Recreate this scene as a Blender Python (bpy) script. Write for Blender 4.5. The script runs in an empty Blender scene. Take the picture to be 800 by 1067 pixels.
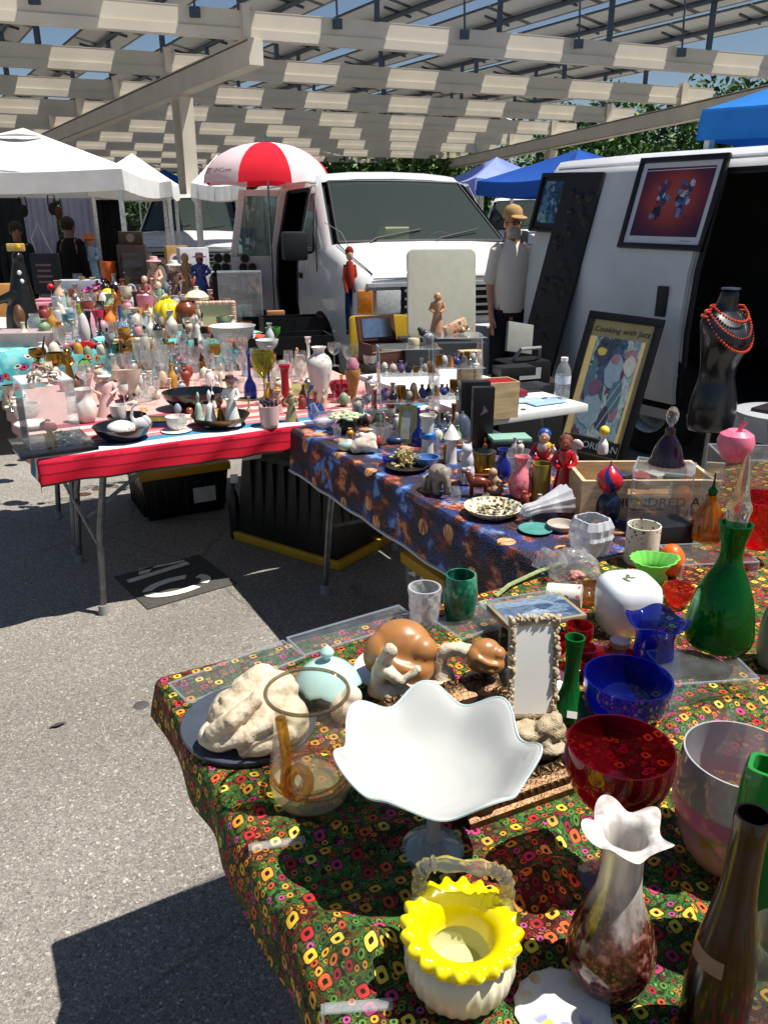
import bpy, bmesh, math, random
from mathutils import Vector, Matrix, noise as mnoise
random.seed(11)
sc = bpy.context.scene
COL = sc.collection
PI = math.pi
# ---------------------------------------------------------------- camera model (used to measure real positions on known planes)
F = 820.0; CAMH = 1.62; CY = 533.5; YH = 228.0
TH = math.atan((CY-YH)/F)
def ray(px, py):
    x = (px-400)/F; u = (CY-py)/F
    return (x, math.cos(TH)+u*math.sin(TH), -math.sin(TH)+u*math.cos(TH))
def at(px, py, z):
    r = ray(px, py); t = (z-CAMH)/r[2]
    return Vector((r[0]*t, r[1]*t, z))
def aty(px, py, Y):
    r = ray(px, py); t = Y/r[1]
    return Vector((r[0]*t, Y, CAMH+r[2]*t))
def depth(p): return p[1]*math.cos(TH)-(p[2]-CAMH)*math.sin(TH)
def proj(p):
    d = depth(p); u = p[1]*math.sin(TH)+(p[2]-CAMH)*math.cos(TH)
    return (400+F*p[0]/d, CY-F*u/d)
def top_z(p, ytop):
    lo, hi = p[2], p[2]+4.0
    for _ in range(40):
        m = (lo+hi)/2
        if proj((p[0], p[1], m))[1] > ytop: lo = m
        else: hi = m
    return lo
T = 0.75                      # table top height
G = math.radians(29)          # the stall and the parking grid are turned by this
U = Vector((math.cos(G), math.sin(G), 0)); W = Vector((-math.sin(G), math.cos(G), 0))
O = Vector((.41, 1.92, 0))    # inner corner of the stall
def grid(a, b, z=0): return O+U*a+W*b+Vector((0, 0, z))
def facing(p): return math.atan2(-p[0], p[1])

# ---------------------------------------------------------------- materials
def lin(c):
    if isinstance(c, str):
        c = c.lstrip('#'); c = [int(c[i:i+2], 16)/255 for i in (0, 2, 4)]
        return tuple((v/12.92 if v <= .04045 else ((v+.055)/1.055)**2.4) for v in c)+(1,)
    return tuple(c)+(1,) if len(c) == 3 else tuple(c)
MATS = {}
class NT:
    def __init__(s, name):
        s.m = bpy.data.materials.new(name); s.m.use_nodes = True
        s.t = s.m.node_tree; s.t.nodes.clear()
        s.out = s.n('OutputMaterial')
    def n(s, kind, **kw):
        nd = s.t.nodes.new('ShaderNode'+kind)
        for k, v in kw.items():
            if k.startswith('i_'):
                key = k[2:]; key = int(key) if key.isdigit() else key.replace('_', ' ')
                s.set(nd.inputs[key], v)
            else: setattr(nd, k, v)
        return nd
    def set(s, inp, v):
        if hasattr(v, 'is_output') or isinstance(v, bpy.types.NodeSocket): s.t.links.new(v, inp)
        else: inp.default_value = v
    def ramp(s, fac, stops, interp='LINEAR'):
        r = s.n('ValToRGB'); r.color_ramp.interpolation = interp
        e = r.color_ramp.elements
        while len(e) < len(stops): e.new(.5)
        for el, (p, c) in zip(e, stops): el.position = p; el.color = lin(c) if not isinstance(c, (int, float)) else (c, c, c, 1)
        s.set(r.inputs[0], fac); return r.outputs[0]
    def mix(s, f, a, b, mode='MIX'):
        m = s.n('Mix', data_type='RGBA', blend_type=mode)
        s.set(m.inputs[0], f); s.set(m.inputs[6], lin(a) if isinstance(a, (str, tuple)) else a); s.set(m.inputs[7], lin(b) if isinstance(b, (str, tuple)) else b)
        return m.outputs[2]
    def math(s, op, a, b=0.0):
        m = s.n('Math', operation=op); s.set(m.inputs[0], a); s.set(m.inputs[1], b); return m.outputs[0]
    def co(s, which='Object', scale=(1, 1, 1), rot=(0, 0, 0)):
        c = s.n('TexCoord'); mp = s.n('Mapping'); s.t.links.new(c.outputs[which], mp.inputs[0])
        mp.inputs['Scale'].default_value = scale; mp.inputs['Rotation'].default_value = rot
        return mp.outputs[0]
    def noise(s, vec, scale, detail=3, rough=.5, out=0):
        nn = s.n('TexNoise'); s.set(nn.inputs['Vector'], vec); nn.inputs['Scale'].default_value = scale
        nn.inputs['Detail'].default_value = detail; nn.inputs['Roughness'].default_value = rough
        return nn.outputs[out]
    def voro(s, vec, scale, metric='EUCLIDEAN', feature='F1', rnd=1.0, dims='3D'):
        v = s.n('TexVoronoi', distance=metric, feature=feature, voronoi_dimensions=dims)
        s.set(v.inputs['Vector'], vec); v.inputs['Scale'].default_value = scale; v.inputs['Randomness'].default_value = rnd
        return v
    def bump(s, h, strength=.3, dist=.01):
        b = s.n('Bump'); s.set(b.inputs['Height'], h); b.inputs['Strength'].default_value = strength; b.inputs['Distance'].default_value = dist
        return b.outputs[0]
    def pbsdf(s, color, rough=.5, metal=0.0, normal=None, coat=0.0, trans=0.0, ior=1.45, sss=0.0, spec=.5, alpha=None):
        p = s.n('BsdfPrincipled')
        s.set(p.inputs['Base Color'], lin(color) if isinstance(color, (str, tuple)) else color)
        s.set(p.inputs['Roughness'], rough); p.inputs['Metallic'].default_value = metal
        p.inputs['Coat Weight'].default_value = coat; p.inputs['Transmission Weight'].default_value = trans
        p.inputs['IOR'].default_value = ior; p.inputs['Specular IOR Level'].default_value = spec
        if normal is not None: s.set(p.inputs['Normal'], normal)
        return p.outputs[0]
    def done(s, sh): s.t.links.new(sh, s.out.inputs[0]); return s.m

def paint(c, rough=.45, var=.18, scale=9.0, metal=0.0, coat=0.0, bump=0.0, key='painted'):
    k = (key, c, rough, var, scale, metal, coat, bump)
    if k in MATS: return MATS[k]
    s = NT(key+'_surface'); co = s.co('Object')
    nz = s.noise(co, scale, 4)
    base = lin(c)
    dark = tuple(v*(1-var) for v in base[:3]); lite = tuple(min(.95, v*(1+var*.5)) for v in base[:3])
    colr = s.ramp(nz, [(.3, dark), (.7, lite)])
    rr = s.math('ADD', s.math('MULTIPLY', s.noise(co, scale*2.3, 3), .25), max(.02, rough-.12))
    nrm = s.bump(s.noise(co, scale*6, 4), bump, .004) if bump else None
    MATS[k] = s.done(s.pbsdf(colr, rr, metal, nrm, coat)); return MATS[k]
def ceramic(c, var=.06): return paint(c, .22, var, 14, key='ceramic', coat=.3)
def plastic(c, rough=.38): return paint(c, rough, .08, 20, key='plastic')
def wood(c): 
    k = ('wood', c)
    if k in MATS: return MATS[k]
    s = NT('wood_grain'); co = s.co('Object', (3, 22, 22))
    n1 = s.noise(co, 3, 5, .6); b = lin(c)[:3]
    colr = s.ramp(n1, [(.3, tuple(v*.6 for v in b)), (.55, b), (.75, tuple(min(.9, v*1.25) for v in b))])
    MATS[k] = s.done(s.pbsdf(colr, .5, 0, s.bump(n1, .2, .003))); return MATS[k]
def metal(c, rough=.25, bump=.15): return paint(c, rough, .3, 30, metal=1.0, bump=bump, key='metal')
def dotted(c, cols, scale=60, amount=.5, rough=.3, back=None):
    """a glazed or printed ground with small blotches of other colours"""
    k = ('dot', c, tuple(cols), scale, amount, rough)
    if k in MATS: return MATS[k]
    s = NT('printed_surface'); co = s.co('Object')
    v = s.voro(co, scale)
    pick = s.ramp(s.n('SeparateColor', i_0=v.outputs['Color']).outputs[0], [(i/len(cols), cc) for i, cc in enumerate(cols)], 'CONSTANT')
    msk = s.ramp(v.outputs['Distance'], [(amount*.55, 1.0), (amount*.6, 0.0)])
    m2 = s.ramp(s.noise(co, scale*.25, 2), [(.42, 0.0), (.52, 1.0)])
    MATS[k] = s.done(s.pbsdf(s.mix(s.math('MULTIPLY', msk, m2), c, pick), rough, coat=.2)); return MATS[k]
def root_tint(c, n):
    return tuple(max(v, .002)**(1.0/n) for v in lin(c)[:3])+(1,)
def sheen(s, k0=1.0):
    """mirror share of a glass face, the same from both of its sides"""
    f = s.n('LayerWeight', i_Blend=.5).outputs['Facing']
    return s.math('ADD', .04*k0, s.math('MULTIPLY', s.math('POWER', f, 5.0), .85*k0))
def glass(c='#f4f8f6', through=.55, rough=.02, ior=1.45, body=.06, n=2):
    """solid glass: part bends the light, part lets it straight through as thin walls do"""
    k = ('glass', c, through, rough, body)
    if k in MATS: return MATS[k]
    s = NT('clear_glass'); tc = root_tint(c, n)
    g = s.n('BsdfGlass', i_Color=tc, i_Roughness=rough, i_IOR=ior)
    t = s.n('BsdfTransparent', i_Color=tc)
    gl = s.n('BsdfGlossy', i_Roughness=.03); gl.inputs[0].default_value = (1, 1, 1, 1)
    m1 = s.n('MixShader'); s.set(m1.inputs[0], sheen(s)); s.t.links.new(t.outputs[0], m1.inputs[1]); s.t.links.new(gl.outputs[0], m1.inputs[2])
    m2 = s.n('MixShader'); m2.inputs[0].default_value = through; s.t.links.new(g.outputs[0], m2.inputs[1]); s.t.links.new(m1.outputs[0], m2.inputs[2])
    d = s.n('BsdfDiffuse', i_Color=lin(c)); m3 = s.n('MixShader'); m3.inputs[0].default_value = body; s.t.links.new(m2.outputs[0], m3.inputs[1]); s.t.links.new(d.outputs[0], m3.inputs[2])
    MATS[k] = s.done(m3.outputs[0]); return MATS[k]
def thin(c='#fbfdfc', haze=0.02, k0=1.0, n=4, body=None):
    """thin walled glass or acrylic: straight through, with its fresnel sheen, a little dust and a diffuse body; c is the colour seen through all its walls"""
    k = ('thin', c, haze, k0, n, body)
    if k in MATS: return MATS[k]
    s = NT('thin_glass')
    t = s.n('BsdfTransparent', i_Color=root_tint(c, n)); gl = s.n('BsdfGlossy', i_Roughness=.04)
    gl.inputs[0].default_value = (1, 1, 1, 1)
    m1 = s.n('MixShader'); s.set(m1.inputs[0], sheen(s, k0)); s.t.links.new(t.outputs[0], m1.inputs[1]); s.t.links.new(gl.outputs[0], m1.inputs[2])
    L_ = lin(c); sat = max(L_[:3])-min(L_[:3])
    d = s.n('BsdfDiffuse', i_Color=(tuple(min(1, v*1.3) for v in L_[:3])+(1,)) if (sat > .12 or (body or 0) > .1) else lin('#e8ecec'))
    tl = s.n('BsdfTranslucent'); tl.inputs[0].default_value = d.inputs[0].default_value
    md = s.n('MixShader'); md.inputs[0].default_value = .5; s.t.links.new(d.outputs[0], md.inputs[1]); s.t.links.new(tl.outputs[0], md.inputs[2])
    hz = s.math('MULTIPLY', s.noise(s.co('Object'), 25, 4), haze*2) if body is None and sat <= .12 else (.22 if body is None else body)
    m2 = s.n('MixShader'); s.set(m2.inputs[0], hz); s.t.links.new(m1.outputs[0], m2.inputs[1]); s.t.links.new(md.outputs[0], m2.inputs[2])
    MATS[k] = s.done(m2.outputs[0]); return MATS[k]
def milk(c, alpha=.85):
    """translucent milk glass"""
    k = ('milk', c, alpha)
    if k in MATS: return MATS[k]
    s = NT('milk_glass')
    p = s.pbsdf(c, .12, coat=.4)
    tr = s.n('BsdfTranslucent', i_Color=lin(c))
    m = s.n('MixShader'); m.inputs[0].default_value = 1-alpha; s.t.links.new(p, m.inputs[1]); s.t.links.new(tr.outputs[0], m.inputs[2])
    MATS[k] = s.done(m.outputs[0]); return MATS[k]
def fabric(c, trans=.0, rough=.9):
    k = ('fabric', c, trans)
    if k in MATS: return MATS[k]
    s = NT('woven_fabric'); co = s.co('Object'); b = lin(c)[:3]
    colr = s.ramp(s.noise(co, 5, 5), [(.3, tuple(v*.85 for v in b)), (.7, b)])
    p = s.pbsdf(colr, rough, 0, s.bump(s.noise(co, 40, 3), .15, .004), spec=.2)
    if trans:
        tr = s.n('BsdfTranslucent'); s.set(tr.inputs[0], colr)
        m = s.n('MixShader'); m.inputs[0].default_value = trans; s.t.links.new(p, m.inputs[1]); s.t.links.new(tr.outputs[0], m.inputs[2]); p = m.outputs[0]
    MATS[k] = s.done(p); return MATS[k]

# ---------------------------------------------------------------- mesh building
class MB:
    def __init__(s): s.v = []; s.f = []; s.m = []; s.uv = None
    def add(s, vs, fs, mi=0):
        o = len(s.v); s.v += [tuple(p) for p in vs]
        for f in fs: s.f.append(tuple(i+o for i in f)); s.m.append(mi)
        return s
    def box(s, c, d, mi=0, rot=None, taper=1.0):
        x, y, z = d[0]/2, d[1]/2, d[2]/2
        vs = [Vector((sx*x*(taper if sz > 0 else 1), sy*y*(taper if sz > 0 else 1), sz*z)) for sz in (-1, 1) for sy in (-1, 1) for sx in (-1, 1)]
        if rot is not None: vs = [rot @ p for p in vs]
        vs = [p+Vector(c) for p in vs]
        return s.add(vs, [(0, 2, 3, 1), (4, 5, 7, 6), (0, 1, 5, 4), (2, 6, 7, 3), (0, 4, 6, 2), (1, 3, 7, 5)], mi)
    def lathe(s, prof, seg=24, mi=0, c=(0, 0, 0), rf=None, sx=1.0, sy=1.0, caps=True):
        vs = []; n = len(prof); idx = []
        for r, z in prof:
            if r < 1e-6:
                idx.append([len(vs)]*seg); vs.append((c[0], c[1], c[2]+z)); continue
            row = []
            for k in range(seg):
                a = 2*PI*k/seg; rr, zz = (r, z) if rf is None else rf(a, r, z)
                row.append(len(vs)); vs.append((c[0]+rr*math.cos(a)*sx, c[1]+rr*math.sin(a)*sy, c[2]+zz))
            idx.append(row)
        fs = []
        for i in range(n-1):
            for k in range(seg):
                q = [idx[i][k], idx[i][(k+1) % seg], idx[i+1][(k+1) % seg], idx[i+1][k]]
                u = []
                for t in q:
                    if t not in u: u.append(t)
                if len(u) > 2: fs.append(tuple(u))
        if not caps: return s.add(vs, fs, mi)
        if prof[0][0] > 1e-6 and len(set(idx[0])) > 2: fs.append(tuple(reversed(idx[0])))
        if prof[-1][0] > 1e-6 and len(set(idx[-1])) > 2: fs.append(tuple(idx[-1]))
        return s.add(vs, fs, mi)
    def ell(s, c, r, mi=0, seg=14, rings=9, rot=None):
        if isinstance(r, (int, float)): r = (r, r, r)
        vs = []; fs = []
        for i in range(rings+1):
            ph = PI*i/rings
            for k in range(seg):
                a = 2*PI*k/seg
                p = Vector((r[0]*math.sin(ph)*math.cos(a), r[1]*math.sin(ph)*math.sin(a), -r[2]*math.cos(ph)))
                if rot is not None: p = rot @ p
                vs.append(p+Vector(c))
        for i in range(rings):
            for k in range(seg):
                a, b = i*seg+k, i*seg+(k+1) % seg
                if i == 0: fs.append((a, b+seg, a+seg))
                elif i == rings-1: fs.append((a, b, a+seg))
                else: fs.append((a, b, b+seg, a+seg))
        return s.add(vs, fs, mi)
    def tube(s, pts, r, mi=0, seg=8, close=False):
        pts = [Vector(p) for p in pts]; n = len(pts)
        rs = r if isinstance(r, (list, tuple)) else [r]*n
        vs = []; fs = []; ref = None
        for i, p in enumerate(pts):
            if close: t = pts[(i+1) % n]-pts[i-1]
            else: t = pts[min(i+1, n-1)]-pts[max(i-1, 0)]
            t = t.normalized() if t.length > 1e-9 else Vector((0, 0, 1))
            if ref is None: ref = Vector((0, 0, 1)) if abs(t.z) < .9 else Vector((1, 0, 0))
            a = t.cross(ref).normalized(); b = a.cross(t).normalized(); ref = b
            for k in range(seg):
                th = 2*PI*k/seg; vs.append(p+(a*math.cos(th)+b*math.sin(th))*rs[i])
        rng = n if close else n-1
        for i in range(rng):
            for k in range(seg):
                j = (i+1) % n
                fs.append((i*seg+k, i*seg+(k+1) % seg, j*seg+(k+1) % seg, j*seg+k))
        if not close: fs.append(tuple(reversed(range(seg)))); fs.append(tuple(range((n-1)*seg, n*seg)))
        return s.add(vs, fs, mi)
    def prism(s, poly, h, mi=0, mat=None):
        """polygon in xy, extruded along z by h (centred), then moved by mat"""
        n = len(poly)
        vs = [Vector((x, y, -h/2)) for x, y in poly]+[Vector((x, y, h/2)) for x, y in poly]
        if mat is not None: vs = [mat @ p for p in vs]
        fs = [tuple(reversed(range(n))), tuple(range(n, 2*n))]+[(i, (i+1) % n, (i+1) % n+n, i+n) for i in range(n)]
        return s.add(vs, fs, mi)
    def quad(s, a, b, c, d, mi=0): return s.add([a, b, c, d], [(0, 1, 2, 3)], mi)
    def build(s, name, mats, parent=None, loc=(0, 0, 0), rz=0.0, smooth=True, recalc=True, bevel=0.0, angle=40):
        me = bpy.data.meshes.new(name); me.from_pydata(s.v, [], s.f)
        if not isinstance(mats, (list, tuple)): mats = [mats]
        for m in mats: me.materials.append(m)
        me.polygons.foreach_set('material_index', s.m)
        if recalc or bevel:
            bm = bmesh.new(); bm.from_mesh(me)
            if recalc: bmesh.ops.recalc_face_normals(bm, faces=bm.faces)
            if bevel:
                es = [e for e in bm.edges if len(e.link_faces) == 2 and e.calc_face_angle(0) > .6]
                bmesh.ops.bevel(bm, geom=es, offset=bevel, segments=2, affect='EDGES', profile=.6)
            bm.to_mesh(me); bm.free()
        if s.uv is not None:
            ul = me.uv_layers.new(name='UVMap')
            for lp in me.loops: ul.data[lp.index].uv = s.uv[lp.vertex_index]
        if smooth:
            me.polygons.foreach_set('use_smooth', [True]*len(me.polygons))
            me.set_sharp_from_angle(angle=math.radians(angle))
        me.update()
        o = bpy.data.objects.new(name, me); COL.objects.link(o)
        o.location = loc; o.rotation_euler = (0, 0, rz)
        if parent is not None: o.parent = parent
        return o
def tag(o, label, cat, group=None, kind=None):
    if label: o['label'] = label
    if cat: o['category'] = cat
    if group: o['group'] = group
    if kind: o['kind'] = kind
    return o
def empty(name, loc, rz, label, cat, group=None):
    o = bpy.data.objects.new(name, None); COL.objects.link(o); o.empty_display_size = .05
    o.location = loc; o.rotation_euler = (0, 0, rz)
    return tag(o, label, cat, group)
def dup(root, loc, rz, label=None, group=None):
    r = root.copy(); COL.objects.link(r); r.location = loc; r.rotation_euler = (0, 0, rz)
    if label: r['label'] = label
    if group: r['group'] = group
    for ch in list(root.children):
        c = ch.copy(); COL.objects.link(c); c.parent = r
        for g in ch.children:
            d = g.copy(); COL.objects.link(d); d.parent = c
    return r
def baked(o, name=None):
    """apply an object's modifiers into a new mesh"""
    dg = bpy.context.evaluated_depsgraph_get(); dg.update()
    me = bpy.data.meshes.new_from_object(o.evaluated_get(dg))
    old = o.data; o.modifiers.clear(); o.data = me
    return o
def text_mesh(name, body, size, mat, parent, loc, rot, extrude=.0006, align='CENTER', shear=0.0, sx=1.0):
    cu = bpy.data.curves.new(name, 'FONT'); cu.body = body; cu.size = size; cu.align_x = align; cu.align_y = 'CENTER'
    cu.extrude = extrude; cu.shear = shear; cu.resolution_u = 3
    o = bpy.data.objects.new(name, cu); COL.objects.link(o); baked_me = None
    dg = bpy.context.evaluated_depsgraph_get(); dg.update()
    me = bpy.data.meshes.new_from_object(o.evaluated_get(dg)); bpy.data.objects.remove(o)
    me.materials.clear(); me.materials.append(mat)
    o = bpy.data.objects.new(name, me); COL.objects.link(o)
    o.location = loc; o.rotation_euler = rot; o.scale = (sx, 1, 1)
    if parent is not None: o.parent = parent
    return o
def blob(name, parts, mat, vox=.01, parent=None, loc=(0, 0, 0), rz=0.0, rough=0.0, rscale=20, smooth=4, seed=0):
    """one continuous organic surface from overlapping ellipsoids and tapered tubes"""
    b = MB()
    for p in parts:
        if p[0] == 'e': b.ell(p[1], p[2], rot=(Matrix.Rotation(p[3], 3, p[4]) if len(p) > 3 else None))
        else: b.tube(p[1], p[2], seg=10)
    o = b.build(name, mat, parent, loc, rz)
    r = o.modifiers.new('remesh', 'REMESH'); r.mode = 'VOXEL'; r.voxel_size = vox; r.use_smooth_shade = True
    sm = o.modifiers.new('smooth', 'SMOOTH'); sm.iterations = smooth; sm.factor = .5
    baked(o)
    if rough:
        for v in o.data.vertices:
            d = mnoise.fractal(v.co*rscale+Vector((seed*3.1, 7, seed)), 1.0, 2.0, 4)
            v.co += v.normal*d*rough
    o.data.polygons.foreach_set('use_smooth', [True]*len(o.data.polygons)); o.data.update()
    return o

# ---------------------------------------------------------------- lathe profiles: (radius, height), both 0..1
P = dict(
 bulb=[(.45, 0), (.6, .04), (.92, .22), (1, .36), (.86, .54), (.46, .72), (.36, .8), (.42, .9), (.62, 1)],
 shoulder=[(.5, 0), (.55, .04), (.72, .3), (.98, .62), (1, .72), (.8, .82), (.42, .88), (.4, .94), (.6, 1)],
 bottle=[(.8, 0), (.95, .02), (1, .1), (1, .38), (.9, .52), (.42, .68), (.33, .75), (.31, .94), (.38, .96), (.36, 1)],
 longneck=[(.7, 0), (.95, .02), (1, .12), (.9, .3), (.45, .42), (.27, .5), (.22, .7), (.22, .94), (.3, 1)],
 goblet=[(.72, 0), (.66, .02), (.14, .06), (.09, .14), (.09, .42), (.2, .48), (.78, .6), (1, .78), (.94, 1)],
 wine=[(.8, 0), (.7, .02), (.1, .06), (.08, .45), (.5, .52), (.95, .66), (1, .78), (.85, 1)],
 flute=[(.95, 0), (.85, .02), (.16, .06), (.12, .35), (.4, .42), (.8, .65), (1, 1)],
 cup=[(.5, 0), (.55, .05), (.8, .3), (.95, .7), (1, 1)],
 mug=[(.92, 0), (.97, .03), (1, .1), (1, 1)],
 tumbler=[(.8, 0), (.85, .03), (.93, .5), (1, 1)],
 bowl=[(.4, 0), (.45, .05), (.75, .28), (.93, .62), (1, 1)],
 deep=[(.45, 0), (.6, .06), (.86, .28), (.97, .6), (1, 1)],
 plate=[(.6, 0), (.64, .15), (.8, .35), (1, 1)],
 bell=[(1, 0), (.94, .06), (.7, .25), (.56, .48), (.42, .58), (.14, .63), (.12, .7), (.24, .78), (.28, .86), (.2, .95), (0, 1)],
 stick=[(1, 0), (.95, .06), (.45, .12), (.26, .2), (.4, .26), (.24, .32), (.22, .75), (.45, .84), (.36, .9), (.55, 1)],
 column=[(1, 0), (1, .05), (.7, .08), (.66, .9), (.95, .93), (1, 1)],
 jar=[(.75, 0), (.85, .03), (1, .2), (1, .6), (.8, .78), (.6, .84), (.62, 1)],
 ginger=[(.5, 0), (.6, .05), (.85, .3), (1, .6), (.85, .82), (.5, .92), (.52, 1)],
 ball=[(.0, 0), (.38, .04), (.71, .15), (.92, .31), (1, .5), (.92, .69), (.71, .85), (.38, .96), (0, 1)],
 dome=[(1, 0), (1, .1), (.93, .4), (.75, .66), (.5, .82), (.16, .9), (.1, .94), (.14, .97), (0, 1)],
 cone=[(1, 0), (.95, .05), (.6, .4), (.3, .75), (.1, 1)],
 shade=[(1, 0), (.97, .12), (.8, .45), (.5, .75), (.2, .92), (.1, 1)],
 egg=[(0, 0), (.45, .04), (.8, .18), (1, .42), (.9, .65), (.6, .88), (.3, .97), (0, 1)],
)
def thick(prof, R, H, t, floor=0.0):
    """an open vessel with real wall thickness"""
    out = [(r*R, z*H) for r, z in prof]
    inn = [(max(r*R-t, .0006), max(z*H, t*1.6)) for r, z in reversed(prof) if z >= floor]
    res = list(out); last = None
    for r, z in inn:
        if last is not None and z > last: continue
        res.append((r, z)); last = z
    # closed floor
    res.append((0, res[-1][1]))
    return [(0, 0)]+res
def smoothed(prof, n=2):
    for _ in range(n):
        q = [prof[0]]
        for a, b in zip(prof, prof[1:]):
            q += [(.75*a[0]+.25*b[0], .75*a[1]+.25*b[1]), (.25*a[0]+.75*b[0], .25*a[1]+.75*b[1])]
        q.append(prof[-1]); prof = q
    return prof
def fit(box, z0, rb, rt, zw):
    """real centre, radius and height of an upright round thing measured on the plane z0"""
    x0, y0, x1, y1 = box; pc = (x0+x1)/2; pb = pc; R = .03; h = .1
    for _ in range(8):
        q = at(pb, y1, z0); d = Vector((q.x, q.y, 0)).normalized()
        c = q+d*rb*R
        h = max(.004, top_z(c+d*rt*R, y0)-z0)
        w = c+Vector((0, 0, zw*h)); R = (x1-x0)/2*depth(w)/F
        pb += pc-proj(w)[0]
    return c, R, h
def V(name, box, prof, mat, label, cat, z0=T, group=None, open=True, seg=None, wall=.09, rf=None, sm=1, flat=False, floor=None, sxy=(1, 1)):
    """an upright turned thing (vase, cup, bottle ...), standing on z0; returns its object, radius and height"""
    pr = P[prof] if isinstance(prof, str) else prof
    rb = pr[0][0]; rt = pr[-1][0] if open else 0
    zw = max(pr, key=lambda q: q[0])[1]
    c, R, h = fit(box, z0, max(rb, .3), rt, zw)
    if sm: pr2 = smoothed(pr, sm)
    else: pr2 = pr
    seg = seg or (20 if R < .03 else 32 if R < .06 else 56)
    if open: prof3 = thick(pr2, R, h, min(.005, max(.0012, wall*R)), floor if floor is not None else {'goblet': .47, 'wine': .47, 'flute': .38}.get(prof if isinstance(prof, str) else '', 0))
    else:
        prof3 = [(r*R, z*h) for r, z in pr2]
        if prof3[0][0] > 1e-6: prof3 = [(0, prof3[0][1])]+prof3
        if prof3[-1][0] > 1e-6: prof3 = prof3+[(0, prof3[-1][1])]
    f2 = None
    if rf: f2 = lambda a, r, z: rf(a, r, z, R, h)
    b = MB().lathe(prof3, seg, 0, rf=f2, sx=sxy[0], sy=sxy[1])
    o = b.build(name, mat, None, c, facing(c), angle=(12 if flat else 40))
    tag(o, label, cat, group)
    return o, R, h
def turned(name, parent, prof, R, H, mat, z=0.0, x=0.0, y=0.0, seg=16, sm=1, open=False):
    pr = smoothed(P[prof] if isinstance(prof, str) else prof, sm)
    q = thick(pr, R, H, min(.004, R*.1)) if open else [(r*R, zz*H) for r, zz in pr]
    if not open:
        if q[0][0] > 1e-6: q = [(0, q[0][1])]+q
        if q[-1][0] > 1e-6: q = q+[(0, q[-1][1])]
    return MB().lathe(q, seg, 0, c=(x, y, z)).build(name, mat, parent)
def BX(name, pc, pb, w, ytop, dep, mat, label, cat, rz=G, z0=T, group=None, bevel=.002, lean=0.0):
    """a box whose front foot is at pixel (pc, pb) on z0; w in pixels, dep in metres"""
    q = at(pc, pb, z0); wm = w*depth(q)/F; h = max(.003, top_z(q, ytop)-z0)
    b = MB().box((0, dep/2, h/2), (wm, dep, h), rot=None)
    o = b.build(name, mat, None, q, rz, bevel=min(bevel, h*.3))
    if lean: o.rotation_euler = (lean, 0, rz)
    tag(o, label, cat, group)
    return o, wm, h
def FIG(name, box, robe, head, label, cat='figurine', z0=T, group=None, hat=None, hair=None, arms=True, base=None):
    """a small standing figurine: robe, head, arms, optional hat"""
    x0, y0, x1, y1 = box
    q = at((x0+x1)/2, y1, z0); h = max(.03, top_z(q, y0)-z0); R = (x1-x0)/2*depth(q)/F
    root = empty(name, q, facing(q), label, cat, group)
    if isinstance(robe, str): robe = dotted(robe, ['#d8cfc0', '#8a4a4a', '#c9a05a', '#4a5a6a'], 55, .6, .5)
    b = MB().lathe([(0, 0), (R*.95, 0), (R*.9, h*.06), (R*.55, h*.4), (R*.42, h*.55), (R*.62, h*.7), (R*.5, h*.77), (R*.18, h*.8), (0, h*.8)], 16, sy=.8)
    b.build('robe', robe, root)
    hr = h*.1
    b = MB().ell((0, 0, h*.87), (hr*.85, hr*.9, hr*1.05)).tube([(0, 0, h*.76), (0, 0, h*.84)], hr*.4)
    b.ell((0, -hr*.9, h*.865), hr*.16); hd = b.build('head', head, root)
    if hair: MB().ell((0, hr*.2, h*.9), (hr*1.0, hr*.95, hr*.95)).build('hair', hair, root)
    if hat: MB().lathe([(0, 0), (hr*1.6, 0), (hr*1.5, hr*.2), (hr*.95, hr*.3), (hr*.8, hr*1.0), (0, hr*1.1)], 14, c=(0, 0, h*.92)).build('hat', hat, root)
    if arms:
        for sgn in (-1, 1):
            MB().tube([(sgn*R*.5, 0, h*.74), (sgn*R*.85, -R*.1, h*.6), (sgn*R*.35, -R*.7, h*.54)], [h*.05, h*.045, h*.035], seg=7).build('arm', robe, root)
    return root
# ================================================================ light, sky, camera
SUNV = Vector((.335, -.03, .75)).normalized()
w = bpy.data.worlds.new('World'); sc.world = w; w.use_nodes = True
wt = w.node_tree; bg = wt.nodes['Background']
sky = wt.nodes.new('ShaderNodeTexSky'); sky.sky_type = 'NISHITA'; sky.sun_disc = False
sky.sun_elevation = math.asin(SUNV.z); sky.sun_rotation = math.atan2(SUNV.x, SUNV.y)
sky.air_density = 1.0; sky.dust_density = .6; sky.ozone_density = 2.0
wt.links.new(sky.outputs[0], bg.inputs[0]); bg.inputs[1].default_value = .05
sl = bpy.data.lights.new('sun', 'SUN'); sl.energy = 5.0; sl.angle = math.radians(.53); sl.color = (1.0, .955, .88)
so = bpy.data.objects.new('sun', sl); COL.objects.link(so); so.rotation_euler = SUNV.to_track_quat('Z', 'Y').to_euler(); so.location = SUNV*60
cam = bpy.data.cameras.new('camera'); co_ = bpy.data.objects.new('camera', cam); COL.objects.link(co_)
cam.sensor_fit = 'HORIZONTAL'; cam.sensor_width = 36; cam.lens = F/800*36; cam.clip_start = .05; cam.clip_end = 900
co_.location = (0, 0, CAMH); co_.rotation_euler = (PI/2-TH, 0, 0); sc.camera = co_
sc.view_settings.view_transform = 'Standard'; sc.view_settings.look = 'None'; sc.view_settings.exposure = .68; sc.view_settings.gamma = 1
cy = sc.cycles; cy.max_bounces = 14; cy.transmission_bounces = 12; cy.transparent_max_bounces = 40; cy.glossy_bounces = 6; cy.diffuse_bounces = 4
cy.caustics_reflective = False; cy.caustics_refractive = False; cy.sample_clamp_indirect = 4; cy.use_denoising = True
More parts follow.
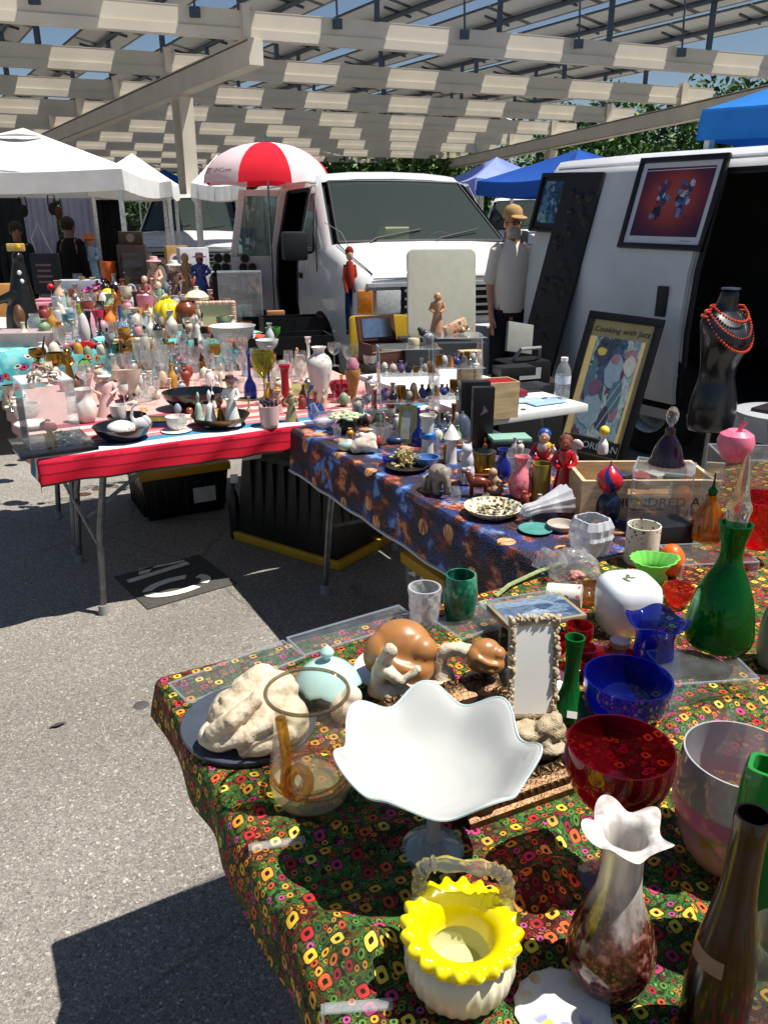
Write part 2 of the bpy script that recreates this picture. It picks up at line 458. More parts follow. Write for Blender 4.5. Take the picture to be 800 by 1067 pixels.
try: cy.denoiser = 'OPENIMAGEDENOISE'
except Exception: pass

# ================================================================ ground
def asphalt():
    s = NT('worn_asphalt'); co = s.co('Object')
    v = s.voro(co, 165); cell = s.n('SeparateColor', i_0=v.outputs['Color']).outputs[0]
    stones = s.ramp(cell, [(0, '#625e59'), (.25, '#77736d'), (.55, '#8a857f'), (.8, '#9c968f'), (.93, '#b4aea5'), (1, '#d0cac1')])
    v2 = s.voro(co, 360); c2 = s.n('SeparateColor', i_0=v2.outputs['Color']).outputs[1]
    grit = s.ramp(c2, [(0, '#6b6762'), (.6, '#8a857e'), (1, '#aaa49c')])
    base = s.mix(s.ramp(s.noise(co, 70, 2), [(.38, 0.0), (.62, 1.0)]), stones, grit)
    pale = s.ramp(s.noise(co, .7, 5), [(.32, '#cfcdc9'), (.66, '#fafafa')])
    base = s.mix(1.0, base, pale, 'MULTIPLY')
    spots = s.ramp(s.noise(co, 2.6, 2), [(.24, '#6d6862'), (.29, '#ffffff')])
    base = s.mix(.6, base, spots, 'MULTIPLY')
    wob = s.mix(.12, co, s.noise(co, 1.7, 5, .7, 1))
    ck = s.voro(wob, .42, feature='DISTANCE_TO_EDGE'); base = s.mix(s.ramp(ck.outputs['Distance'], [(.0, .35), (.004, 0.0)]), base, '#2c2a28')
    oil = s.voro(co, .55); base = s.mix(s.ramp(s.math('ADD', oil.outputs['Distance'], s.math('MULTIPLY', s.noise(co, 5, 4), .12)), [(.08, .45), (.16, 0.0)]), base, '#3a3734')
    h = s.math('ADD', s.math('MULTIPLY', v.outputs['Distance'], -1.0), s.noise(co, 90, 3))
    return s.done(s.pbsdf(base, .85, 0, s.bump(h, .5, .003), spec=.25))
g = MB(); g.quad((-250, -30, 0), (250, -30, 0), (250, 400, 0), (-250, 400, 0)); tag(g.build('ground', asphalt(), smooth=False, recalc=False), None, None, None, 'structure')
# painted bay number on its dark patch (stencilled, read from the right)
pc = at(190, 612, 0); bay = Matrix.Translation((0, 0, 0))
patch = MB().box((0, 0, 0), (.42, .34, .004)); 
q0, q1 = at(152, 634, 0), at(245, 607, 0); ang = math.atan2(q1.y-q0.y, q1.x-q0.x)
bay_c = (q0+q1)/2+Vector((-math.sin(ang), math.cos(ang), 0))*.19; bay_w = (q1-q0).length
mk = MB().box((0, 0, .003), (bay_w*1.0, .42, .004)).build('parking_bay_patch', paint('#46443f', .85, .3, 60, bump=.5), None, (bay_c.x, bay_c.y, .001), ang, smooth=False)
tag(mk, None, None, None, 'structure')
wp = paint('#d9d5c9', .75, .25, 40, key='road_paint')
num = MB()
def arc(cx, cy2, rx, ry, a0, a1, wd, n=14):
    vs = []; 
    for i in range(n+1):
        a = math.radians(a0+(a1-a0)*i/n)
        vs += [(cx+rx*math.cos(a), cy2+ry*math.sin(a), .0), (cx+(rx-wd)*math.cos(a), cy2+(ry-wd)*math.sin(a), .0)]
    num.add(vs, [(2*i, 2*i+1, 2*i+3, 2*i+2) for i in range(n)])
arc(-.02, -.07, .165, .095, 182, 300, .045); arc(-.02, -.07, .165, .095, 318, 392, .045); arc(-.02, -.07, .165, .095, 60, 165, .045)
num.add([(-.19, .09, 0), (.13, .12, 0), (.13, .16, 0), (-.19, .13, 0)], [(0, 1, 2, 3)])
num.add([(-.12, .15, 0), (-.07, .15, 0), (-.02, .205, 0), (-.1, .205, 0)], [(0, 1, 2, 3)])
num.add([(-.1, .19, 0), (.12, .165, 0), (.13, .185, 0), (-.1, .215, 0)], [(0, 1, 2, 3)])
nb = num.build('bay_number', wp, None, (bay_c.x, bay_c.y, .0095), ang, smooth=False, recalc=False); tag(nb, None, None, None, 'structure')

# ================================================================ solar canopy
steel = paint('#d0c7b6', .5, .10, 1.5, key='canopy_paint'); galv = metal('#5b6470', .5); 
def panel_mat():
    s = NT('solar_panel_back'); uv = s.n('TexCoord').outputs['UV']
    sep = s.n('SeparateXYZ', i_0=uv)
    fx = s.math('FRACT', sep.outputs[0]); fy = s.math('FRACT', sep.outputs[1])
    ex = s.math('MINIMUM', fx, s.math('SUBTRACT', 1.0, fx)); ey = s.math('MINIMUM', fy, s.math('SUBTRACT', 1.0, fy))
    e = s.math('LESS_THAN', s.math('MINIMUM', s.math('MULTIPLY', ex, 1.0), s.math('MULTIPLY', ey, 1.0)), .035)
    cx = s.math('FRACT', s.math('MULTIPLY', sep.outputs[0], 6.0)); cyy = s.math('FRACT', s.math('MULTIPLY', sep.outputs[1], 10.0))
    ce = s.math('LESS_THAN', s.math('MINIMUM', cx, cyy), .06)
    back = s.mix(ce, '#c4c7c8', '#d6d8d8')
    return s.done(s.pbsdf(s.mix(e, back, '#55595c'), .4))
pmat = panel_mat(); alum = metal('#c9cccd', .35)
a20 = math.radians(20); PU = Vector((math.cos(a20), math.sin(a20), 0)); PW = Vector((-.53, .848, 0))
KS = 1.25                               # size of the canopy bays
CB = Vector((-1.60, 11.2, 0))*KS          # near end of the left girder
canopy = empty('solar_canopy', (0, 0, 0), 0, 'beige steel solar panel canopy with tilted panel rows over the parking lot', 'canopy')
NP = 12; SP = 3.12*KS; ZP0, ZP1 = 4.26, 4.66; ZG = 3.86
Zp = Matrix(((PU.x, -PU.y, 0), (PU.y, PU.x, 0), (0, 0, 1)))
def purlin_y(n): return CB+PW*(n*SP+.25)
for n in range(NP):
    c = purlin_y(n)
    sE = 11.9+1.3*n; Lh = (sE+34)/2; c = c+PU*(sE-Lh)
    b = MB()
    b.box((0, 0, (ZP0+ZP1)/2+.06), (Lh*2, .012, ZP1-ZP0-.12)); b.box((0, .045, ZP1+.003), (Lh*2, .11, .01))
    b.box((0, -.03, ZP0+.08), (Lh*2, .012, .13)); b.box((0, -.018, ZP0+.148), (Lh*2, .035, .008)); b.box((0, .03, ZP0+.008), (Lh*2, .11, .01))
    b.build('purlin', steel, canopy, (c.x, c.y, 0), a20, smooth=False)
def girder(base, s0, s1, posts, PW=PW, step=SP):
    b = MB(); ang = math.atan2(PW.y, PW.x); ln = s1-s0
    # tapered I-beam: shallow at its free end
    for off, th in ((0, .014),):
        vs = [(s0, -th/2, ZG+.03), (s1, -th/2, ZG-.06), (s1, -th/2, ZP0-.01), (s0, -th/2, ZP0-.01), (s0, th/2, ZG+.03), (s1, th/2, ZG-.06), (s1, th/2, ZP0-.01), (s0, th/2, ZP0-.01)]
        b.add(vs, [(0, 1, 2, 3), (7, 6, 5, 4), (0, 3, 7, 4), (1, 5, 6, 2), (0, 4, 5, 1), (3, 2, 6, 7)])
    b.box(((s0+s1)/2, 0, ZP0-.008), (ln, .24, .016)); 
    vs = [(s0, -.12, ZG+.01), (s1, -.12, ZG-.08), (s1, .12, ZG-.08), (s0, .12, ZG+.01), (s0, -.12, ZG+.026), (s1, -.12, ZG-.064), (s1, .12, ZG-.064), (s0, .12, ZG+.026)]
    b.add(vs, [(3, 2, 1, 0), (4, 5, 6, 7), (0, 1, 5, 4), (2, 3, 7, 6), (0, 4, 7, 3), (1, 2, 6, 5)])
    b.box((s0-.008, 0, ZG+.2), (.016, .24, .36))
    # closed box sides as in the photo
    b.box(((s0+s1)/2, -.1, ZG+.19), (ln, .012, .33)); b.box(((s0+s1)/2, .1, ZG+.19), (ln, .012, .33))
    b.build('girder', steel, canopy, (base.x, base.y, 0), ang, smooth=False)
    for n in range(NP):
        p = n*step+.25
        if s0 <= p <= s1:
            k = MB(); k.box((p, -.08, ZP0+.24), (.012, .03, .46)); k.box((p, .12, ZP0+.24), (.16, .012, .48)); k.box((p-.1, .06, ZP0+.24), (.012, .13, .48)); k.box((p+.1, .06, ZP0+.24), (.012, .13, .48))
            k.build('purlin_clip', steel, canopy, (base.x, base.y, 0), ang, smooth=False)
    for p in posts:
        c = base+PW*p
        b = MB()
        b.add([(-.16, -.012, 0), (.16, -.012, 0), (.24, -.012, ZG-.06), (-.24, -.012, ZG-.06), (-.16, .012, 0), (.16, .012, 0), (.24, .012, ZG-.06), (-.24, .012, ZG-.06)], [(0, 1, 2, 3), (7, 6, 5, 4), (0, 4, 5, 1), (1, 5, 6, 2), (2, 6, 7, 3), (3, 7, 4, 0)])
        for sg in (-1, 1):
            b.add([(sg*.16, -.13, 0), (sg*.16, .13, 0), (sg*.24, .13, ZG-.06), (sg*.24, -.13, ZG-.06), (sg*.18, -.13, 0), (sg*.18, .13, 0), (sg*.26, .13, ZG-.06), (sg*.26, -.13, ZG-.06)], [(0, 1, 2, 3), (7, 6, 5, 4), (0, 4, 5, 1), (1, 5, 6, 2), (2, 6, 7, 3), (3, 7, 4, 0)])
        b.box((0, 0, .012), (.5, .4, .024))
        b.build('post', steel, canopy, (c.x, c.y, 0), ang+0.0, smooth=False)
girder(CB, 0, 46, (3.6, 19.2, 35))
PW2 = PU*2.6+PW*7.8; K2 = PW2.length/7.8; PW2 = PW2.normalized()
CB2 = CB+PU*10.95; girder(CB2, 0, 46, (11.9, 27, 40), PW2, SP*K2)
# panel rows run along the girders, tilted to the right (towards the sun)
PITCH = 1.80*KS; PH = -.105; tilt = math.radians(13); PWID = .83*KS; ZT = 5.5
ct = Vector((PU.x*math.cos(tilt), PU.y*math.cos(tilt), -math.sin(tilt)))
nrm = ct.cross(PW).normalized(); nrm = nrm if nrm.z > 0 else -nrm
for i in range(-15, 14):
    c0 = CB+PU*(i*PITCH+PH)
    pn = MB(); s0, s1 = max(-.9, (i*PITCH+PH-11.6)*3.0), 47; seglen = 2.0; n = int((s1-s0)/seglen); uvs = []
    fr = MB()
    for j in range(n):
        A = s0+j*seglen; B = A+seglen-.02
        for off, up in ((nrm*.02, 1), (nrm*-.015, 0)):
            vs = [c0+PW*A-ct*PWID/2, c0+PW*B-ct*PWID/2, c0+PW*B+ct*PWID/2, c0+PW*A+ct*PWID/2]
            vs = [v+off+Vector((0, 0, ZT+.09)) for v in vs]
            pn.add(vs, [(0, 1, 2, 3) if up else (3, 2, 1, 0)]); uvs += [(0, 0), (1, 0), (1, 1), (0, 1)]
        if j == 0:
            m = (vs[0]+vs[3])/2
    pn.uv = uvs
    po = pn.build('panel_row', pmat, canopy, smooth=False, recalc=False)
    e0 = c0+PW*s0+Vector((0, 0, ZT+.09)); e1 = c0+PW*s1+Vector((0, 0, ZT+.09))
    fr.tube([e0-ct*PWID/2-PW*.005, e0+ct*PWID/2-PW*.005], .022, seg=4)
    fr.tube([e0+ct*(PWID/2+.005), e1+ct*(PWID/2+.005)], .02, seg=4)
    fr.build('panel_frame', alum, po, smooth=False)
    tb = MB(); tb.tube([c0+PW*(s0+.15)+Vector((0, 0, ZT)), c0+PW*s1+Vector((0, 0, ZT))], .055, seg=8)
    for j in range(n):
        p = c0+PW*(s0+j*seglen+.4)+Vector((0, 0, ZT+.05)); tb.tube([p-ct*.3, p+ct*.3], .025, seg=4)
    for k in range(NP):
        if k*SP+.25 < s0: continue
        p = c0+PW*(k*SP+.25)
        # meet the purlin below
        tb.box((p.x, p.y, (ZP1+ZT)/2), (.09, .09, ZT-ZP1))
    tb.build('panel_support', galv, canopy, smooth=False)
cd_ = MB(); q0_ = CB+PW*.3+PU*.17; cd_.tube([q0_+Vector((0, 0, 4.12)), q0_+PW*40+Vector((0, 0, 4.12))], .025, seg=6)
cd_.build('conduit', galv, canopy)
for n in range(6):
    q_ = CB+PU*(-3.1+2.25*n)+PW*.12; k = MB(); k.tube([q_+Vector((0, 0, ZP0+.35)), q_+PW*.06+Vector((0, 0, ZT))], .018, seg=6); k.box((q_.x, q_.y, ZP0+.3), (.16, .06, .14)); k.build('junction_box', galv, canopy, smooth=False)
# black dome camera under the first purlin
cpt = aty(628, 60, 18.2); cm = empty('dome_camera', cpt, 0, 'black dome camera hanging under the front purlin of the canopy', 'camera')
MB().box((0, 0, .1), (.26, .2, .12)).build('bracket', plastic('#17181b'), cm)
MB().ell((.12, 0, .05), (.25, .22, .21), seg=20, rings=12).build('dome', paint('#0c0d10', .12, .1, key='dome_plastic'), cm)

# ================================================================ trees beyond the lot
leafm = [paint('#4a7034', .6, .45, 1.2, key='leaf'), paint('#6d9140', .6, .4, 1.2, key='leaf'), paint('#2f4c29', .6, .4, 1.2, key='leaf')]
bark = paint('#4a3b2d', .9, .35, 6, bump=.4, key='bark')
def tree(loc, hgt, wid, seed, label, tone):
    rnd = random.Random(seed)
    t = empty('tree', loc, rnd.random()*6, label, 'tree', 'trees beyond the parking lot')
    tr = MB(); tr.tube([(0, 0, 0), (.1, .05, hgt*.25), (0, .1, hgt*.55)], [.28, .22, .1], seg=8)
    lob = []
    for k in range(9):
        a = rnd.random()*2*PI; r = wid*.5*math.sqrt(rnd.random())*.8; z = hgt*(.3+.55*rnd.random()); lob.append((r*math.cos(a), r*math.sin(a), z, wid*.17+wid*.13*rnd.random()))
        if k < 6: tr.tube([(0, .05, hgt*.3), (lob[-1][0]*.5, lob[-1][1]*.5, z*.8), lob[-1][:3]], [.11, .07, .02], seg=6)
    tr.build('trunk', bark, t)
    cr = MB()
    for k in range(3400):
        L = lob[rnd.randrange(len(lob))]
        d = Vector((rnd.gauss(0, 1), rnd.gauss(0, 1), rnd.gauss(0, .8))).normalized()*L[3]*(rnd.random()**.38)*1.05
        p = Vector(L[:3])+d; s = .1+.16*rnd.random()
        m = Matrix.Rotation(rnd.random()*6, 3, Vector((rnd.gauss(0, 1), rnd.gauss(0, 1), rnd.gauss(0, 1))).normalized())
        cr.add([p+m @ Vector(q) for q in ((-s, 0, 0), (0, -s*.5, .03), (s, 0, 0), (0, s*.5, .03))], [(0, 1, 2, 3)], 0 if tone == 0 and rnd.random() < .6 else rnd.randrange(3) if tone < 2 else 2 if rnd.random() < .7 else 0)
    cr.build('crown', leafm, t, smooth=False, recalc=False)
tk = [('bright green broad tree behind the white van roof', 1), ('dark green dense tree behind the blue tents', 2), ('mid green tree beyond the canopy girder', 0)]
tspots = [(300, 48, 5.2, 7, 0), (372, 44, 5.0, 6, 0), (425, 50, 6.0, 8, 0), (475, 42, 5.6, 7, 1), (520, 46, 6.4, 8, 1), (560, 40, 6.0, 7, 2), (610, 44, 7.2, 8, 2), (660, 38, 6.6, 7, 0), (705, 42, 7.6, 8, 2), (750, 40, 7.6, 8, 1), (800, 38, 7.5, 8, 2), (850, 40, 8, 9, 1), (240, 52, 5.5, 8, 1), (170, 54, 5.6, 8, 2), (90, 52, 5.4, 8, 1), (20, 54, 5.6, 9, 2), (-60, 54, 6, 9, 0), (900, 40, 7.5, 9, 1)]
tdesc = ['small bright tree between the umbrella and the white van roof', 'low round tree just above the white van roof', 'spreading tree above the middle of the white van roof', 'dark tree left of the pale blue tent peak', 'dark tree right behind the pale blue tent peak', 'tree hidden by the second canopy post', 'tall tree right of the second canopy post', 'yellowish green tree above the blue picnic tent', 'tall dark tree above the far end of the parked van', 'mid green tree beside the blue canopy corner', 'dark tree behind the blue canopy at the right', 'tree beyond the right edge behind the blue canopy', 'tree behind the red and white umbrella', 'dark tree behind the small white tent peaks', 'tree behind the big white tent', 'dark tree far behind the big white tent', 'tree at far left beyond the white tent', 'tree at far right of the tree line']
for i, (px, Y, h, wd, tn) in enumerate(tspots):
    p = aty(px, 300, Y); tree((p.x, Y, 0), h, wd, 40+i, tdesc[i], tn)
hb = MB()
for k in range(60):
    x = -70+k*2.6+random.random(); hb.ell((x, 60+random.random()*4, 1.2), (2.2, 1.6, 1.6+random.random()*1.2), seg=9, rings=6)
ho = hb.build('hedge', paint('#2c4424', .8, .5, 1.5, bump=.6, key='hedge_leaf')); tag(ho, 'low dark green hedge line far beyond the lot', 'hedge', kind='stuff')

# ================================================================ tents
def tent(name, loc, rz, sx, sy, eave, peak, mat, label, val=.22, group=None, vent=False, frame='#d8d8d6'):
    t = empty(name, loc, rz, label, 'tent', group); b = MB(); n = 10
    for sgn in range(4):
        ca = [(-1, -1), (1, -1), (1, 1), (-1, 1)]; p0 = ca[sgn]; p1 = ca[(sgn+1) % 4]; vs = []; fs = []
        for i in range(n+1):
            f = i/n
            for j in range(n+1):
                g_ = j/n; q = (p0[0]+(p1[0]-p0[0])*g_, p0[1]+(p1[1]-p0[1])*g_)
                z = eave+(peak-eave)*(f**1.06)-.05*math.sin(PI*g_)*(1-f)-.07*math.sin(PI*f)*math.sin(PI*g_)
                vs.append((q[0]*sx/2*(1-f), q[1]*sy/2*(1-f), z))
        for i in range(n):
            for j in range(n): fs.append((i*(n+1)+j, i*(n+1)+j+1, (i+1)*(n+1)+j+1, (i+1)*(n+1)+j))
        b.add(vs, fs)
    b.build('roof', mat, t, recalc=False)
    v = MB()
    for sgn in range(4):
        ca = [(-1, -1), (1, -1), (1, 1), (-1, 1)]; p0 = ca[sgn]; p1 = ca[(sgn+1) % 4]; vs = []; m = 16
        for j in range(m+1):
            g_ = j/m; q = (p0[0]+(p1[0]-p0[0])*g_, p0[1]+(p1[1]-p0[1])*g_); sag = .05*math.sin(PI*g_); wv = .012*math.sin(g_*40)
            vs += [(q[0]*(sx/2+.004), q[1]*(sy/2+.004), eave-sag+.003), (q[0]*(sx/2+.01+wv), q[1]*(sy/2+.01+wv), eave-sag-val)]
        v.add(vs, [(2*j, 2*j+1, 2*j+3, 2*j+2) for j in range(m)])
    v.build('valance', mat, t, recalc=False)
    fm = metal(frame, .4)
    for cx, cy2 in ((-1, -1), (1, -1), (1, 1), (-1, 1)):
        MB().box((cx*(sx/2-.05), cy2*(sy/2-.05), eave/2), (.05, .05, eave-.02)).build('leg', fm, t)
    f = MB()
    for y in (-1, 1):
        f.tube([(-sx/2+.05, y*(sy/2-.05), eave-.12), (0, y*(sy/2-.05), eave-.02), (sx/2-.05, y*(sy/2-.05), eave-.12)], .014)
    f.build('truss', fm, t)
    if vent:
        MB().add([(-.35, -.36, eave+(peak-eave)*.77), (.35, -.36, eave+(peak-eave)*.77), (0, -.26, eave+(peak-eave)*.84)], [(0, 1, 2)]).build('vent', fabric('#77736c'), t, recalc=False)
    return t
wf = fabric('#e9e9e6', .22); bf = fabric('#2a62b8', .2); pf = fabric('#93a4e6', .2); nf = fabric('#2553a8', .2)
c = aty(0, 205, 12.4); tent('canopy_tent', (-4.55, 11.0, 0), math.radians(5), 2.95, 3.0, 2.15, 2.70, wf, 'large white pop up tent with sloping roof at left', vent=True)
def tent_px(name, xp, yp, xl, xr, ye, Y, mat, label, rz=.15, val=.2):
    pk = aty(xp, yp, Y); l = aty(xl, ye, Y); r = aty(xr, ye, Y); wd = (r.x-l.x)*.8
    return tent(name, ((l.x+r.x)/2, Y, 0), rz, wd, wd, (l.z+r.z)/2+val*.3+.11, pk.z+.06, mat, label, val)
tent_px('canopy_tent', 131, 164, 92, 192, 203, 12.4, wf, 'white tent with a steep peak beside the big white tent')
tent_px('canopy_tent', 228, 165, 196, 262, 204, 13.0, wf, 'small white tent peak between the post and the umbrella')
tent_px('canopy_tent', 172, 178, 140, 206, 196, 30, bf, 'small blue tent far behind the canopy post')
tent_px('canopy_tent', 512, 167, 466, 566, 198, 15, pf, 'pale lilac blue tent behind the man', rz=.3)
tent_px('canopy_tent', 598, 160, 508, 690, 200, 12.5, nf, 'royal blue tent beside the rear of the white van', rz=.5)
tent('canopy_tent', (4.34, 5.75, 0), math.radians(29), 3.0, 3.0, 2.36, 3.05, fabric('#2f7fd0', .2), 'bright blue canopy corner above the right white van', .2)

# umbrella
ub = Vector((-1.28, 9.4, 0)); um = empty('market_umbrella', ub, 0, 'red and white golf umbrella open beside the white van', 'umbrella')
rw = [fabric('#e8293c', .3), fabric('#f3dfe3', .3)]; b = MB(); R_ = .72; NS = 8; zt = 2.40; zb = 1.97
for k in range(NS):
    a0 = 2*PI*k/NS-PI/2-.30; vs = []; fs = []; n = 8; m = 6
    for i in range(n+1):
        f = i/n; r = R_*math.sin(f*PI/2*.98); z = zb+(zt-zb)*math.cos(f*PI/2)
        for j in range(m+1):
            g_ = j/m; a = a0+2*PI/NS*g_; sc_ = 1-.05*math.sin(PI*g_)*f
            vs.append((r*sc_*math.cos(a), r*sc_*math.sin(a), z+.02*math.sin(PI*g_)*(f**3)))
    for i in range(n):
        for j in range(m): fs.append((i*(m+1)+j, i*(m+1)+j+1, (i+1)*(m+1)+j+1, (i+1)*(m+1)+j))
    b.add(vs, fs, k % 2)
b.build('canopy', rw, um, recalc=False)
p = MB().tube([(0, 0, .02), (0, 0, zt)], .013); p.tube([(0, 0, zt), (0, 0, zt+.07)], .01); p.build('pole', metal('#8a8d90', .3), um)
p = MB(); p.lathe([(0, 0), (.24, 0), (.24, .05), (.05, .09), (.03, .22), (0, .22)], 24); p.build('base', plastic('#2b2c2e'), um)
ib = paint('#3a3036', .6)
la = -PI/2-.62; lp = Vector((math.cos(la)*.668, math.sin(la)*.668, 2.095))
tm = text_mesh('lettering', 'UNCcom', .066, ib, um, (lp.x+.0, lp.y-.03, lp.z), (PI/2-.5, 0, la+PI/2+.05), .001)
mk = MB(); 
for (x, y, ww, hh) in ((0, .027, .09, .008), (0, -.027, .09, .008), (-.042, 0, .008, .06), (.042, 0, .008, .06), (-.015, 0, .012, .035), (.012, .004, .012, .03)): mk.box((x, y, 0), (ww, hh, .003))
la2 = la-.3; lp2 = Vector((math.cos(la2)*.675, math.sin(la2)*.675, 2.095))
mo = mk.build('emblem', ib, um, (lp2.x-.012, lp2.y-.03, lp2.z)); mo.rotation_euler = (PI/2-.5, 0, la2+PI/2)
# ================================================================ vans
vanwhite = paint('#cdcecd', .28, .06, 1.2, coat=.5, key='van_paint'); vandirty = paint('#d3d5d8', .34, .16, 2.2, coat=.3, key='van_paint')
trimblk = plastic('#15161a', .5); rubber = paint('#1b1b1c', .8, .3, 12, bump=.3, key='rubber'); chrome = metal('#c6c8ca', .15)
darkin = paint('#4c4e50', .85, .2, 4, key='van_lining'); wglass = thin('#a3b5ac', .0, 1.0, 1, 0.11); sglass = thin('#3c4648', .01, .9, 1)  # windshield body: pale grey-green diffuse share put in for the reflected sky
amber = paint('#e08420', .2, .2, 40, coat=.6, key='lamp'); lampw = paint('#b9bcba', .15, .25, 40, coat=.6, key='lamp')
HW = [(.28, .93), (.5, .975), (.92, 1.0), (1.3, .975), (2.05, .80), (2.3, .76)]
def hw(z):
    for (a, wa), (b, wb) in zip(HW, HW[1:]):
        if z <= b: return wa+(wb-wa)*max(0, (z-a)/(b-a))
    return HW[-1][1]
def van(loc, rz, label, paintm, L=5.4, opening=None, swung=False, slider=None, front=True, emblem=True, box=True):
    t = empty('van', loc, rz, label, 'van')
    def loft(off, skipside, y0=0.0, lining=False):
        st = [(0.0, 1.13, .90), (.04, 1.19, .95), (.12, 1.235, .975), (.5, 1.33, .99), (.92, 1.41, 1), (1.74, 1.975, 1), (1.9, 2.02, 1)]
        ys = [2.1, 2.9]
        if opening: ys = [opening[0], opening[1]]
        for y in ys: st.append((y, 2.05, 1))
        st += [((ys[-1]+L)/2, 2.06, 1), (L-.08, 2.05, 1), (L, 1.98, .975)]
        if lining: st = [q for q in st if q[0] >= .9]
        b = MB(); rows = []
        for y, zt, ws in st:
            zt -= off*1.2; zb = .28+off
            zs = [zb+(zt-zb)*f for f in (0, .1, .3, .5, .62, .8, .93)]
            ring = [(-(hw(z)-off)*ws, z) for z in zs]
            htop = (hw(zt)-off)*ws
            ring += [(-htop+.05, zt-.015), (-htop+.14, zt), (-htop*.5, zt+.022), (0, zt+.03)]
            full = ring+[(-x, z) for x, z in reversed(ring[:-1])]
            yy = min(max(y, off), L-off)
            rows.append([(x, yy, z) for x, z in full])
        n = len(rows[0]); flat = [p for r in rows for p in r]; fs = []
        for i in range(len(rows)-1):
            ya, yb = st[i][0], st[i+1][0]
            for k in range(n-1):
                if ya >= .9 and yb <= 1.75 and 7 <= k <= n-9: continue       # windscreen opening
                if opening and abs(ya-opening[0]) < .01 and 1 <= k <= 5: continue  # side doorway
                fs.append((i*n+k, i*n+k+1, (i+1)*n+k+1, (i+1)*n+k))
            fs.append((i*n+n-1, i*n, (i+1)*n, (i+1)*n+n-1))
        if not lining: fs.append(tuple(reversed(range(n))))
        e = len(rows)-1; fs.append(tuple(e*n+k for k in range(n)))
        b.add(flat, fs); return b
    loft(0, None).build('body', paintm, t, angle=50)
    loft(.035, None, lining=True).build('cabin_lining', darkin, t)
    # windscreen
    z0, z1, ya, yb = 1.40, 1.97, .915, 1.735
    wsb = MB(); nn = 8; vs = []
    for i in range(nn+1):
        f = -1+2*i/nn; bow = .05*(1-f*f)
        vs += [(f*.835, ya-bow, z0+.02+.01*(1-f*f)), (f*.70, yb-bow, z1+.012*(1-f*f))]
    wsb.add(vs, [(2*i, 2*i+2, 2*i+3, 2*i+1) for i in range(nn)]); wsb.build('windshield', wglass, t, recalc=False)
    r = MB(); r.tube([vs[2*i] for i in range(nn+1)], .016, seg=6); r.tube([vs[2*i+1] for i in range(nn+1)], .014, seg=6); r.tube([vs[0], vs[1]], .014, seg=6); r.tube([vs[-2], vs[-1]], .014, seg=6)
    r.build('windshield_seal', trimblk, t)
    for sx, tx in ((-.55, .0), (.1, .6)):
        MB().tube([(sx, .84, 1.42), (sx+.06, .87, 1.455), (tx, .985, 1.53)], .009, seg=5).build('wiper', trimblk, t)
    MB().box((0, 1.2, 1.24), (1.62, .5, .26)).build('dashboard', paint('#8a877c', .7, .1, key='dash'), t, bevel=.04)
    for x in (-.45, .45):
        s = MB(); s.box((x, 1.95, .9), (.5, .5, .18)); s.box((x, 2.2, 1.25), (.48, .14, .7)); s.box((x, 2.22, 1.68), (.26, .1, .18)); s.build('seat', paint('#3a3b3f', .9, .2, 9, key='seat'), t, bevel=.03)
    MB().tube([(.45+.19*math.cos(a), 1.5+.08*math.sin(a), 1.32+.17*math.sin(a)) for a in [2*PI*k/20 for k in range(20)]], .015, close=True).build('steering_wheel', trimblk, t)
    def side_quad(name, pts, m, sgn, off=.006, parent=None):
        """a panel lying on the van's side; pts are (y, z)"""
        zs = [p[1] for p in pts]; b = MB()
        n = len(pts); outer = [(sgn*(hw(z)+off), y, z) for y, z in pts]; inner = [(sgn*(hw(z)-.012), y, z) for y, z in pts]
        b.add(outer+inner, [tuple(range(n)), tuple(reversed(range(n, 2*n)))]+[(i, (i+1) % n, (i+1) % n+n, i+n) for i in range(n)])
        return b.build(name, m, parent or t, smooth=False)
    def seam(name, pts, sgn, rad=.006):
        return MB().tube([(sgn*(hw(z)+.0), y, z) for y, z in pts], rad, seg=5).build(name, trimblk, t)
    for sgn in (-1, 1):
        side_quad('side_window', [(1.36, 1.33), (1.86, 1.33), (1.86, 1.86), (1.72, 1.86)], sglass if False else paint('#1b2123', .06, .3, 2, coat=.6, key='dark_window'), sgn)
        seam('door_seam', [(1.22, .45), (1.2, 1.3), (1.72, 1.93), (1.92, 1.93), (1.92, 1.3), (1.92, .45), (1.22, .45)], sgn)
        cr_ = MB()
        for zc_ in (.62, 1.22): cr_.tube([(sgn*(hw(zc_)-.004), y_, zc_) for y_ in ((2.15, L-.2) if not (opening and sgn < 0) else (opening[1]+.03, L-.2))], .012, seg=6)
        cr_.build('body_crease', paintm, t)
        seam('panel_seam', [(L-.45, .45), (L-.45, 1.3), (L-.45, 1.93)], sgn, .004)
        h = MB(); h.box((sgn*(hw(1.08)+.012), 1.81, 1.08), (.03, .16, .05)); h.build('door_handle', trimblk, t, bevel=.008)
        m = MB(); m.box((sgn*1.17, 1.26, 1.38), (.24, .12, .26)); m.tube([(sgn*.98, 1.3, 1.34), (sgn*1.1, 1.27, 1.34)], .03); m.build('mirror', trimblk, t, bevel=.03)
        for y in (1.02, L-1.32):
            wv = empty('wheel', (sgn*.84, y, .36), 0, None, None); wv.parent = t
            rot = Matrix.Rotation(PI/2*sgn, 4, 'Y')
            tb = MB().lathe([(.2, -.11), (.33, -.115), (.36, -.08), (.36, .08), (.33, .115), (.2, .11), (.2, -.11)], 32)
            tb.v = [tuple((rot @ Vector(p).to_4d())[:3]) for p in tb.v]; tb.build('tyre', rubber, wv)
            rb = MB().lathe([(0, .08), (.06, .09), (.08, .07), (.15, .05), (.18, .09), (.2, .1), (.2, -.1), (0, -.1)], 28)
            rb.v = [tuple((rot @ Vector(p).to_4d())[:3]) for p in rb.v]; rb.build('rim', metal('#b9babb', .4), wv)
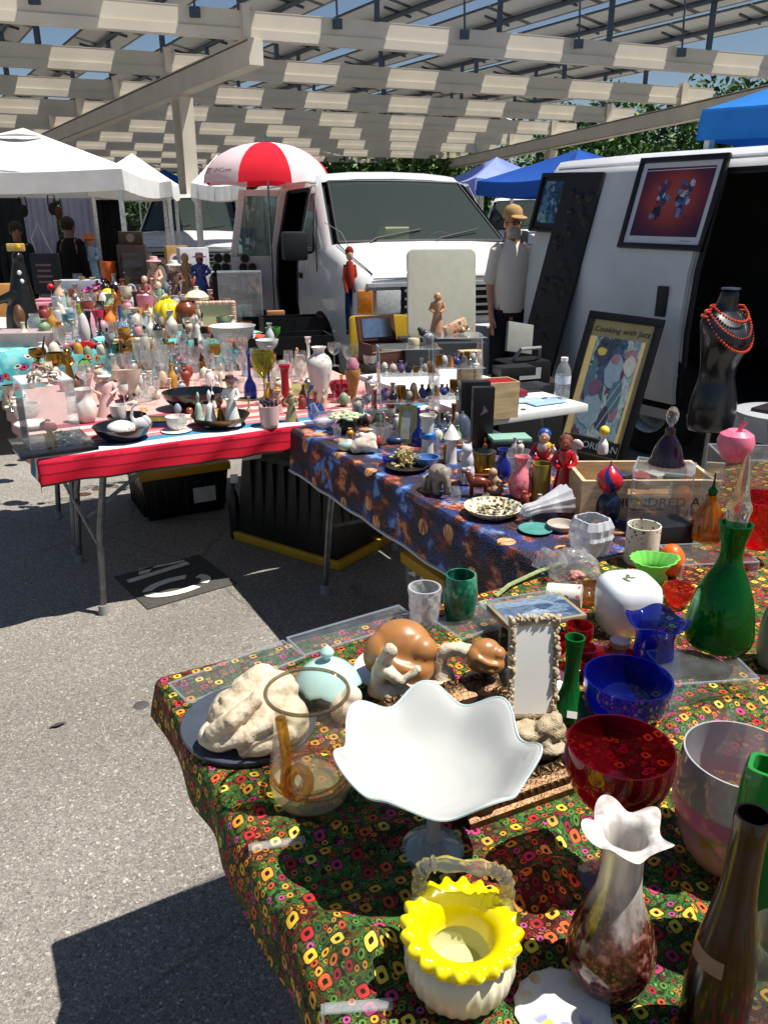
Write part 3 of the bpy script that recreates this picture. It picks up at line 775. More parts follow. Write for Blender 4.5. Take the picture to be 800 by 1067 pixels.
            ar = MB(); pts = [(sgn*(hw(.75)-.004), y+.44*math.cos(a), .36+.44*math.sin(a)) for a in [PI*k/16 for k in range(17)]]
            n = len(pts); c0 = (sgn*(hw(.4)+.004), y, .3)
            ar.add([(sgn*(hw(q[2])+.005), q[1], q[2]) for q in pts]+[(sgn*.9, q[1], q[2]) for q in pts], [tuple(range(n)), ]+[(i, i+1, i+1+n, i+n) for i in range(n-1)])
            ar.build('wheel_arch', paint('#0b0b0c', .9, key='arch'), t, recalc=False)
    # front end
    gb = MB(); gb.box((0, -.012, .96), (1.12, .05, .26)); gf = gb.build('grille', trimblk, t, bevel=.01)
    bars = MB()
    for z in (.86, .925, .99, 1.055): bars.box((0, -.045, z), (1.08, .03, .018))
    bars.build('grille_bar', paint('#8f9396', .35, key='bar'), gf)
    sh = MB(); sh.box((0, -.015, 1.105), (1.72, .06, .03)); sh.box((0, -.015, .815), (1.72, .06, .03)); sh.build('grille_surround', paint('#a8acae', .3, key='surround'), t)
    for sgn in (-1, 1):
        MB().box((sgn*.68, -.014, .97), (.22, .06, .19)).build('headlight', lampw, t, bevel=.012)
        MB().box((sgn*.865, .03, .97), (.13, .13, .19), rot=Matrix.Rotation(sgn*.35, 3, 'Z')).build('turn_signal', amber, t, bevel=.012)
    bp = MB(); bp.box((0, -.09, .64), (1.98, .2, .24)); bp.box((0, -.03, .42), (1.8, .2, .2)); bp.build('bumper', paint('#b9babb', .35, key='bumper'), t, bevel=.03)
    if emblem:
        e = MB().lathe([(0, 0), (.1, 0), (.1, .012), (0, .016)], 24, sy=.42); eo = e.build('emblem', paint('#2b3f66', .2, key='badge'), t); eo.location = (0, .035, 1.18); eo.rotation_euler = (PI/2-.35, 0, 0)
        rg = MB().tube([(.1*math.cos(a), .042*math.sin(a), .012) for a in [2*PI*k/24 for k in range(24)]], .006, close=True, seg=5); ro = rg.build('ring', chrome, eo)
    hs_ = MB()
    for sgn in (-1, 1): hs_.tube([(sgn*.80, .03, 1.19), (sgn*.84, .12, 1.242), (sgn*.87, .5, 1.335), (sgn*.86, .88, 1.415)], .005, seg=5)
    hs_.tube([(-.80, .0, 1.155), (0, -.004, 1.16), (.80, .0, 1.155)], .006, seg=5); hs_.build('hood_seam', trimblk, t)
    # rear corner lamp, roof drip rail
    for sgn in (-1, 1):
        MB().tube([(sgn*(hw(1.96)+.004), 1.75, 1.955), (sgn*(hw(1.98)+.006), 2.2, 1.985), (sgn*(hw(1.98)+.006), L-.15, 1.985)], .014, seg=6).build('drip_rail', paintm, t)
    if opening:
        a, b_ = opening
        fr = MB(); 
        for y in (a, b_): fr.tube([(-(hw(z)-.01), y, z) for z in (.47, .9, 1.3, 1.9)], .022, seg=6)
        fr.tube([(-(hw(1.92)-.02), a, 1.92), (-(hw(1.92)-.02), b_, 1.92)], .02, seg=6); fr.build('doorway_frame', trimblk, t)
        MB().box((-.88, (a+b_)/2, .45), (.16, b_-a-.04, .04)).build('door_sill', paint('#3c3d3f', .6, key='sill'), t)
        MB().box((0, (a+L)/2, .42), (1.7, L-a-.2, .03)).build('floor', paint('#222326', .9, key='van_floor'), t)
    if slider:
        a, b_ = slider; zs = [.42, .5, .92, 1.3, 1.6, 1.93]; s = MB()
        for off in (.055, .015):
            pass
        outer = [(-(hw(z)+.05), a, z) for z in zs]+[(-(hw(z)+.05), b_, z) for z in zs]; inner = [(-(hw(z)+.012), a, z) for z in zs]+[(-(hw(z)+.012), b_, z) for z in zs]
        n = len(zs); s.add(outer+inner, [(i, i+1, n+i+1, n+i) for i in range(n-1)]+[(2*n+i, 3*n+i, 3*n+i+1, 2*n+i+1) for i in range(n-1)]+[(i, 2*n+i, 2*n+i+1, i+1) for i in range(n-1)]+[(n+i, n+i+1, 3*n+i+1, 3*n+i) for i in range(n-1)]+[(0, n, 3*n, 2*n), (n-1, 3*n-1, 4*n-1, 2*n-1)])
        so_ = s.build('sliding_door', paintm, t, angle=20)
        h = MB(); h.box((-(hw(1.1)+.058), a+.16, 1.1), (.02, .085, .2)); h.build('door_handle', trimblk, so_, bevel=.008)
        lk = MB(); lk.ell((-(hw(.93)+.056), a+.16, .93), (.006, .016, .016)); lk.build('lock', chrome, so_)
    if swung:
        y = opening[1]+.03; wd = .54; d = empty('cargo_door', (-.97, y, 0), -.05, None, None); d.parent = t
        def dp(x0, x1, z0_, z1_): return [(-x0, z0_), (-x1, z0_), (-x1+(.0), z1_), (-x0, z1_)]
        b = MB()
        # frame of the door round its window
        lean = .14
        def bx(x0, x1, za, zb):
            def pt(x, z, yy): return (-x+(max(0, z-1.3)/.65)*lean, yy, z)
            vs = [pt(x0, za, 0), pt(x1, za, 0), pt(x1, zb, 0), pt(x0, zb, 0), pt(x0, za, .05), pt(x1, za, .05), pt(x1, zb, .05), pt(x0, zb, .05)]
            b.add(vs, [(0, 1, 2, 3), (7, 6, 5, 4), (0, 4, 5, 1), (1, 5, 6, 2), (2, 6, 7, 3), (3, 7, 4, 0)])
        bx(0, wd, .45, 1.22); bx(0, .08, 1.22, 1.93); bx(wd-.08, wd, 1.22, 1.93); bx(.08, wd-.08, 1.86, 1.93)
        b.build('door_panel', paintm, d, smooth=False, bevel=.01)
        def pt(x, z, yy): return (-x+(max(0, z-1.3)/.65)*lean, yy, z)
        MB().quad(pt(.08, 1.22, .02), pt(wd-.08, 1.22, .02), pt(wd-.08, 1.86, .02), pt(.08, 1.86, .02)).build('window', thin('#5f7a7c', .06, 1.6, 1), d, recalc=False)
    if box:
        bx_ = MB().box((.08-.3, 1.13, 1.47), (.24, .2, .16)).build('dash_box', paint('#b9b48e', .7, key='carton'), t, bevel=.005)
    return t
FORD = van((.67, 7.05, 0), math.radians(19), 'white van facing us with its side door swung open and a long hood', vanwhite, 5.3, opening=(1.96, 3.0), swung=True)
c = aty(175, 300, 14.6); van((c.x+.42, 14.4, 0), math.radians(6), 'white van parked under the canopy behind the cluttered back tables', vanwhite, 5.3, emblem=False, box=False)
c = aty(520, 260, 17); van((c.x+.5, 16.2, 0), math.radians(-8), 'white van far behind the man between the two nearer vans', vandirty, 5.0, emblem=False, box=False)
RVROT = math.radians(33)
# right-hand van: its rear left roof corner is measured, the rest follows
rl = Vector((1.30, 6.78, 0)); RL = 5.66
rx = Vector((math.cos(RVROT), math.sin(RVROT), 0)); ry = Vector((-math.sin(RVROT), math.cos(RVROT), 0))
rvo = rl+rx*.80-ry*RL
RV = van(rvo, RVROT, 'white van at right with pictures hung on its side and its sliding door open', vandirty, RL, opening=(2.75, 4.05), slider=(4.08, 5.2), emblem=False, box=False)
def rv(y, z, off=.0): return rvo+rx*(-(hw(z)+off))+ry*y+Vector((0, 0, z))     # a point on the right van's near side

# ================================================================ pictures leaning on / hung from the right van
def picture(name, tl, tr, br, bl, label, cat, frame_m, fw, layers, thickness=.03, matte=None):
    """a framed flat picture spanning four measured corners (kept rectangular); layers: list of (builder) drawn in picture coords"""
    ux = ((tr-tl)+(br-bl))/2; uy = ((tl-bl)+(tr-br))/2; wd = ux.length; ht = uy.length
    X = ux.normalized(); Y = (uy-X*uy.dot(X)).normalized(); Z = X.cross(Y); c = (tl+tr+br+bl)/4
    root = empty(name, c, 0, label, cat); root.rotation_euler = Matrix((X, Y, Z)).transposed().to_euler()
    f = MB(); t_ = thickness
    for s_ in (-1, 1):
        f.box((0, s_*(ht/2-fw/2), 0), (wd, fw, t_)); f.box((s_*(wd/2-fw/2), 0, 0), (fw, ht-2*fw-.001, t_-.002))
    f.build('frame', frame_m, root, bevel=.004)
    MB().box((0, 0, -t_*.35), (wd-fw, ht-fw, t_*.2)).build('backing', paint('#6b5a44', .8, key='backing'), root)
    return root, wd, ht, X, Y, Z
def sheet(name, root, x0, x1, y0, y1, z, m):
    b = MB().quad((x0, y0, z), (x1, y0, z), (x1, y1, z), (x0, y1, z)); b.uv = [(0, 0), (1, 0), (1, 1), (0, 1)]
    return b.build(name, m, root, smooth=False, recalc=False)
def glow_art():
    s = NT('red_print'); uv = s.n('TexCoord').outputs['UV']
    d = s.n('VectorMath', operation='DISTANCE'); s.t.links.new(uv, d.inputs[0]); d.inputs[1].default_value = (.5, .55, 0)
    dn = s.math('ADD', d.outputs['Value'], s.math('MULTIPLY', s.math('SUBTRACT', s.noise(uv, 4, 4), .5), .12))
    c = s.ramp(dn, [(.1, '#a8483a'), (.3, '#9c3c34'), (.45, '#6e2530'), (.62, '#3d1a33')])
    return s.done(s.pbsdf(c, .25))
def blotch_art(cols, sc_=7, rough=.25, key='print'):
    s = NT('colour_print'); uv = s.n('TexCoord').outputs['UV']
    nz = s.noise(uv, sc_*.6, 4, .6, 1); mm = s.mix(.35, uv, nz)
    v = s.voro(mm, sc_, rnd=1.0); r = s.n('SeparateColor', i_0=v.outputs['Color']).outputs[0]
    c = s.ramp(r, [(i/len(cols), cc) for i, cc in enumerate(cols)], 'CONSTANT')
    c2 = s.ramp(s.noise(uv, sc_*3, 4), [(.35, '#8a8a8a'), (.65, '#ffffff')])
    return s.done(s.pbsdf(s.mix(.6, c, c2, 'MULTIPLY'), rough))
# red print of two figures, hung high on the van by the open doorway
blackf = paint('#15120f', .35, .3, 20, key='frame_paint')
tl, tr, br, bl = rv(4.42, 1.94, .05), rv(3.78, 1.97, .05), rv(3.70, 1.42, .11), rv(4.32, 1.42, .11)
def onray(px, py, yv, off): 
    """the point of the van-side plane seen at a pixel"""
    n = rx; p0 = rvo+rx*(-(1.0+off)); r = Vector(ray(px, py)); o = Vector((0, 0, CAMH))
    t_ = (p0-o).dot(n)/r.dot(n); return o+r*t_
def side_pt(px, py, off=.05):
    """the point of the van's curved side seen at a pixel"""
    r = Vector(ray(px, py)).normalized(); o = Vector((0, 0, CAMH)); lo = 2.0
    t_ = lo
    for _ in range(900):
        p = o+r*t_; q = p-rvo; xx = q.dot(rx)
        if xx > -(hw(p.z)+off): return p
        t_ += .01
    return o+r*6
tl, tr, br, bl = side_pt(664, 164), side_pt(758, 161), side_pt(735, 260, .07), side_pt(648, 259, .07)
root, wd, ht, *_ = picture('framed_print', tl, tr, br, bl, 'large framed red print of two blue figures hung high on the white van', 'picture', blackf, .035, None)
sheet('mat_board', root, -wd/2+.03, wd/2-.03, -ht/2+.03, ht/2-.03, -.002, paint('#cfd2da', .6, .05, key='mat_board'))
sheet('print', root, -wd/2+.075, wd/2-.075, -ht/2+.085, ht/2-.07, .0005, glow_art())
fg = MB(); rnd = random.Random(4); inks = [paint(c_, .4, .3, 30, key='ink') for c_ in ('#2c3a66', '#6f86b8', '#1d1f36', '#b9bccd', '#7a2f45', '#3f5f9a')]
for cx in (-.13*wd, .13*wd):
    for k in range(46):
        a = rnd.random()*6; r = rnd.random()*.085*wd; y = rnd.uniform(-.17, .17)
        n = 5; q = [(cx+r*math.cos(a)*.9+.032*math.cos(2*PI*i/n+a)*rnd.uniform(.5, 1.2)*wd, y*ht*1.1+.02+.05*math.sin(2*PI*i/n+a)*rnd.uniform(.4, 1.1)*ht) for i in range(n)]
        fg.add([(x, yy, .0012+k*.00004) for x, yy in q], [tuple(range(n))], rnd.randrange(6))
fg.build('figures', inks, root, smooth=False, recalc=False)
MB().box((wd*.28, -ht/2+.06, 0), (.08, .004, .0004)).build('signature', paint('#555555', .6, key='pencil'), root)
# small blue green picture at the rear of the van
tl, tr, br, bl = side_pt(566, 180), side_pt(597, 180), side_pt(583, 242, .06), side_pt(551, 241, .06)
root, wd, ht, *_ = picture('framed_picture', tl, tr, br, bl, 'small black framed teal and blue picture at the rear of the white van', 'picture', blackf, .03, None)
sheet('mat_board', root, -wd/2+.02, wd/2-.02, -ht/2+.02, ht/2-.02, -.002, paint('#20262b', .5, key='mat_dark'))
sheet('print', root, -wd/2+.06, wd/2-.045, -ht/2+.07, ht/2-.06, .001, blotch_art(['#1f4a55', '#5b8fb0', '#2d6a5c', '#8fb6c8', '#3a3f7a', '#a8c4c0'], 9))
# long dark carved board leaning against the van
tl, tr, br, bl = side_pt(594, 180, .06), side_pt(629, 179, .06), side_pt(598, 412, .30), side_pt(558, 400, .30)
ux = (tr-tl+br-bl)/2; uy = (tl-bl+tr-br)/2
Xd = ux.normalized(); Yd = (uy-Xd*uy.dot(Xd)).normalized(); Zd = Xd.cross(Yd)
bb = MB(); wd = ux.length; topc = (tl+tr)/2; Lb = (topc.z+.02)/Yd.z
bb.box((0, -Lb/2, 0), (wd, Lb, .035))
rnd = random.Random(9)
for k in range(46):
    x = rnd.uniform(-.35, .35)*wd; y = -rnd.uniform(.06, .94)*Lb; bb.ell((x, y, .017), (rnd.uniform(.03, .07)*wd*2, rnd.uniform(.02, .05), rnd.uniform(.006, .014)), seg=8, rings=5)
bo = bb.build('carved_board', paint('#17120f', .5, .5, 14, bump=.6, key='dark_wood'), None, topc, 0, bevel=.003); bo.rotation_euler = Matrix((Xd, Yd, Zd)).transposed().to_euler()
tag(bo, 'tall narrow black carved board leaning against the white van', 'board')
# Cooking with Jazz poster standing on the ground
gtl, gtr, gbr, gbl = aty(611, 322, 5.45), aty(689, 334, 5.15), aty(652, 490, 4.86), aty(577, 474, 5.16)
root, wd, ht, *_ = picture('framed_poster', gtl, gtr, gbr, gbl, 'tall black framed cooking and jazz poster standing against the white van', 'poster', blackf, .05, None)
sheet('mat_board', root, -wd/2+.04, wd/2-.04, -ht/2+.04, ht/2-.04, -.002, paint('#c9b37a', .6, .12, key='poster_paper'))
sheet('print', root, -wd/2+.10, wd/2-.10, -ht/2+.17, ht/2-.16, .0005, blotch_art(['#56707f', '#8ea9b8', '#4a5b78', '#a9bcc0', '#6a4a63', '#7d95a8', '#3a4a55', '#93a99e'], 6))
ink = paint('#1f2440', .6, key='poster_ink'); 
text_mesh('lettering', 'Cooking with Jazz', .052, ink, root, (0, ht/2-.112, .002), (0, 0, 0), .0003, shear=.15)
sheet('title_band', root, -wd/2+.06, wd/2-.06, -ht/2+.06, -ht/2+.16, .0012, paint('#191a1f', .4, key='poster_band'))
text_mesh('lettering', 'NEW ORLEANS', .064, paint('#8b98a0', .6, key='poster_grey'), root, (0, -ht/2+.11, .003), (0, 0, 0), .0003)
pf = MB(); rnd = random.Random(5); pinks = [paint(c_, .5, .2, 30, key='ink') for c_ in ('#3a4052', '#b8a84a', '#8098a8', '#8a6a78', '#b0b0a8', '#4a6a78', '#6a5068')]
def blobshape(x, y, rx_, ry_, mi, z):
    n = 14; pf.add([(x+rx_*math.cos(2*PI*i/n)*rnd.uniform(.8, 1.1), y+ry_*math.sin(2*PI*i/n)*rnd.uniform(.8, 1.1), z) for i in range(n)], [tuple(range(n))], mi)
for (x, y, a, b_, mi) in ((-.11, .22, .07, .1, 0), (-.11, .24, .045, .03, 1), (-.11, .31, .05, .03, 0), (.12, .24, .06, .05, 3), (.13, .17, .05, .08, 4), (.02, .12, .08, .13, 2), (.01, .2, .04, .04, 3), (-.09, .0, .07, .07, 6), (-.08, -.16, .1, .14, 2), (.08, -.04, .06, .13, 5), (.1, -.14, .04, .08, 3), (.03, -.2, .06, .1, 0), (-.14, .05, .04, .16, 5)):
    blobshape(x*wd*1.7, y*ht, a*wd*1.5, b_*ht*.9, mi, .0014+.0001*mi)
pf.build('figures', pinks, root, smooth=False, recalc=False)
for xx in (-.06, .03): MB().tube([(xx*wd-.02, -ht*.3, .002), (xx*wd+.11, ht*.05, .002)], .0025, seg=4).build('trumpet', paint('#b8c4cc', .3, key='trumpet'), root)

# things inside the doorway
q = rvo+rx*(-.3)+ry*3.3+Vector((0, 0, .45))
bxo = MB().box((0, 0, .2), (.5, .4, .4)).build('storage_crate', paint('#7d2530', .6, .2, key='crate'), None, q, RVROT, bevel=.01); tag(bxo, 'dark red crate inside the open van doorway', 'crate')
q = rvo+rx*(-.55)+ry*2.95+Vector((0, 0, .45))
bxo = MB().box((0, 0, .14), (.4, .35, .28)).build('storage_box', paint('#2d3c58', .6, .2, key='crate'), None, q, RVROT, bevel=.01); tag(bxo, 'dark blue box low inside the open van doorway', 'box')
q = rvo+rx*(-.2)+ry*3.1+Vector((0, 0, 1.0))
bxo = MB().box((0, 0, 0), (.34, .5, .22)).build('shelf_box', paint('#26272c', .6, .2, key='crate'), None, q+Vector((0, 0, -.2)), RVROT, bevel=.01); tag(bxo, 'dark box on the pile inside the open van', 'box')
q = rvo+rx*(-.2)+ry*3.1+Vector((0, 0, .45))
bxo = MB().box((0, 0, .12), (.4, .6, .24)).build('tool_case', paint('#1c1d20', .5, .2, key='crate'), None, q, RVROT, bevel=.02); tag(bxo, 'black case on the floor of the open van', 'case')

# ================================================================ black mannequin torso with red beads
mp = aty(734, 478, 3.9); mz0 = aty(738, 448, 3.9).z; mz1 = aty(738, 301, 3.9).z
mh = mz1-mz0; mroot = empty('mannequin', (mp.x, mp.y, 0), facing(mp)+.75, 'black glossy mannequin torso on a stand by the open van door', 'mannequin')
st = [(0, 0, .155, .11), (.02, 0, .165, .12), (.12, -.005, .172, .125), (.24, -.005, .165, .118), (.36, 0, .132, .092), (.42, .0, .122, .085), (.52, -.01, .14, .098), (.62, -.03, .165, .125), (.70, -.03, .175, .125), (.77, -.01, .19, .105), (.82, .005, .175, .085), (.855, .01, .10, .065), (.885, .005, .07, .062), (.95, -.005, .06, .058), (1.0, -.012, .058, .056)]
b = MB(); rows = []; n = 28; vs = []
k_ = mh/.78
for f, dy, a, c_ in st:
    for i in range(n):
        th = 2*PI*i/n; bust = .03*max(0, 1-abs(f-.66)/.12)*(max(0, math.cos(th+PI/2-.5))**3+max(0, math.cos(th+PI/2+.5))**3)
        vs.append((a*math.cos(th)*k_*.86, (dy+c_*math.sin(th)-bust)*k_*.86, mz0+f*mh))
m = len(st); fs = [(i*n+j, i*n+(j+1) % n, (i+1)*n+(j+1) % n, (i+1)*n+j) for i in range(m-1) for j in range(n)]
b.add(vs, fs+[tuple(reversed(range(n))), tuple(range((m-1)*n, m*n))])
to = b.build('torso', paint('#131316', .28, .15, 3, coat=.4, key='mannequin'), mroot); sd = to.modifiers.new('sub', 'SUBSURF'); sd.levels = 1; sd.render_levels = 1; baked(to); to.data.polygons.foreach_set('use_smooth', [True]*len(to.data.polygons))
MB().lathe([(0, mh*1.0), (.052*k_, mh*1.0), (.05*k_, mh*1.01), (0, mh*1.015)], 20, c=(0, -.01*k_, mz0)).build('neck_cap', metal('#8d8f94', .3), mroot)
s = MB(); s.tube([(0, 0, .02), (0, 0, mz0+.02)], .013); s.build('pole', metal('#8a8c90', .35), mroot)
s = MB(); s.lathe([(0, 0), (.17, 0), (.17, .012), (.03, .03), (0, .03)], 28); s.build('base', metal('#6a6c70', .35), mroot)
beads = empty('bead_necklace', (mp.x, mp.y, 0), mroot.rotation_euler.z, 'orange red bead necklaces draped round the black mannequin', 'necklace')
bm_ = paint('#d8481f', .25, .25, 80, coat=.5, key='bead')
for r0, zc, tiltk, nb_ in ((.088, .865, .12, 44), (.11, .83, .22, 56), (.125, .80, .30, 62)):
    q = MB()
    for i in range(nb_):
        a = 2*PI*i/nb_; fr = max(0, -math.sin(a)); 
        x = r0*k_*1.12*math.cos(a); y = (-.012+r0*.92*math.sin(a)-.03*fr)*k_; z = mz0+(zc+.02-tiltk*fr*.75)*mh
        q.ell((x, y, z), .0068, seg=7, rings=5)
    q.build('bead_string', bm_, beads)

# ================================================================ people
def person(loc, rz, hgt, label, top, legs, skin='#b07a5c', cap=None, beard=None, hairc=None, sleeve=True, bag=False):
    k = hgt/1.75; root = empty('person', loc, rz, label, 'person'); sk = paint(skin, .5, .12, 30, key='skin')
    J = dict(pel=(0, 0, .95), chest=(0, .0, 1.28), neck=(0, .0, 1.47), head=(0, -.02, 1.56), crown=(0, -.01, 1.68))
    verts = []; rad = []; edges = []
    def add(p, r, par=None):
        verts.append(Vector(p)*k); rad.append(r if isinstance(r, tuple) else (r, r)); i = len(verts)-1
        if par is not None: edges.append((par, i))
        return i
    pel = add((0, 0, .95), (.125, .095)); ab = add((0, -.02, 1.1), (.15, .12), pel); ch = add((0, 0, 1.3), (.17, .115), ab); nk = add((0, .01, 1.45), .06, ch); ju = add((0, -.005, 1.52), .062, nk)
    hd = add((0, -.012, 1.60), (.078, .095), ju); cr = add((0, -.005, 1.69), (.068, .08), hd)
    for s_ in (-1, 1):
        hp = add((s_*.09, 0, .88), .10, pel); kn = add((s_*.1, -.01, .5), .065, hp); an = add((s_*.1, .02, .09), .042, kn); add((s_*.11, -.12, .035), .036, an)
        sh = add((s_*.165, 0, 1.4), .055, ch); el = add((s_*.22, .03, 1.12), .043, sh); wr = add((s_*.22, -.05, .88), .029, el)
        pm = add((s_*.215, -.07, .81), (.022, .036), wr)
        for fi in range(4): 
            f1 = add((s_*.21, -.105+fi*.022, .755), .0095, pm); add((s_*.2, -.1+fi*.02, .705+.006*abs(fi-1.5)), .008, f1)
        th = add((s_*.2, -.115, .82), .011, wr); add((s_*.195, -.13, .775), .009, th)
    me = bpy.data.meshes.new('body'); me.from_pydata([tuple(v) for v in verts], edges, []); me.materials.append(sk)
    o = bpy.data.objects.new('body', me); COL.objects.link(o); o.parent = root
    md = o.modifiers.new('skin', 'SKIN'); md.use_smooth_shade = True
    for i, sv in enumerate(me.skin_vertices[0].data): sv.radius = (rad[i][0]*k, rad[i][1]*k); sv.use_root = (i == 0)
    sb = o.modifiers.new('sub', 'SUBSURF'); sb.levels = 1; sb.render_levels = 1
    baked(o); me = o.data
    # nose, brow and ears pushed out of the one body surface
    for v in me.vertices:
        c_ = v.co/k
        if c_.y < -.07 and abs(c_.x) < .018 and 1.55 < c_.z < 1.63: v.co.y -= .02*k
    me.polygons.foreach_set('use_smooth', [True]*len(me.polygons))
    MB().ell((0, -.112*k, 1.585*k), (.016*k, .024*k, .026*k), seg=8, rings=6).build('nose', sk, root)
    for s_ in (-1, 1):
        MB().ell((s_*.082*k, 0, 1.6*k), (.012*k, .022*k, .034*k), seg=8, rings=6).build('ear', sk, root)
        MB().ell((s_*.03*k, -.098*k, 1.61*k), (.012*k, .01*k, .008*k), seg=8, rings=6).build('eye', paint('#241a16', .3, key='eye'), root)
    MB().ell((0, -.104*k, 1.545*k), (.022*k, .008*k, .006*k), seg=10, rings=6).build('mouth', paint('#8c4a40', .5, key='lip'), root)
    tm_ = fabric(top); lm = fabric(legs)
    b = MB(); ro = [(.90, .165, .13), (1.0, .178, .145), (1.15, .178, .145), (1.3, .178, .135), (1.39, .165, .11), (1.44, .11, .085), (1.465, .078, .078)]
    vs = [(a*math.cos(2*PI*i/24)*k, (c_*math.sin(2*PI*i/24)-.01)*k, z*k) for z, a, c_ in ro for i in range(24)]
    b.add(vs, [(i*24+j, i*24+(j+1) % 24, (i+1)*24+(j+1) % 24, (i+1)*24+j) for i in range(len(ro)-1) for j in range(24)])
    for s_ in (-1, 1):
        b.tube([(s_*.13*k, 0, 1.41*k), (s_*.175*k, .0, 1.385*k), (s_*.205*k, .02, 1.24*k), (s_*.225*k, .03, 1.13*k)], [.06*k, .066*k, .062*k, .062*k], seg=12)
        if sleeve == 'long': b.tube([(s_*.225*k, .03, 1.15*k), (s_*.222*k, -.05, .9*k)], [.062*k, .045*k], seg=12)
    b.build('shirt', tm_, root)
    cl = MB()
    for s_ in (-1, 1): cl.add([(s_*.012*k, -.085*k, 1.44*k), (s_*.085*k, -.07*k, 1.425*k), (s_*.08*k, -.03*k, 1.485*k), (s_*.045*k, -.08*k, 1.475*k)], [(0, 1, 2, 3)])
    cl.add([(-.012*k, -.152*k, 1.3*k), (.012*k, -.152*k, 1.3*k), (.012*k, -.095*k, 1.43*k), (-.012*k, -.095*k, 1.43*k)], [(0, 1, 2, 3)]); cl.build('collar', fabric(top), root)
    b = MB(); b.lathe([(.1*k, .86*k), (.168*k, .87*k), (.172*k, .97*k), (.165*k, 1.0*k)], 20, sy=.8)
    for s_ in (-1, 1): b.tube([(s_*.085*k, 0, .92*k), (s_*.1*k, 0, .5*k), (s_*.1*k, .015, .07*k)], [.115*k, .088*k, .075*k], seg=12)
    b.build('trousers', lm, root)
    for s_ in (-1, 1): MB().ell((s_*.105*k, -.05*k, .045*k), (.05*k, .14*k, .05*k)).build('shoe', paint('#2b2724', .6, key='shoe'), root)
    for ch_ in root.children: ch_.scale = (.9, .95, 1)
    if hairc: MB().ell((0, .018*k, 1.655*k), (.094*k, .105*k, .095*k)).build('hair', paint(hairc, .8, .4, 60, bump=.5, key='hair'), root)
    if beard:
        bd = paint(beard, .9, .3, 60, bump=.6, key='hair'); MB().ell((0, -.068*k, 1.53*k), (.066*k, .05*k, .048*k)).build('beard', bd, root)
        MB().ell((0, -.112*k, 1.562*k), (.034*k, .014*k, .01*k)).build('moustache', bd, root)
        q = MB()
        for s_ in (-1, 1): q.tube([(s_*.032*k+.022*k*math.cos(a), -.116*k, 1.61*k+.018*k*math.sin(a)) for a in [2*PI*i/14 for i in range(14)]], .0035*k, seg=5, close=True)
        for s_ in (-1, 1): q.tube([(s_*.054*k, -.113*k, 1.613*k), (s_*.085*k, -.02*k, 1.61*k)], .003*k, seg=5)
        q.build('glasses', trimblk, root)
    if cap:
        cm_ = fabric(cap); q = MB(); q.lathe([(.09*k, 1.645*k), (.094*k, 1.66*k), (.086*k, 1.71*k), (.055*k, 1.74*k), (0, 1.755*k)], 20, sy=1.08)
        q.build('cap', cm_, root)
        q = MB(); q.ell((0, -.14*k, 1.652*k), (.078*k, .075*k, .012*k), rot=Matrix.Rotation(.18, 3, 'X')); q.build('cap_brim', cm_, root)
    return root
mpz = aty(531, 212, 6.6); person((mpz.x+.06, 6.8, 0), facing(mpz)+.42, mpz.z-.0, 'man in a tan cap and pale polo shirt standing between the two vans', '#e6d8ca', '#26272c', '#c48c6c', cap='#a8875c', beard='#a8a19a').scale = (.86, .9, 1)
p = aty(72, 240, 10.9); person((p.x, 10.9, 0), PI-.3, 1.66, 'person in black seen from behind under the white tent', '#101114', '#141518', '#6b4a3a', hairc='#1c1512', sleeve='long')
p = aty(18, 250, 10.7); person((p.x, 10.7, 0), .5, 1.6, 'person in dark clothes at far left under the white tent', '#1a2226', '#141518', '#7a5443', hairc='#16120f', sleeve='long')
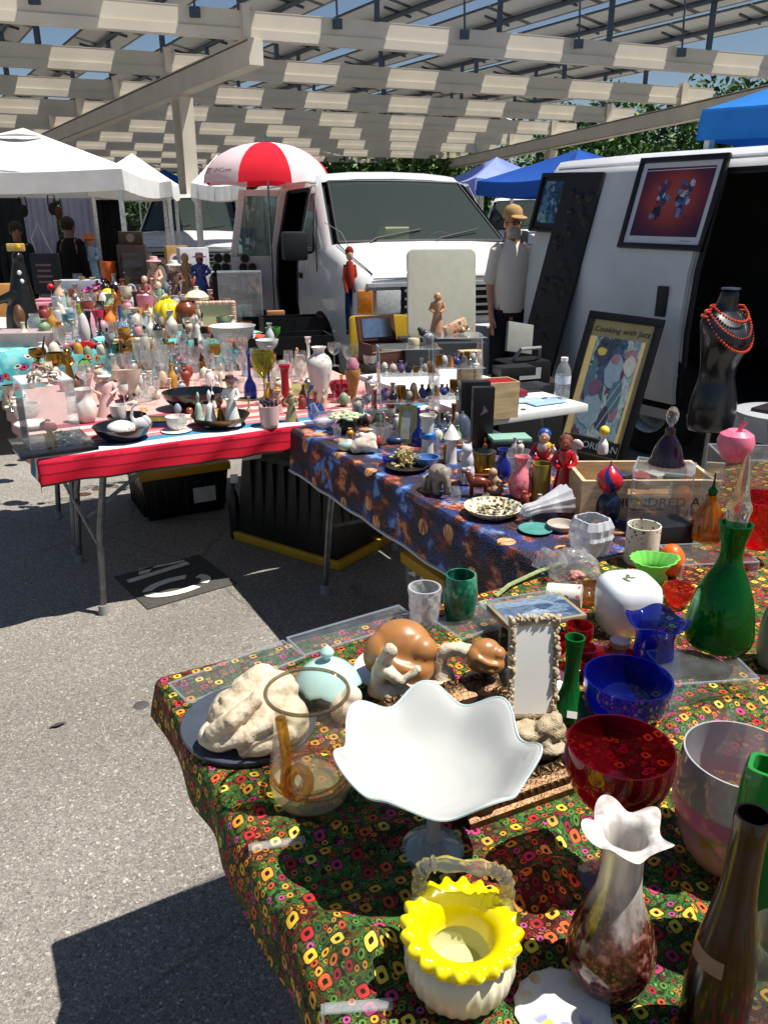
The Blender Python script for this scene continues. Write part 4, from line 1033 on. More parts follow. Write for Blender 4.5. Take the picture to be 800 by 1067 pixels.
# ================================================================ table cloth materials
def flower_cloth(dark=True):
    s = NT('flower_print_cloth' if dark else 'turquoise_flower_cloth')
    uv = s.n('TexCoord').outputs['UV']
    if not dark: uv = s.mix(.11, uv, s.noise(uv, 7, 3, .5, 1))
    def rings(scale, square, rnd, cols, seed, keep=.38, size=.34):
        mp = s.n('Mapping'); s.t.links.new(uv, mp.inputs[0]); mp.inputs['Location'].default_value = (seed, seed*.7, 0)
        v = s.voro(mp.outputs[0], scale, 'MINKOWSKI' if square else 'EUCLIDEAN', rnd=rnd, dims='2D'); ch = s.n('SeparateColor', i_0=v.outputs['Color'])
        if square: v.inputs['Exponent'].default_value = 3.5
        col = s.ramp(ch.outputs[0], [(i/len(cols), c) for i, c in enumerate(cols)], 'CONSTANT')
        d = s.math('ADD', v.outputs['Distance'], s.math('MULTIPLY', s.math('SUBTRACT', s.noise(uv, scale*3.1, 2), .5), .05))
        c = s.mix(s.ramp(d, [(size*.32, 1.0), (size*.40, 0.0)]), col, '#1c0d0c')              # dark heart
        c = s.mix(s.ramp(d, [(size*.84, 0.0), (size*.92, 1.0)]), c, '#170d0b')
        vis = s.math('GREATER_THAN', ch.outputs[2], keep)
        m = s.math('MULTIPLY', s.ramp(d, [(size, 1.0), (size*1.06, 0.0)]), vis)
        return c, m
    if dark:
        zone = s.noise(uv, 5.5, 2); 
        n2 = s.noise(uv, 90, 2)
        gA = s.ramp(n2, [(.4, '#12220e'), (.5, '#3f7030'), (.6, '#142410'), (.7, '#6f9a44')])
        gB = s.ramp(n2, [(.4, '#2a0a0c'), (.5, '#6a1a1c'), (.6, '#1c0a0a'), (.7, '#9a3a24')])
        gC = s.ramp(n2, [(.4, '#1c1a0a'), (.52, '#4a5c22'), (.62, '#120f08'), (.7, '#2f7a40')])
        base = s.mix(s.ramp(zone, [(.46, 0.0), (.5, 1.0)]), gA, s.mix(s.ramp(zone, [(.55, 0.0), (.59, 1.0)]), gC, gB))
        c3, m3 = rings(105, False, .45, ['#4f7a30', '#8a3a22', '#25421f', '#6a2024', '#6f7a2c', '#a8742c'], 5, .3, .36)
        base = s.mix(s.math('MULTIPLY', m3, .9), base, c3)
        c2, m2 = rings(62, False, .4, ['#b04a26', '#c8902c', '#8a2430', '#4f7a30', '#b8663a', '#a8487a', '#2a4a22'], 2, .3, .34)
        base = s.mix(m2, base, c2)
        c1, m1 = rings(33, True, .3, ['#e0b032', '#d08a2c', '#c8582a', '#b8386a', '#e0c84a', '#a82a2a', '#d89a3c'], 0, .3, .29)
        base = s.mix(m1, base, c1)
        big = s.noise(uv, 13, 2); base = s.mix(s.ramp(big, [(.54, 0.0), (.6, .7)]), base, s.mix(.5, base, '#0d120a'))
    else:
        base = s.ramp(s.noise(uv, 9, 3), [(.4, '#4fb3bd'), (.55, '#8fd0cc'), (.65, '#3a8f9c')])
        c2, m2 = rings(16, False, .9, ['#d8508a', '#e88a3a', '#6aa84a', '#d84a3a', '#e8d8c8', '#6a5aa8'], 2)
        base = s.mix(m2, base, c2)
        c1, m1 = rings(8, False, 1, ['#e06a9a', '#e8603a', '#7ab85a', '#e8b0c0', '#c84a7a'], 0)
        base = s.mix(m1, base, c1)
    wv = s.noise(uv, 420, 2)
    return s.done(s.pbsdf(base, .75, 0, s.bump(wv, .12, .002), spec=.25))
def galaxy_cloth():
    s = NT('galaxy_print_cloth'); uv = s.n('TexCoord').outputs['UV']
    n1 = s.noise(uv, 5.0, 5, .6); n2 = s.noise(s.co('UV', (1.6, 1, 1), (0, 0, .6)), 7.0, 5, .62); n3 = s.noise(uv, 11, 4)
    c = s.ramp(n1, [(.3, '#05060f'), (.46, '#0b1130'), (.55, '#152c6a'), (.6, '#6a9ad0'), (.64, '#14265e'), (.72, '#080a1c')])
    c2 = s.ramp(n2, [(.36, '#07040e'), (.49, '#2a0d10'), (.56, '#8a381c'), (.61, '#d08a58'), (.66, '#4a1a2a')])
    base = s.mix(s.ramp(n3, [(.47, 0.0), (.55, 1.0)]), c, c2)
    v = s.voro(uv, 160, dims='2D'); st = s.math('LESS_THAN', v.outputs['Distance'], .09)
    base = s.mix(s.math('MULTIPLY', st, .7), base, '#ffffff')
    pv = s.voro(uv, 5.2, dims='2D', rnd=.8); pd = pv.outputs['Distance']
    pc_ = s.ramp(s.noise(s.co('UV', (6, 30, 1)), 3, 3), [(.35, '#7a3a20'), (.5, '#c88a58'), (.65, '#e0b890')])
    base = s.mix(s.ramp(pd, [(.13, 1.0), (.15, 0.0)]), base, pc_)
    return s.done(s.pbsdf(base, .55, 0, spec=.35))
def serape():
    s = NT('striped_red_cloth'); uv = s.n('TexCoord').outputs['UV']; y = s.n('SeparateXYZ', i_0=uv).outputs[1]
    yy = s.math('ADD', s.math('MULTIPLY', y, 1.0), .25)      # 0.25 = table front edge
    fr = s.math('DIVIDE', yy, 2.0)
    def at_(m): return (m+.25)/2.0
    stops = [(0, '#7a1622'), (at_(-.118), '#2a2422'), (at_(-.112), '#c01c30'), (at_(-.085), '#8e1526'), (at_(-.075), '#c8203a'), (at_(-.045), '#96172a'), (at_(-.035), '#cf2440'),
             (at_(-.014), '#e8e4e2'), (at_(.026), '#9db4cc'), (at_(.036), '#3f8aa6'), (at_(.085), '#5a78a0'), (at_(.095), '#b84a58'), (at_(.105), '#d08a88'), (at_(.12), '#d4a098'), (at_(.13), '#b8505a'), (at_(.145), '#d8c0b4'), (at_(.17), '#c87a78'), (at_(.2), '#b04a5a'), (at_(.23), '#d8b8b0'), (at_(.3), '#bc6a6c'), (at_(.36), '#d8c8bc'), (at_(.42), '#a84a56'), (at_(.5), '#cda49c')]
    c = s.ramp(fr, stops, 'CONSTANT')
    c = s.mix(.5, c, s.ramp(s.noise(s.co('UV', (60, 400, 1)), 1, 2), [(.3, '#b8b0b0'), (.7, '#ffffff')]), 'MULTIPLY')
    return s.done(s.pbsdf(c, .85, 0, spec=.15))

def drape(name, a0, a1, b0, b1, drops, mat, label, wrinkle=None, res=.022, z=T, flare=.02, hem=None, wav=.012, cat='tablecloth'):
    """a cloth over a table top, hanging over its edges; drops = (left, right, front, back)"""
    dl, dr, df, db = drops
    na = max(2, int((a1-a0+dl+dr)/res)); nb = max(2, int((b1-b0+df+db)/res))
    m = MB(); vs = []; uv = []
    c0 = grid((a0+a1)/2, (b0+b1)/2)
    for j in range(nb+1):
        sb = b0-df+(b1-b0+df+db)*j/nb
        for i in range(na+1):
            sa = a0-dl+(a1-a0+dl+dr)*i/na
            oa = min(0, sa-a0)+max(0, sa-a1); ob = min(0, sb-b0)+max(0, sb-b1)
            pa = min(max(sa, a0), a1); pb = min(max(sb, b0), b1)
            hang = math.hypot(oa, ob); zz = z+.004
            if hang > 0:
                da, db_ = oa/hang, ob/hang
                rnd_ = .012; zz -= max(0, hang-rnd_*.4)
                wv = math.sin((sa-sb)*23+3*mnoise.noise(Vector((sa*4, sb*4, 1))))*wav*min(1, hang/.1)
                out = .004+min(hang, .02)*.4+flare*hang+wv
                pa += da*out; pb += db_*out
                edge = 1+.0*hang
            else:
                zz += .0025*(1+mnoise.noise(Vector((sa*6, sb*6, 3))))
            if wrinkle: zz += wrinkle(sa, sb, hang)
            p = grid(pa-0, pb)-c0
            vs.append((pa-(a0+a1)/2, pb-(b0+b1)/2, zz)); uv.append((sa-a0, sb-b0))
    n = na+1
    m.add(vs, [(j*n+i, j*n+i+1, (j+1)*n+i+1, (j+1)*n+i) for j in range(nb) for i in range(na)]); m.uv = uv
    o = m.build(name, mat, None, (c0.x, c0.y, 0), G, recalc=False); tag(o, label, cat)
    if hem:
        edge = [Vector(vs[j*n]) for j in range(nb+1)] if hem == 'left' else [Vector(vs[i]) for i in range(na+1)]
        h = MB(); h.tube([p+Vector((-.002, 0, .004)) for p in edge], .006, seg=5); h.build('hem', fabric('#c9c6c2'), o)
    return o
grey_leg = metal('#77797d', .45); tabwhite = plastic('#dcdcd8', .5)
def table(a0, a1, b0, b1, label, H=T, m=None, long='a'):
    c = grid((a0+a1)/2, (b0+b1)/2); t = empty('folding_table', c, G, label, 'table')
    wa, wb = a1-a0, b1-b0
    MB().box((0, 0, H-.022), (wa-.006, wb-.006, .04)).build('tabletop', m or tabwhite, t, bevel=.008)
    L_, S_ = (wa, wb) if long == 'a' else (wb, wa)
    def pt(l, s_, z): return (l, s_, z) if long == 'a' else (s_, l, z)
    for sg in (-1, 1):
        for k in (-1, 1):
            MB().tube([pt(sg*(L_/2-.26), k*(S_/2-.09), H-.045), pt(sg*(L_/2-.20), k*(S_/2-.075), H*.5), pt(sg*(L_/2-.17), k*(S_/2-.06), .03)], .0145).build('leg', grey_leg, t)
            MB().lathe([(0, 0), (.022, 0), (.02, .045), (0, .045)], 10, c=pt(sg*(L_/2-.168), k*(S_/2-.059), .0)).build('foot', plastic('#8b8b88'), t)
        MB().tube([pt(sg*(L_/2-.185), -(S_/2-.07), .33), pt(sg*(L_/2-.185), S_/2-.07, .33)], .011).build('cross_bar', grey_leg, t)
        MB().tube([pt(sg*(L_/2-.19), 0, .34), pt(sg*.18*1, 0, H-.05)], .010).build('brace', grey_leg, t)
    return t
table(-1.02, .81, -.83, -.07, 'folding table nearest the camera under the green flowered cloth')
table(-1.02, .81, -1.45, -.84, 'second folding table under the near end of the green flowered cloth')
table(.82, 1.9, -.83, .34, 'folding table at right under the green flowered cloth', long='b')
table(0, .76, -.05, 1.68, 'folding table under the dark galaxy printed cloth', H=T-.001, long='b')
table(-1.04, .76, 1.74, 2.49, 'folding table under the red striped cloth at left')
table(-1.04, .76, 2.5, 3.2, 'second folding table just behind the red clothed one')
table(-2.1, 1.0, 4.62, 5.36, 'folding table under the turquoise flowered cloth')
table(-2.6, .9, 5.42, 6.16, 'folding table behind the turquoise flowered one', H=T)
table(-2.9, .7, 6.22, 6.96, 'rear folding table crowded with boxes and dolls', H=T)
wt = table(.80, 1.44, 1.36, 2.6, 'bare white folding table with papers and a water bottle', H=T+.02, long='b')
# cloths
RID = []
def rg(px0, py0, px1, py1, wd, hh):
    A = at(px0, py0, T)-O; B = at(px1, py1, T)-O
    RID.append((A.dot(U), A.dot(W), B.dot(U), B.dot(W), wd, hh))
rg(345, 1010, 560, 925, .022, .024); rg(560, 925, 700, 905, .02, .016); rg(470, 930, 600, 860, .02, .014); rg(215, 800, 330, 812, .014, .012); rg(250, 850, 380, 830, .014, .014); rg(240, 920, 420, 880, .02, .008)
rg(560, 870, 720, 850, .018, .018); rg(690, 760, 800, 725, .02, .016); rg(420, 1000, 640, 990, .018, .012); rg(560, 800, 640, 770, .02, .006); rg(300, 1000, 420, 930, .02, .012); rg(650, 1000, 720, 960, .018, .01)
rg(180, 745, 300, 860, .012, .010); rg(300, 870, 460, 870, .012, .012); rg(300, 960, 470, 1010, .02, .018); rg(430, 1040, 560, 1010, .014, .014); rg(560, 900, 600, 1000, .02, .012); rg(690, 850, 720, 960, .016, .014); rg(700, 720, 800, 690, .014, .012); rg(330, 850, 470, 940, .016, .010)
KEEP = []
for px_, py_, rr_ in ((448, 893, .05), (479, 1025, .075), (323, 832, .05), (637, 1005, .05), (742, 1075, .06), (645, 918, .05), (262, 770, .095), (590, 1062, .06), (560, 785, .04), (768, 890, .09), (655, 735, .05), (592, 745, .03), (748, 665, .06), (784, 985, .05)):
    q_ = at(px_, py_, T)-O; KEEP.append((q_.dot(U), q_.dot(W), rr_))
def near_wr(a, b, hang):
    z = 0
    for A0, B0, A1, B1, wd, hh in RID:
        dx, dy = A1-A0, B1-B0; l2 = dx*dx+dy*dy; t_ = max(-.15, min(1.15, ((a-A0)*dx+(b-B0)*dy)/l2))
        d = math.hypot(a-A0-dx*t_+.015*mnoise.noise(Vector((a*9, b*9, 0))), b-B0-dy*t_+.02*mnoise.noise(Vector((a*7, b*7, 5))))
        z += hh*math.exp(-(d/wd)**2)*(1 if 0 < t_ < 1 else .4)
    for A0, B0, rr_ in KEEP:
        d = math.hypot(a-A0, b-B0); z *= max(0.0, min(1.0, (d-rr_)/.03))
    return z*max(0, 1-hang*5)
fcl = flower_cloth(True)
drape('flower_tablecloth', -1.02, .80, -1.45, -.07, (.085, .0, .10, .05), fcl, 'dark green flower print cloth ruckled over the nearest table', near_wr, res=.011, wav=.007, flare=.12)
drape('flower_tablecloth', .775, 1.9, -1.45, .34, (.05, .1, .1, .08), fcl, 'flower print cloth on the table at right under the acrylic boxes', near_wr, res=.02, z=T+.004)
drape('galaxy_tablecloth', 0, .76, -.05, 1.68, (.20, .05, .0, .02), galaxy_cloth(), 'galaxy print cloth with planets hanging off the middle table', None, res=.02, hem='left', wav=.004, flare=.02)
drape('striped_tablecloth', -1.04, .76, 1.74, 3.2, (.10, .02, .118, .02), serape(), 'red striped serape cloth over the left tables', lambda a, b, h: .003*mnoise.noise(Vector((a*5, b*9, 2))), res=.02, z=T-.002, wav=.01, flare=.04)
tcl = flower_cloth(False)
drape('turquoise_tablecloth', -2.1, 1.0, 4.62, 5.36, (.1, .3, .34, .02), tcl, 'turquoise cloth with pink and orange flowers on the back table', None, res=.05)
drape('pale_tablecloth', -2.6, .9, 5.42, 6.16, (.1, .2, .2, .02), fabric('#dcd3d0'), 'pale pink white cloth on the crowded table behind the turquoise one', None, res=.06)
drape('pale_tablecloth', -2.9, .7, 6.22, 6.96, (.1, .2, .2, .02), fabric('#cfc6bd'), 'cream cloth on the rearmost crowded table', None, res=.06)
# clear plastic clips that hold the near cloth
clip = thin('#dfe8ff', .28, 1.6)
for n_, (x0, y0, x1, y1) in (('lower', (338, 1053, 409, 1045)), ('upper', (262, 884, 318, 874))):
    A = at(x0, y0, T+.012); B = at(x1, y1, T+.016); d = (B-A).normalized(); nn = Vector((-d.y, d.x, 0))
    m = MB(); m.box((0, 0, 0), ((B-A).length, .013, .004), rot=None)
    o = m.build('tablecloth_clip', clip, None, (A+B)/2, math.atan2(d.y, d.x), bevel=.001)
    tag(o, 'clear plastic cloth clip on the table edge, %s one of the two' % n_, 'clip')
    MB().box((-(B-A).length/2-.002, 0, -.03), (.004, .013, .06)).build('clip_jaw', clip, o)

# ================================================================ storage bins under the tables
binblk = paint('#060607', .45, .2, 6, key='bin_plastic'); binyel = paint('#b58c1c', .45, .12, 8, key='bin_lid')
def bin_(name, c, rz, wx, wy, h, label, flip=False, body=binblk, group=None):
    t = empty(name, c, rz, label, 'storage bin', group); b = MB(); tb = .88
    n = 9
    z0_, z1_ = (0.04, h) if flip else (0, h-.05)
    k0, k1 = (1, tb) if flip else (tb, 1)
    def q(k, z): return [(-wx/2*k, -wy/2*k, z), (wx/2*k, -wy/2*k, z), (wx/2*k, wy/2*k, z), (-wx/2*k, wy/2*k, z)]
    b.add(q(k0, z0_)+q(k1, z1_), [(3, 2, 1, 0), (4, 5, 6, 7), (0, 1, 5, 4), (1, 2, 6, 5), (2, 3, 7, 6), (3, 0, 4, 7)])
    for sx_ in (-1, 1):
        for i in range(7):
            x = (i-3)*wx*.125; k = (k0+k1)/2
            b.box((x*k, sx_*wy/2*k, (z0_+z1_)/2), (.018, .02, abs(z1_-z0_)*.86))
            y = (i-3)*wy*.12; b.box((sx_*wx/2*k, y*k, (z0_+z1_)/2), (.02, .018, abs(z1_-z0_)*.86))
    b.build('tub', body, t, bevel=.006)
    l = MB(); zl = .025 if flip else h-.025; l.box((0, 0, zl), (wx*1.06, wy*1.06, .05)); l.box((0, 0, zl+(-.02 if flip else .03)), (wx*.86, wy*.82, .02))
    l.build('lid', binyel, t, bevel=.012); return t
p = at(200, 541, 0); b1 = bin_('storage_bin', p+W*.28, G, .50, .46, .30, 'black tub with a yellow lid under the red striped table')
MB().box((.1, -.229, .12), (.13, .004, .09)).build('paper_label', paint('#b9bab8', .7, key='paper'), b1)
nr_, lf_, rt_ = grid(.215, 1.687), grid(-.084, 2.345), grid(.622, 1.885); dr_ = (rt_-nr_).normalized(); dlf = Vector((-dr_.y, dr_.x, 0))
bin_('storage_bin', nr_+dr_*.29+dlf*.365, math.atan2(dr_.y, dr_.x), .54, .68, .50, 'large black tub turned upside down on its yellow lid', flip=True)
bin_('storage_bin', grid(.37, .735), G, .38, .54, .375, 'grey see through tub with a yellow lid under the galaxy cloth', body=thin('#6a7278', .2, 1))
# white card and spray bottle under the red table
o, *_ = BX('price_card', 268, 478, 30, 474, .09, paint('#d9d8cf', .7, key='paper'), 'white card on the rim below the red striped cloth', 'card', z0=.48, rz=G)
o, R, h = V('spray_bottle', (240, 494, 252, 562), [(.9, 0), (1, .05), (1, .6), (.8, .7), (.35, .78), (.35, .86)], plastic('#0b0f1a'), 'dark blue spray bottle with a white nozzle on the ground under the table', 'bottle', z0=0, open=False)
MB().box((.01, 0, h*.93), (R*1.3, R*.7, h*.12)).build('nozzle', plastic('#cfcfcb'), o, bevel=.004)
# ================================================================ NEAR TABLE
Z = T+.006
def ruffle(k, amp, dz, start=.55, phase=0.0, pw=1.5):
    """rim waves growing towards the top"""
    def f(a, r, z, R, h):
        w_ = max(0.0, (z/h-start)/(1-start))**pw
        c_ = math.cos(k*a+phase)
        return r*(1+amp*w_*c_), z+dz*h*w_*c_
    return f
# slate dish with the stone torso
c, R, h = fit((190, 726, 330, 801), Z, .97, 1, .5); h = .014
sl_ = MB().lathe([(0, 0), (R*.95, 0), (R*.97, .004), (R, h), (R*.985, h+.002), (0, h+.002)], 56, sy=1.0).build('slate_dish', paint('#3d4450', .5, .15, 30, bump=.1, key='slate'), None, c, 0)
tag(sl_, 'round flat blue grey slate disc under the stone torso', 'plinth')
def stone():
    s = NT('pale_stone'); co = s.co('Object'); n = s.noise(co, 26, 5, .6)
    col = s.ramp(n, [(.3, '#a08a70'), (.5, '#c9b89e'), (.7, '#dccfb8')])
    return s.done(s.pbsdf(col, .75, 0, s.bump(s.noise(co, 160, 4), .5, .003)))
q = at(266, 768, Z+h); sc_ = depth(q)/F
def S(px): return px*sc_
st_ = blob('stone_torso', [('e', (S(2), S(6), S(26)), (S(50), S(36), S(32))), ('e', (S(12), S(14), S(46)), (S(38), S(24), S(22))), ('e', (S(10), S(16), S(62)), (S(19), S(15), S(11))),
    ('e', (S(32), S(-8), S(22)), (S(24), S(26), S(26))), ('e', (S(-36), S(-8), S(13)), (S(22), S(20), S(16))), ('t', [(S(-44), S(-18), S(22)), (S(-22), S(-26), S(40)), (S(6), S(-16), S(60))], [S(9), S(10), S(7)]), ('t', [(S(-40), S(-22), S(12)), (S(-6), S(-32), S(26)), (S(30), S(-28), S(44))], [S(8), S(9), S(7)]),
    ('t', [(S(-16), S(-30), S(6)), (S(10), S(-36), S(14)), (S(38), S(-30), S(24))], [S(8), S(9), S(8)]), ('t', [(S(-28), S(0), S(44)), (S(-6), S(6), S(58))], [S(9), S(8)])], stone(), .0032, None, q, facing(q), rough=.004, rscale=30, smooth=1)
tag(st_, 'rough beige carved stone torso lying on the slate disc', 'sculpture')
# clear pitcher with an amber handle
pm = thin('#eef0e6', .03, 1.3)
o, R, h = V('glass_pitcher', (281, 697, 366, 852), [(.88, 0), (.95, .02), (1, .12), (.98, .3), (.86, .55), (.8, .75), (.86, .92), (.98, 1)], pm, 'clear glass pitcher with a curled amber handle at the front left', 'pitcher', z0=Z, wall=.05, seg=56)
am = glass('#dca84a', .55); hp = []
for i in range(26):
    f = i/25; 
    if f < .55: hp.append((R*(-.62+.08*math.sin(f*5)), -R*.72, h*(.93-.62*(f/.55))))
    else:
        a = (f-.55)/.45*2*PI*1.15; hp.append((R*(-.30-.30*math.cos(a)*(1-.35*(f-.55)/.45)), -R*.72, h*(.32-.16*math.sin(a)*(1-.3*(f-.55)/.45))))
MB().tube(hp, [.0085]*14+[.0095]*12, seg=10).build('handle', am, o)
MB().tube([(R*.97*math.cos(a), R*.97*math.sin(a), h) for a in [2*PI*i/56 for i in range(56)]], .003, close=True, seg=8).build('rim', glass('#a89a7c', .6), o)
MB().lathe([(0, .003), (R*.9, .003), (R*.94, h*.06), (R*.96, h*.11), (0, h*.11)], 40).build('water', thin('#e6d9b0', .01, 1.0), o)
for k in range(3): MB().tube([(R*.93*math.cos(a), R*.93*math.sin(a), h*(.16+.045*k)+.004*math.sin(a*2+k)) for a in [2*PI*i/40 for i in range(40)]], .002, close=True, seg=5).build('trailed_thread', am, o)
# aqua lidded dish on its green glass foot
o, R, h = V('covered_dish', (306, 694, 377, 742), [(.45, 0), (.5, .1), (.8, .45), (.97, .8), (1, 1)], glass('#1f6a48', .5), 'dark green glass dish under the pale aqua lid', 'dish', z0=Z)
aq = milk('#b9dcd8', .85); zt = Z+h
ld = MB().lathe(smoothed([(R*.93, 0), (R*.98, .004), (R*.9, R*.22), (R*.7, R*.5), (R*.34, R*.72), (R*.1, R*.78), (R*.08, R*.84), (R*.2, R*.98), (R*.22, R*1.06), (R*.1, R*1.2), (0, R*1.28)], 1), 40, rf=lambda a, r, z: (r*(1+.045*math.cos(9*a)*max(0, 1-z/(R*.3))), z-.003*math.cos(9*a)*max(0, 1-z/(R*.3)))).build('dish_lid', aq, None, o.location+Vector((0, 0, h+.002)), 0)
tag(ld, 'pale aqua milk glass lid with a pointed knob', 'lid')
# white ruffled compote
mw = milk('#b2b3b0', .95)
def comp(a, r, z, R, h):
    w_ = max(0, (z/h-.66)/.34)**1.4; c_ = math.cos(7*a+.5)
    return r*(1+.07*w_*c_), z+.085*h*w_*math.cos(7*a+.5+.25*w_)
o, R, h = V('ruffled_compote', (352, 717, 556, 908), [(.30, .0), (.27, .015), (.12, .05), (.085, .1), (.075, .25), (.09, .36), (.12, .46), (.17, .56), (.34, .62), (.52, .665), (.68, .74), (.80, .84), (.90, .92), (1, .965)], mw, 'large white milk glass compote with a ruffled rim', 'compote', z0=Z, rf=comp, seg=112, wall=.03, floor=.6)
q = [comp(2*PI*i/112, R*.998, h*.96, R, h)+(2*PI*i/112,) for i in range(112)]
MB().tube([(r_*math.cos(a_), r_*math.sin(a_), z_+.001) for r_, z_, a_ in q], .0021, close=True, seg=6).build('rim', milk('#c4d6d6', .8), o)
b = MB().lathe([(0, .0), (R*.34, .0), (R*.335, .006), (R*.12, .022), (0, .022)], 40); b.build('foot', thin('#b8d2d2', .03, 1.6), o)
# yellow ruffled basket with a clear handle
yb = V('ruffled_basket', (421, 938, 537, 1060), [(.72, 0), (.8, .03), (.93, .23), (1, .58), (.98, .8), (.9, .94), (.84, 1)], paint('#d8d2b4', .3, .06, 20, coat=.3, key='cased_glass'), 'white glass basket with a bright yellow pleated rim', 'basket', z0=Z, rf=lambda a, r, z, R, h: (r*(1+.018*math.cos(26*a)), z), open=True, seg=104, wall=.05)
o, R, h = yb
yel = paint('#e6d400', .2, .05, 14, coat=.5, key='yellow_glass'); h = h/.66; H0 = h*.67
b = MB(); pr = smoothed([(.52, -.20), (.55, -.04), (.62, .10), (.8, .2), (1.0, .22), (1.06, .14), (1.03, .07)], 1)
b.lathe([(R*r, H0+z*h) for r, z in pr], 120, rf=lambda a, r, z: (r*(1+.055*max(0, (r/R-.8)/.25)*math.cos(20*a)), z+h*.03*max(0, (r/R-.8)/.25)*math.cos(20*a)))
b.f = b.f[:-2]; b.m = b.m[:-2]; ro = b.build('pleated_rim', yel, o, recalc=False, angle=70)
MB().lathe([(0, H0-.45*h), (R*.42, H0-.42*h), (R*.54, H0-.3*h), (R*.56, H0-.05*h)], 48, caps=False).build('bowl_inside', paint('#b9b98a', .25, .05, key='inside_glass'), o, recalc=False)
ck = glass('#eeeede', .6); hp = []; 
for i in range(31):
    f = i/30; a = PI*f; sq = .42
    cx, sy_ = math.cos(a), math.sin(a); hp.append((R*.80*math.copysign(abs(cx)**sq, cx), R*.62, H0+h*.16+h*.50*(abs(sy_)**sq)+0))
rr = [.0088+.0022*math.sin(i*2.4) for i in range(31)]
MB().tube(hp, rr, seg=8).build('handle', ck, o)
for sx_ in (-1, 1): MB().tube([(sx_*R*.8, R*.62, H0+h*.18), (sx_*R*.86, R*.35, H0+h*.1), (sx_*R*.84, R*.2, H0+.03*h)], [.008, .008, .006]).build('handle_root', ck, o)
# gilt frame with the mirror plate lying flat
gold = metal('#6f5640', .42, .7); gA = at(490, 866, Z); gB = at(612, 822, Z); d = (gB-gA).normalized(); nn = Vector((-d.y, d.x, 0)); ln = (gB-gA).length
gr = empty('gilt_mirror_tray', gA, math.atan2(d.y, d.x), 'ornate gilt framed mirror tray lying flat behind the white compote', 'mirror tray')
wdt = .30
def rail(x0, y0, x1, y1):
    b = MB(); dx, dy = x1-x0, y1-y0; L_ = math.hypot(dx, dy); ux_, uy_ = dx/L_, dy/L_; px_, py_ = -uy_, ux_
    prof = [(-.034, .0), (-.034, .012), (-.027, .016), (-.025, .03), (-.018, .034), (-.012, .042), (.004, .040), (.01, .03), (.026, .022), (.03, 0)]
    vs = [(x0+px_*o_, y0+py_*o_, z) for o_, z in prof]+[(x1+px_*o_, y1+py_*o_, z) for o_, z in prof]; n = len(prof)
    b.add(vs, [(i, i+1, n+i+1, n+i) for i in range(n-1)]+[tuple(range(n)), tuple(reversed(range(n, 2*n)))])
    k = int(L_/.013)
    for i in range(k):
        f = (i+.5)/k; b.ell((x0+dx*f-px_*.006, y0+dy*f-py_*.006, .0405), (.0048, .0105, .006), seg=8, rings=5, rot=Matrix.Rotation(math.atan2(dy, dx)+.5*(1 if i % 2 else -1), 3, 'Z'))
        b.ell((x0+dx*f-px_*.03, y0+dy*f-py_*.0255, .024), (.005, .004, .0065), seg=6, rings=4)
    return b
rail(0, .034, ln+.02, .034).build('frame_rail', gold, gr); rail(ln+.02, wdt, 0, wdt).build('frame_rail', gold, gr); rail(ln-.012, .04, ln-.012, wdt-.04).build('frame_rail', gold, gr); rail(.034, wdt-.04, .034, .04).build('frame_rail', gold, gr)
for x, y in ((.03, .035), (ln-.01, .035), (.03, wdt-.01), (ln-.01, wdt-.01)):
    MB().ell((x, y, .02), (.034, .034, .024), seg=10, rings=7).build('corner_ornament', gold, gr)
MB().box((ln/2, wdt/2, .007), (ln-.02, wdt-.04, .006)).build('mirror_plate', paint('#8fa4c8', .04, .02, metal=1.0, key='mirror'), gr)
# ornate cream stand-up frame
cream = paint('#b3a184', .6, .3, 60, bump=.7, key='carved_cream')
q = at(553, 790, Z+.01); k = depth(q)/F; fr = empty('photo_frame', q, facing(q)+.28, 'cream carved picture frame with a white blank on shells behind the compote', 'picture frame')
fw, fh = 47*k*1.06, top_z(q, 657)-q.z; z0_ = fh*.30
b = MB()
for sx_ in (-1, 1): b.box((sx_*fw*.44, 0, z0_+(fh-z0_)/2), (fw*.12, .016, fh-z0_))
for zz in (z0_+.006, fh-.006): b.box((0, 0, zz), (fw, .018, fw*.12))
b.build('frame', cream, fr, bevel=.003)
rnd = random.Random(3); orn = MB()
for i in range(44):
    f = i/43
    for sx_ in (-1, 1): orn.ell((sx_*fw*(.45+.05*rnd.uniform(-1, 1)), -.004-.006*rnd.random(), z0_+(fh-z0_)*f), (fw*rnd.uniform(.03, .07), .006, fw*rnd.uniform(.03, .1)), seg=7, rings=5, rot=Matrix.Rotation(rnd.uniform(-1, 1), 3, 'Y'))
for i in range(22): orn.ell((fw*(-.5+i/21), -.004-.006*rnd.random(), fh+rnd.uniform(-.004, .008)), (fw*rnd.uniform(.04, .09), .008, fw*rnd.uniform(.03, .06)), seg=7, rings=5, rot=Matrix.Rotation(rnd.uniform(-1, 1), 3, 'Y'))
orn.build('leaf_border', cream, fr)
MB().box((0, -.006, z0_+(fh-z0_)/2), (fw*.8, .004, (fh-z0_)*.88)).build('blank', paint('#dcdad2', .5, .04, key='paper'), fr)
fr.rotation_euler = (-.2, 0, fr.rotation_euler.z)
lst = [('e', (fw*(-.35+rnd.random()*.8), rnd.uniform(-.03, .02), rnd.uniform(.01, z0_)), (rnd.uniform(.012, .024), rnd.uniform(.012, .02), rnd.uniform(.01, .018))) for _ in range(24)]
blob('shell_base', lst, cream, .0035, fr, rough=.004, rscale=60, smooth=1)
